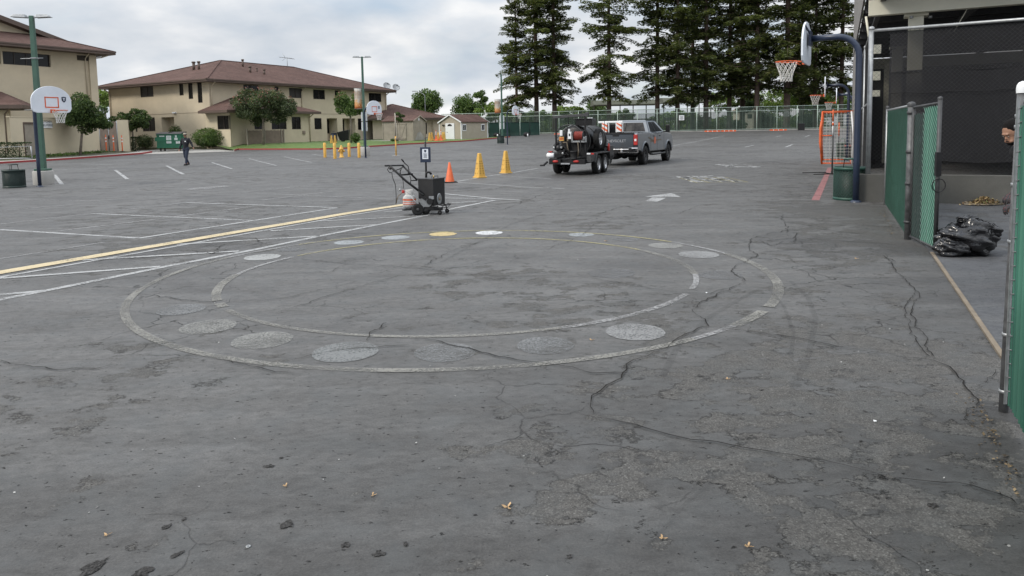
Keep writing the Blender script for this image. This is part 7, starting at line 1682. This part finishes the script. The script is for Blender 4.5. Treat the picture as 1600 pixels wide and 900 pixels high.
def solidwheel(c, r, w, name):
    q = MB(); T = Matrix.Translation(Vector(c)) @ Matrix.Rotation(R(18), 4, 'Z') @ Matrix.Rotation(R(90), 4, 'X'); q.lathe([(0.001, -w * .3), (r * .35, -w * .35), (r * .6, -w * .2), (r * .7, -w * .5), (r * .95, -w * .45), (r, -w * .2), (r, w * .2), (r * .95, w * .45), (r * .7, w * .5), (.001, w * .3)], 22, T); o = q.build(name, M_['rubber'], t)
    q = MB(); q.lathe([(r * .28, 0), (r * .22, .02), (0.001, .02)], 12, Matrix.Translation(Vector(c)) @ Matrix.Rotation(R(18), 4, 'Z') @ Matrix.Rotation(R(90), 4, 'X') @ Matrix.Translation(Vector((0, 0, w * .3)))); q.build('hub', M_['darkgalv'], o)
wr = .118
solidwheel((ax.x, -.22, wr), wr, .06, 'wheel'); solidwheel((ax.x + .12, .18, wr), wr, .06, 'wheel')
solidwheel((ZP(500, 790).x, -.12, .085), .085, .05, 'drive_wheel')
for zx, y in ((665, -.18), (733, .12)):
    c = Vector((ZP(zx, 800).x, y, .045)); solidwheel(c, .046, .03, 'caster'); q = MB(); q.tube([c + Vector((0, 0, .0)), c + Vector((-.01, 0, .09)), c + Vector((-.05, .02, .13))], .012, 6); q.build('caster_fork', M_['black'], t)
q = MB(); q.tube([ZP(640, 720, -.1), ZP(700, 735, 0), ZP(760, 725, .05), ZP(785, 710, .05), ZP(760, 708, .05), ZP(700, 725, .0)], .010, 6); q.tube([ZP(680, 745, -.1), ZP(740, 760, 0), ZP(790, 712, .05)], .007, 5); q.build('guide_arm', M_['black'], t)
q = MB(); q.cyl(ZP(540, 685, -.22), ZP(540, 685, -.12), .062, .062, 16); q.box(ZP(530, 760, -.12), (.2, .12, .06)); q.box(ZP(600, 770, -.05), (.3, .2, .05)); q.ell(ZP(490, 790, -.15), (.07, .06, .05), 10); q.box(ZP(470, 640, -.2), (.14, .05, .05), ry=.6); q.build('gearbox', M_['blackm'], t)
q = MB(); q.add([ZP(395, 655, -.15), ZP(500, 640, -.16), ZP(560, 720, -.16), ZP(510, 770, -.16), ZP(460, 760, -.16), ZP(430, 700, -.15)], [tuple(range(6))]); q.box(ZP(560, 640, -.14), (.1, .04, .06)); q.box(ZP(620, 800, -.1), (.34, .05, .012), rz=-.15); sp = q.build('splash_guard', M_['galv'], t); sp.modifiers.new('s', 'SOLIDIFY').thickness = .008
q = MB(); q.box((ZP(320, 740).x, -.05, .115), (.30, .34, .015)); q.beam(ZP(420, 600, .15), ZP(420, 760, .15), .03, .03); q.beam(ZP(400, 740, -.05), ZP(640, 760, 0), .04, .05); q.build('tray', M_['black'], t)
gb = thing('gas_cylinder', 'white and red propane cylinder riding on the tray of the line marking machine', 'gas cylinder', (mo.x + ZP(308, 700).x, mo.y - .05, .124), 0)
q = MB(); q.lathe([(.09, 0), (.10, .015), (.13, .03), (.148, .07), (.150, .22), (.14, .26), (.09, .31), (.04, .325), (0.001, .326)], 24); q.build('bottle', M_['dirtywhite'], gb); gb.scale = (.88, .88, .9)
q = MB(); q.lathe([(.085, .30), (.088, .42), (.08, .425), (.078, .30)], 20); q.build('collar', M_['dirtywhite'], gb); q = MB(); q.cyl((0, 0, .32), (0, 0, .39), .022, .02, 10); q.cyl((0, 0, .36), (.06, 0, .36), .012, .012, 8); q.build('valve', M_['brass'], gb)
q = MB(); q.lathe([(.1515, .10), (.1515, .155)], 24); lbn = q.build('red_label', M_['orange'], gb); q = MB(); q.lathe([(.1515, .19), (.150, .225)], 24); q.build('red_label', M_['orange'], gb)
q = MB()
for i in range(14): a = R(-150 + i * 10); q.box((.1525 * math.cos(a), .1525 * math.sin(a), .128), (.004, .015, .03), a)
q.build('label_print', M_['white'], lbn)
# ================================================================ PEOPLE
def remesh(o, vox, sm=6):
    r = o.modifiers.new('remesh', 'REMESH'); r.mode = 'VOXEL'; r.voxel_size = vox; r.use_smooth_shade = True
    s = o.modifiers.new('smooth', 'SMOOTH'); s.factor = .5; s.iterations = sm
    return o
def limb(q, pts, rs, n=12):
    q.tube(pts, rs, n)
    for p, r in zip(pts, rs): q.ell(p, (r, r, r), 12)
def head(q, c, s, look=0.0, tilt=0.0):          # head centred at c, height about .235*s, facing -Y before rotation
    T = Matrix.Translation(Vector(c)) @ Matrix.Rotation(look, 4, 'Z') @ Matrix.Rotation(tilt, 4, 'X') @ Matrix.Scale(s, 4)
    q.ell((0, .012, .02), (.075, .095, .10), 16, 0, T); q.ell((0, -.022, -.045), (.056, .066, .068), 14, 0, T); q.ell((0, -.05, -.095), (.03, .028, .02), 10, 0, T)
    q.add([(-.016, -.085, -.025), (.016, -.085, -.025), (0, -.118, -.03), (0, -.085, .02), (0, -.082, -.04)], [(0, 2, 3), (2, 1, 3), (0, 4, 2), (4, 1, 2), (0, 3, 4), (3, 1, 4)], 0, True, T)
    for s_ in (-1, 1): q.ell((s_ * .077, .01, -.012), (.012, .022, .032), 10, 0, T); q.ell((s_ * .03, -.074, -.062 + .0), (.02, .016, .016), 8, 0, T)
    q.ell((0, -.082, .022), (.045, .014, .012), 8, 0, T); q.ell((0, -.083, -.067), (.024, .012, .008), 8, 0, T)
    return T
def eyes(par, T):
    for s_ in (-1, 1):
        q = MB(); q.ell((s_ * .030, -.084, -.002), (.010, .006, .0045), 10, 0, T); e = q.build('eye', M_['eyew'], par); q = MB(); q.ell((s_ * .030, -.0880, -.002), (.0055, .0035, .0045), 8, 0, T); q.build('iris', M_['blackm'], e)
def hand(q, w, d, side, up=(0, 0, 1), curl=.5, s=1.0):     # wrist w, pointing d, palm facing side*normal
    d = Vector(d).normalized(); up = Vector(up); x = d.cross(up).normalized(); nrm = x.cross(d)
    w = Vector(w); c = w + d * .045 * s
    for k in (-.03, -.01, .01, .03): q.tube([w + x * k * .5 * s, w + d * .09 * s + x * k * s], [.013 * s, .012 * s], 8); 
    q.ell(c, (.03 * s, .03 * s, .03 * s), 10)
    for i, (k, l) in enumerate(((-.032, .068), (-.011, .078), (.011, .074), (.032, .058))):
        b = w + d * .088 * s + x * k * s; m_ = b + (d * math.cos(curl * .6) - nrm * math.sin(curl * .6)) * l * .45 * s; e = m_ + (d * math.cos(curl * 1.6) - nrm * math.sin(curl * 1.6)) * l * .35 * s; f = e + (d * math.cos(curl * 2.6) - nrm * math.sin(curl * 2.6)) * l * .3 * s
        q.tube([b, m_, e, f], [.0095 * s, .009 * s, .008 * s, .0065 * s], 8); q.ell(f, (.0068 * s,) * 3, 6)
    b = w + d * .03 * s - x * .028 * s * side; m_ = b + (d * .7 - x * .75 * side - nrm * .2).normalized() * .038 * s; e = m_ + (d * .95 - x * .3 * side - nrm * .35).normalized() * .032 * s
    q.tube([b, m_, e], [.014 * s, .0105 * s, .0085 * s], 8); q.ell(e, (.0088 * s,) * 3, 6)

# man walking towards the camera across the stalls
base = G(292, 258.2)
p1 = thing('person', 'man in black long sleeved top and dark jeans walking across the lot', 'person', base, R(-8))
hipL, hipR = (.09, 0, .93), (-.09, 0, .93)
kL, kR = (.10, -.14, .52), (-.06, -.02, .50); aL, aR = (.10, -.22, .09), (-.03, .20, .13)
shL, shR = (.20, .0, 1.48), (-.20, .0, 1.48); eL, eR = (.33, .03, 1.22), (-.29, .03, 1.19); wL, wR = (.47, -.06, 1.03), (-.36, -.06, .94)
def body1(q, g=0.0, parts='all'):
    if parts in ('all', 'top'):
        limb(q, [(0, 0, .96), (0, .0, 1.15), (0, .01, 1.36), (0, .01, 1.48)], [.135 + g, .135 + g, .15 + g, .10 + g], 14)
        limb(q, [(-.13, 0, 1.42), (.13, 0, 1.42)], [.085 + g, .085 + g]); limb(q, [(-.07, 0, 1.25), (.07, 0, 1.25)], [.12 + g, .12 + g])
        for s, e, w in ((shL, eL, wL), (shR, eR, wR)): limb(q, [s, e, w], [.062 + g, .046 + g, .03 + g])
    if parts in ('all', 'legs'):
        limb(q, [(-.06, 0, .93), (.06, 0, .93)], [.13 + g, .13 + g])
        for h_, k_, a_ in ((hipL, kL, aL), (hipR, kR, aR)): limb(q, [h_, k_, a_], [.095 + g, .062 + g, .042 + g * 1.2])
q = MB(); body1(q); limb(q, [(0, .01, 1.46), (0, -.005, 1.6)], [.055, .052]); Th = head(q, (0, -.02, 1.70), 1.0)
hand(q, wL, (.45, -.2, -.6), 1); hand(q, wR, (-.1, -.2, -1), -1, up=(0, 1, 0))
for a_ in (aL, aR): limb(q, [a_, (a_[0], a_[1] - .16, a_[2] - .05)], [.04, .03])
bd = remesh(q.build('body', M_['skin'], p1), .011); eyes(bd, Th)
q = MB(); body1(q, .016, 'top'); limb(q, [(0, 0, 1.5), (0, 0, 1.55)], [.065, .06]); remesh(q.build('shirt', M_['navycloth'], p1), .014)
q = MB(); body1(q, .016, 'legs'); remesh(q.build('trousers', M_['denim'], p1), .014)
for a_, tl in ((aL, 0), (aR, .08)):
    q = MB(); limb(q, [(a_[0], a_[1] + .04, a_[2] - .035), (a_[0], a_[1] - .16, .045 if tl == 0 else .05)], [.055, .045]); q.box((a_[0], a_[1] - .06, a_[2] - .075 if tl == 0 else .05), (.09, .27, .03), rx=0 if tl == 0 else -.2); remesh(q.build('shoe', M_['blackm'], p1), .010)
q = MB(); q.ell((0, .01, .045), (.088, .108, .085), 14, 0, Th); remesh(q.build('hair', M_['hair'], p1), .010, 3)
q = MB(); q.ell((0, 0, .075), (.094, .112, .07), 16, 0, Th); q.prism([(-.07, -.09), (.07, -.09), (.055, -.17), (0, -.19), (-.055, -.17)], .045, .056, 'z', 0, Th); q.build('cap', M_['shedgrey'], p1)
q = MB(); q.box((.09, -.168, 1.36), (.08, .01, .06)); q.build('chest_patch', M_['white'], p1)

# man bending behind the fence post, litter work gloves on
bx_, by_ = 5.62, 7.25
p2 = thing('person', 'short haired man in dotted gloves bending forward behind the near fence post', 'person', (bx_, by_, .006), 0)
hc = at(1581, 207, 7.2); hl = hc - Vector((bx_, by_, .006))
gh1 = at(1568, 312, 7.05) - Vector((bx_, by_, .006)); gh2 = at(1564, 326, 6.95) - Vector((bx_, by_, .006))
hp_ = Vector((.18, 0, .93)); ch = Vector((-.02, .02, 1.34)); nk = Vector((hl.x + .10, hl.y + .03, hl.z - .12))
w1 = gh1 + Vector((.16, .05, .06)); w2 = gh2 + Vector((.16, -.03, .06))
def body2(q, g=0.0, parts='all'):
    if parts in ('all', 'top'):
        limb(q, [hp_, hp_.lerp(ch, .5), ch, nk + Vector((.02, 0, -.08))], [.14 + g, .145 + g, .16 + g, .08 + g], 14); limb(q, [ch + Vector((-.03, -.15, .04)), ch + Vector((-.03, .15, .04))], [.08 + g, .08 + g])
        for s, w in ((1, w1), (-1, w2)): sh_ = ch + Vector((-.03, .2 * s, .04)); el = sh_.lerp(w, .5) + Vector((.10, .06 * s, -.06)); limb(q, [sh_, el, w], [.062 + g, .047 + g, .032 + g])
    if parts in ('all', 'legs'):
        limb(q, [hp_ + Vector((0, -.07, 0)), hp_ + Vector((0, .07, 0))], [.13 + g, .13 + g])
        for s in (-1, 1): limb(q, [hp_ + Vector((0, .09 * s, 0)), Vector((.12, .11 * s, .5)), Vector((.2, .12 * s, .09))], [.095 + g, .065 + g, .045 + g])
Q0 = MB(); body2(Q0); limb(Q0, [nk + Vector((.02, 0, -.06)), nk], [.06, .055]); Th2 = head(Q0, hl, 1.0, R(-78), R(28))
hand(Q0, w1, (gh1 - w1), 1, curl=.6); hand(Q0, w2, (gh2 - w2), -1, curl=.6)
for s in (-1, 1): limb(Q0, [Vector((.2, .12 * s, .09)), Vector((.04, .12 * s, .045))], [.042, .035])
bd = remesh(Q0.build('body', M_['skin'], p2), .009, 4); eyes(bd, Th2)
q = MB(); body2(q, .018, 'top'); remesh(q.build('shirt', M_['blackm'], p2), .014); q = MB(); body2(q, .016, 'legs'); remesh(q.build('trousers', M_['denim'], p2), .014)
for s in (-1, 1): q = MB(); limb(q, [Vector((.22, .12 * s, .055)), Vector((.02, .12 * s, .045))], [.058, .045]); remesh(q.build('shoe', M_['blackm'], p2), .011)
q = MB(); q.ell((0, .028, .042), (.082, .100, .092), 16, 0, Th2); remesh(q.build('hair', M_['hair'], p2), .008, 3)
q = MB(); q.ell((0, -.045, -.085), (.045, .045, .035), 12, 0, Th2); q.ell((.0, -.087, -.056), (.028, .01, .006), 8, 0, Th2); remesh(q.build('beard', M_['hair'], p2), .007, 3)
def glovemat():
    mt, t, b = newmat('red_dotted_glove'); x = NT(t); v = x.vor(x.pos(True), 75); x.l(x.ramp(v, [(.16, (.35, .02, .03)), (.22, (.02, .018, .02))]), b.inputs['Base Color']); b.inputs['Roughness'].default_value = .8; return mt
M_['glove'] = glovemat()
for w, g_, s in ((w1, gh1, 1), (w2, gh2, -1)): q = MB(); hand(q, w, (g_ - w), s, curl=.6, s=1.16); limb(q, [w + (w - g_) * .3, w], [.036, .036]); remesh(q.build('glove', M_['glove'], p2), .005, 2)

# ================================================================ TRASH BAG, LEAF HEAP, LITTER
c = G(1534, 404); c.y += .26; c.z = .006
t = thing('trash_bag', 'crumpled shiny black plastic trash bag slumped inside the gate opening', 'trash bag', c)
def bagmat():
    mt, t, b = newmat('black_plastic_film'); x = NT(t); b.inputs['Base Color'].default_value = (.006, .006, .007, 1); b.inputs['Roughness'].default_value = .16; b.inputs['Specular IOR Level'].default_value = .5; b.inputs['Coat Weight'].default_value = 0; b.inputs['Coat Roughness'].default_value = .12
    rg_ = x.math('ABSOLUTE', x.math('SUBTRACT', x.noise(x.mapv(x.pos(True), (1, 1, 2.6)), 6, 3, .5, 1.0), .5)); x.l(x.bump(rg_, .45, .04), b.inputs['Normal']); return mt
M_['bag'] = bagmat()
def lump(n, rad, seed, fold, zoff=0):
    from mathutils import noise
    q = MB(); k = n; vs = []; fs = []; rnd = Vector((seed * 3.1, seed * 1.7, 0))
    rows = k // 2
    for i in range(rows + 1):
        ph = PI * i / rows
        for j in range(k):
            th = 2 * PI * j / k; d = Vector((math.sin(ph) * math.cos(th), math.sin(ph) * math.sin(th), -math.cos(ph)))
            m_ = 1 + .25 * noise.noise(d * 1.6 + rnd) + fold * .40 * noise.noise(Vector((d.x * 2.2 + d.z * 1.5, d.y * 2.2, d.z * 3.0)) + rnd) - fold * .16 * max(0, .35 - abs(noise.noise(Vector((d.x * 3.2 + d.z * 2, d.y * 3.2, d.z * 3.4 - d.x * 1.5)) + rnd * 2)) * 2.4)
            vs.append((d.x * rad[0] * m_, d.y * rad[1] * m_, max(0.0, (d.z * m_ + .8) * rad[2]) + zoff))
    for i in range(rows):
        for j in range(k): fs.append((i * k + j, i * k + (j + 1) % k, (i + 1) * k + (j + 1) % k, (i + 1) * k + j))
    q.add(vs, fs, 0, True); return q
q = lump(150, (.34, .25, .245), 1, .46)
q3 = lump(90, (.20, .17, .13), 9, .45, .0); q3.v = [(x - .24, y - .06, z) for x, y, z in q3.v]; q.add(q3.v, q3.f, 0, True)
q4 = lump(90, (.17, .15, .12), 12, .45, .20); q4.v = [(x + .17, y - .03, z) for x, y, z in q4.v]; q.add(q4.v, q4.f, 0, True)
o = q.build('bag_body', M_['bag'], t)
q = lump(70, (.13, .08, .05), 3, .9, .40); q.v = [(x - .02, y, z) for x, y, z in q.v]; q.build('bag_neck', M_['bag'], t)
# heap of swept leaves on a sheet by the concrete wall
c = G(1537, 320.5); c.z = .006; t = thing('leaf_heap', 'small heap of yellow and brown leaves on a pale sack by the concrete wall', 'leaf heap', c)
q = MB(); q.add([(-.42, -.05, .01), (-.1, -.22, .02), (.42, -.1, .02), (.40, .2, .06), (.0, .28, .10), (-.3, .15, .05)], [(0, 1, 2, 3, 4, 5)]); q.build('sack', M_['header'], t)
rng = np.random.default_rng(14); n = 420; P = np.stack([rng.normal(.0, .16, n), rng.normal(.03, .1, n), .02 + rng.random(n) * .13], 1); P[:, 2] *= np.exp(-(P[:, 0] / .26) ** 2)
P[:, 2] += .01; leafmesh('leaves', P, .06, .045, rng, leafmat('litter_leaves', (.09, .05, .03), (.30, .22, .11), (.10, .14, .05), tr=.1), t)
# fallen leaves and crumbs
M_['dry'] = mat('dry_leaf', (.38, .25, .13), .8, var=.35, sc=40)
lv = [(794, 794, .020, 'curled tan dry leaf lying alone near the bottom centre'), (583, 775, .012, 'tiny tan leaf flake left of the bottom centre leaf'), (447, 760, .011, 'small olive bud on the asphalt, lower left of centre'), (168, 837, .012, 'small orange leaf crumb near the lower left corner'),
      (1036, 842, .013, 'small tan leaf crumb, left one of the two at the bottom right'), (1170, 855, .014, 'small tan leaf crumb, right one of the two at the bottom right'), (925, 532, .014, 'small olive bud beside the pale painted dot'), (1137, 593, .012, 'thin yellow leaf sliver right of the painted circle'), (947, 377, .02, 'small leaf between the far painted dots'), (1338, 405, .02, 'small leaf near the crack in front of the gate')]
for i, (px, py, r, lb_) in enumerate(lv):
    c = G(px, py); t = thing('fallen_leaf', lb_, 'leaf', (c.x, c.y, .003), i * 1.3, 'fallen leaves on the asphalt'); q = MB(); rr = random.Random(i)
    for k in range(3):
        a = k * 2.1 + rr.random(); q.add([(0, 0, .002), (r * math.cos(a), r * math.sin(a), .004 + r * .5 * rr.random()), (r * 1.5 * math.cos(a + .4), r * 1.5 * math.sin(a + .4), .003 + r * .4), (r * .8 * math.cos(a + .9), r * .8 * math.sin(a + .9), .002)], [(0, 1, 2, 3)])
    o = q.build('blade', M_['dry'], t); o.modifiers.new('s', 'SOLIDIFY').thickness = .0015
c = G(388, 854.5); t = thing('washer', 'small steel washer lying on the asphalt near the bottom edge', 'washer', (c.x, c.y, .002)); q = MB(); q.lathe([(.004, 0), (.010, 0), (.010, .002), (.004, .002), (.004, 0)], 20); q.build('ring', M_['galv'], t)
for px, py, lb_ in ((1104, 458, 'white paper scrap on the crack inside the painted circle'), (1367, 659, 'white crumb on the peeled asphalt near the near fence post')):
    c = G(px, py); t = thing('paper_scrap', lb_, 'litter', (c.x, c.y, .004)); q = MB(); q.add([(-.008, -.006, 0), (.008, -.007, .003), (.009, .006, .002), (-.006, .007, .005)], [(0, 1, 2, 3)]); q.build('scrap', M_['white'], t).modifiers.new('s', 'SOLIDIFY').thickness = .002
# dry leaf litter along the foot of the fences
rng = np.random.default_rng(9); P = []
for i in range(150):
    s = rng.uniform(-1.2, .1); q_ = FP(s, -.05 - abs(rng.normal(0, .05))); P.append((q_.x, q_.y, rng.uniform(.004, .02)))
for i in range(150):
    s = rng.uniform(tY(10.4), tY(13.5)); q_ = FP(s, -.05 - abs(rng.normal(0, .09))); P.append((q_.x, q_.y, rng.uniform(.006, .02)))
o = leafmesh('leaf_litter', P, .020, .012, rng, leafmat('litter_crumbs', (.04, .03, .02), (.14, .10, .055), (.24, .18, .10), tr=0), flat=.9); tag(o, 'dry leaf crumbs gathered along the foot of the green fences', 'leaf litter', kind='stuff')
rng = np.random.default_rng(19); n = 500
P = np.stack([rng.uniform(-5, 5, n), rng.uniform(1.6, 14, n), np.full(n, .004)], 1)
o = leafmesh('grit', P, .012, .009, rng, leafmat('grit', (.05, .05, .05), (.3, .3, .29), (.5, .5, .48), tr=0), flat=.6); tag(o, 'scattered grit and tiny stones over the asphalt', 'grit', kind='stuff')
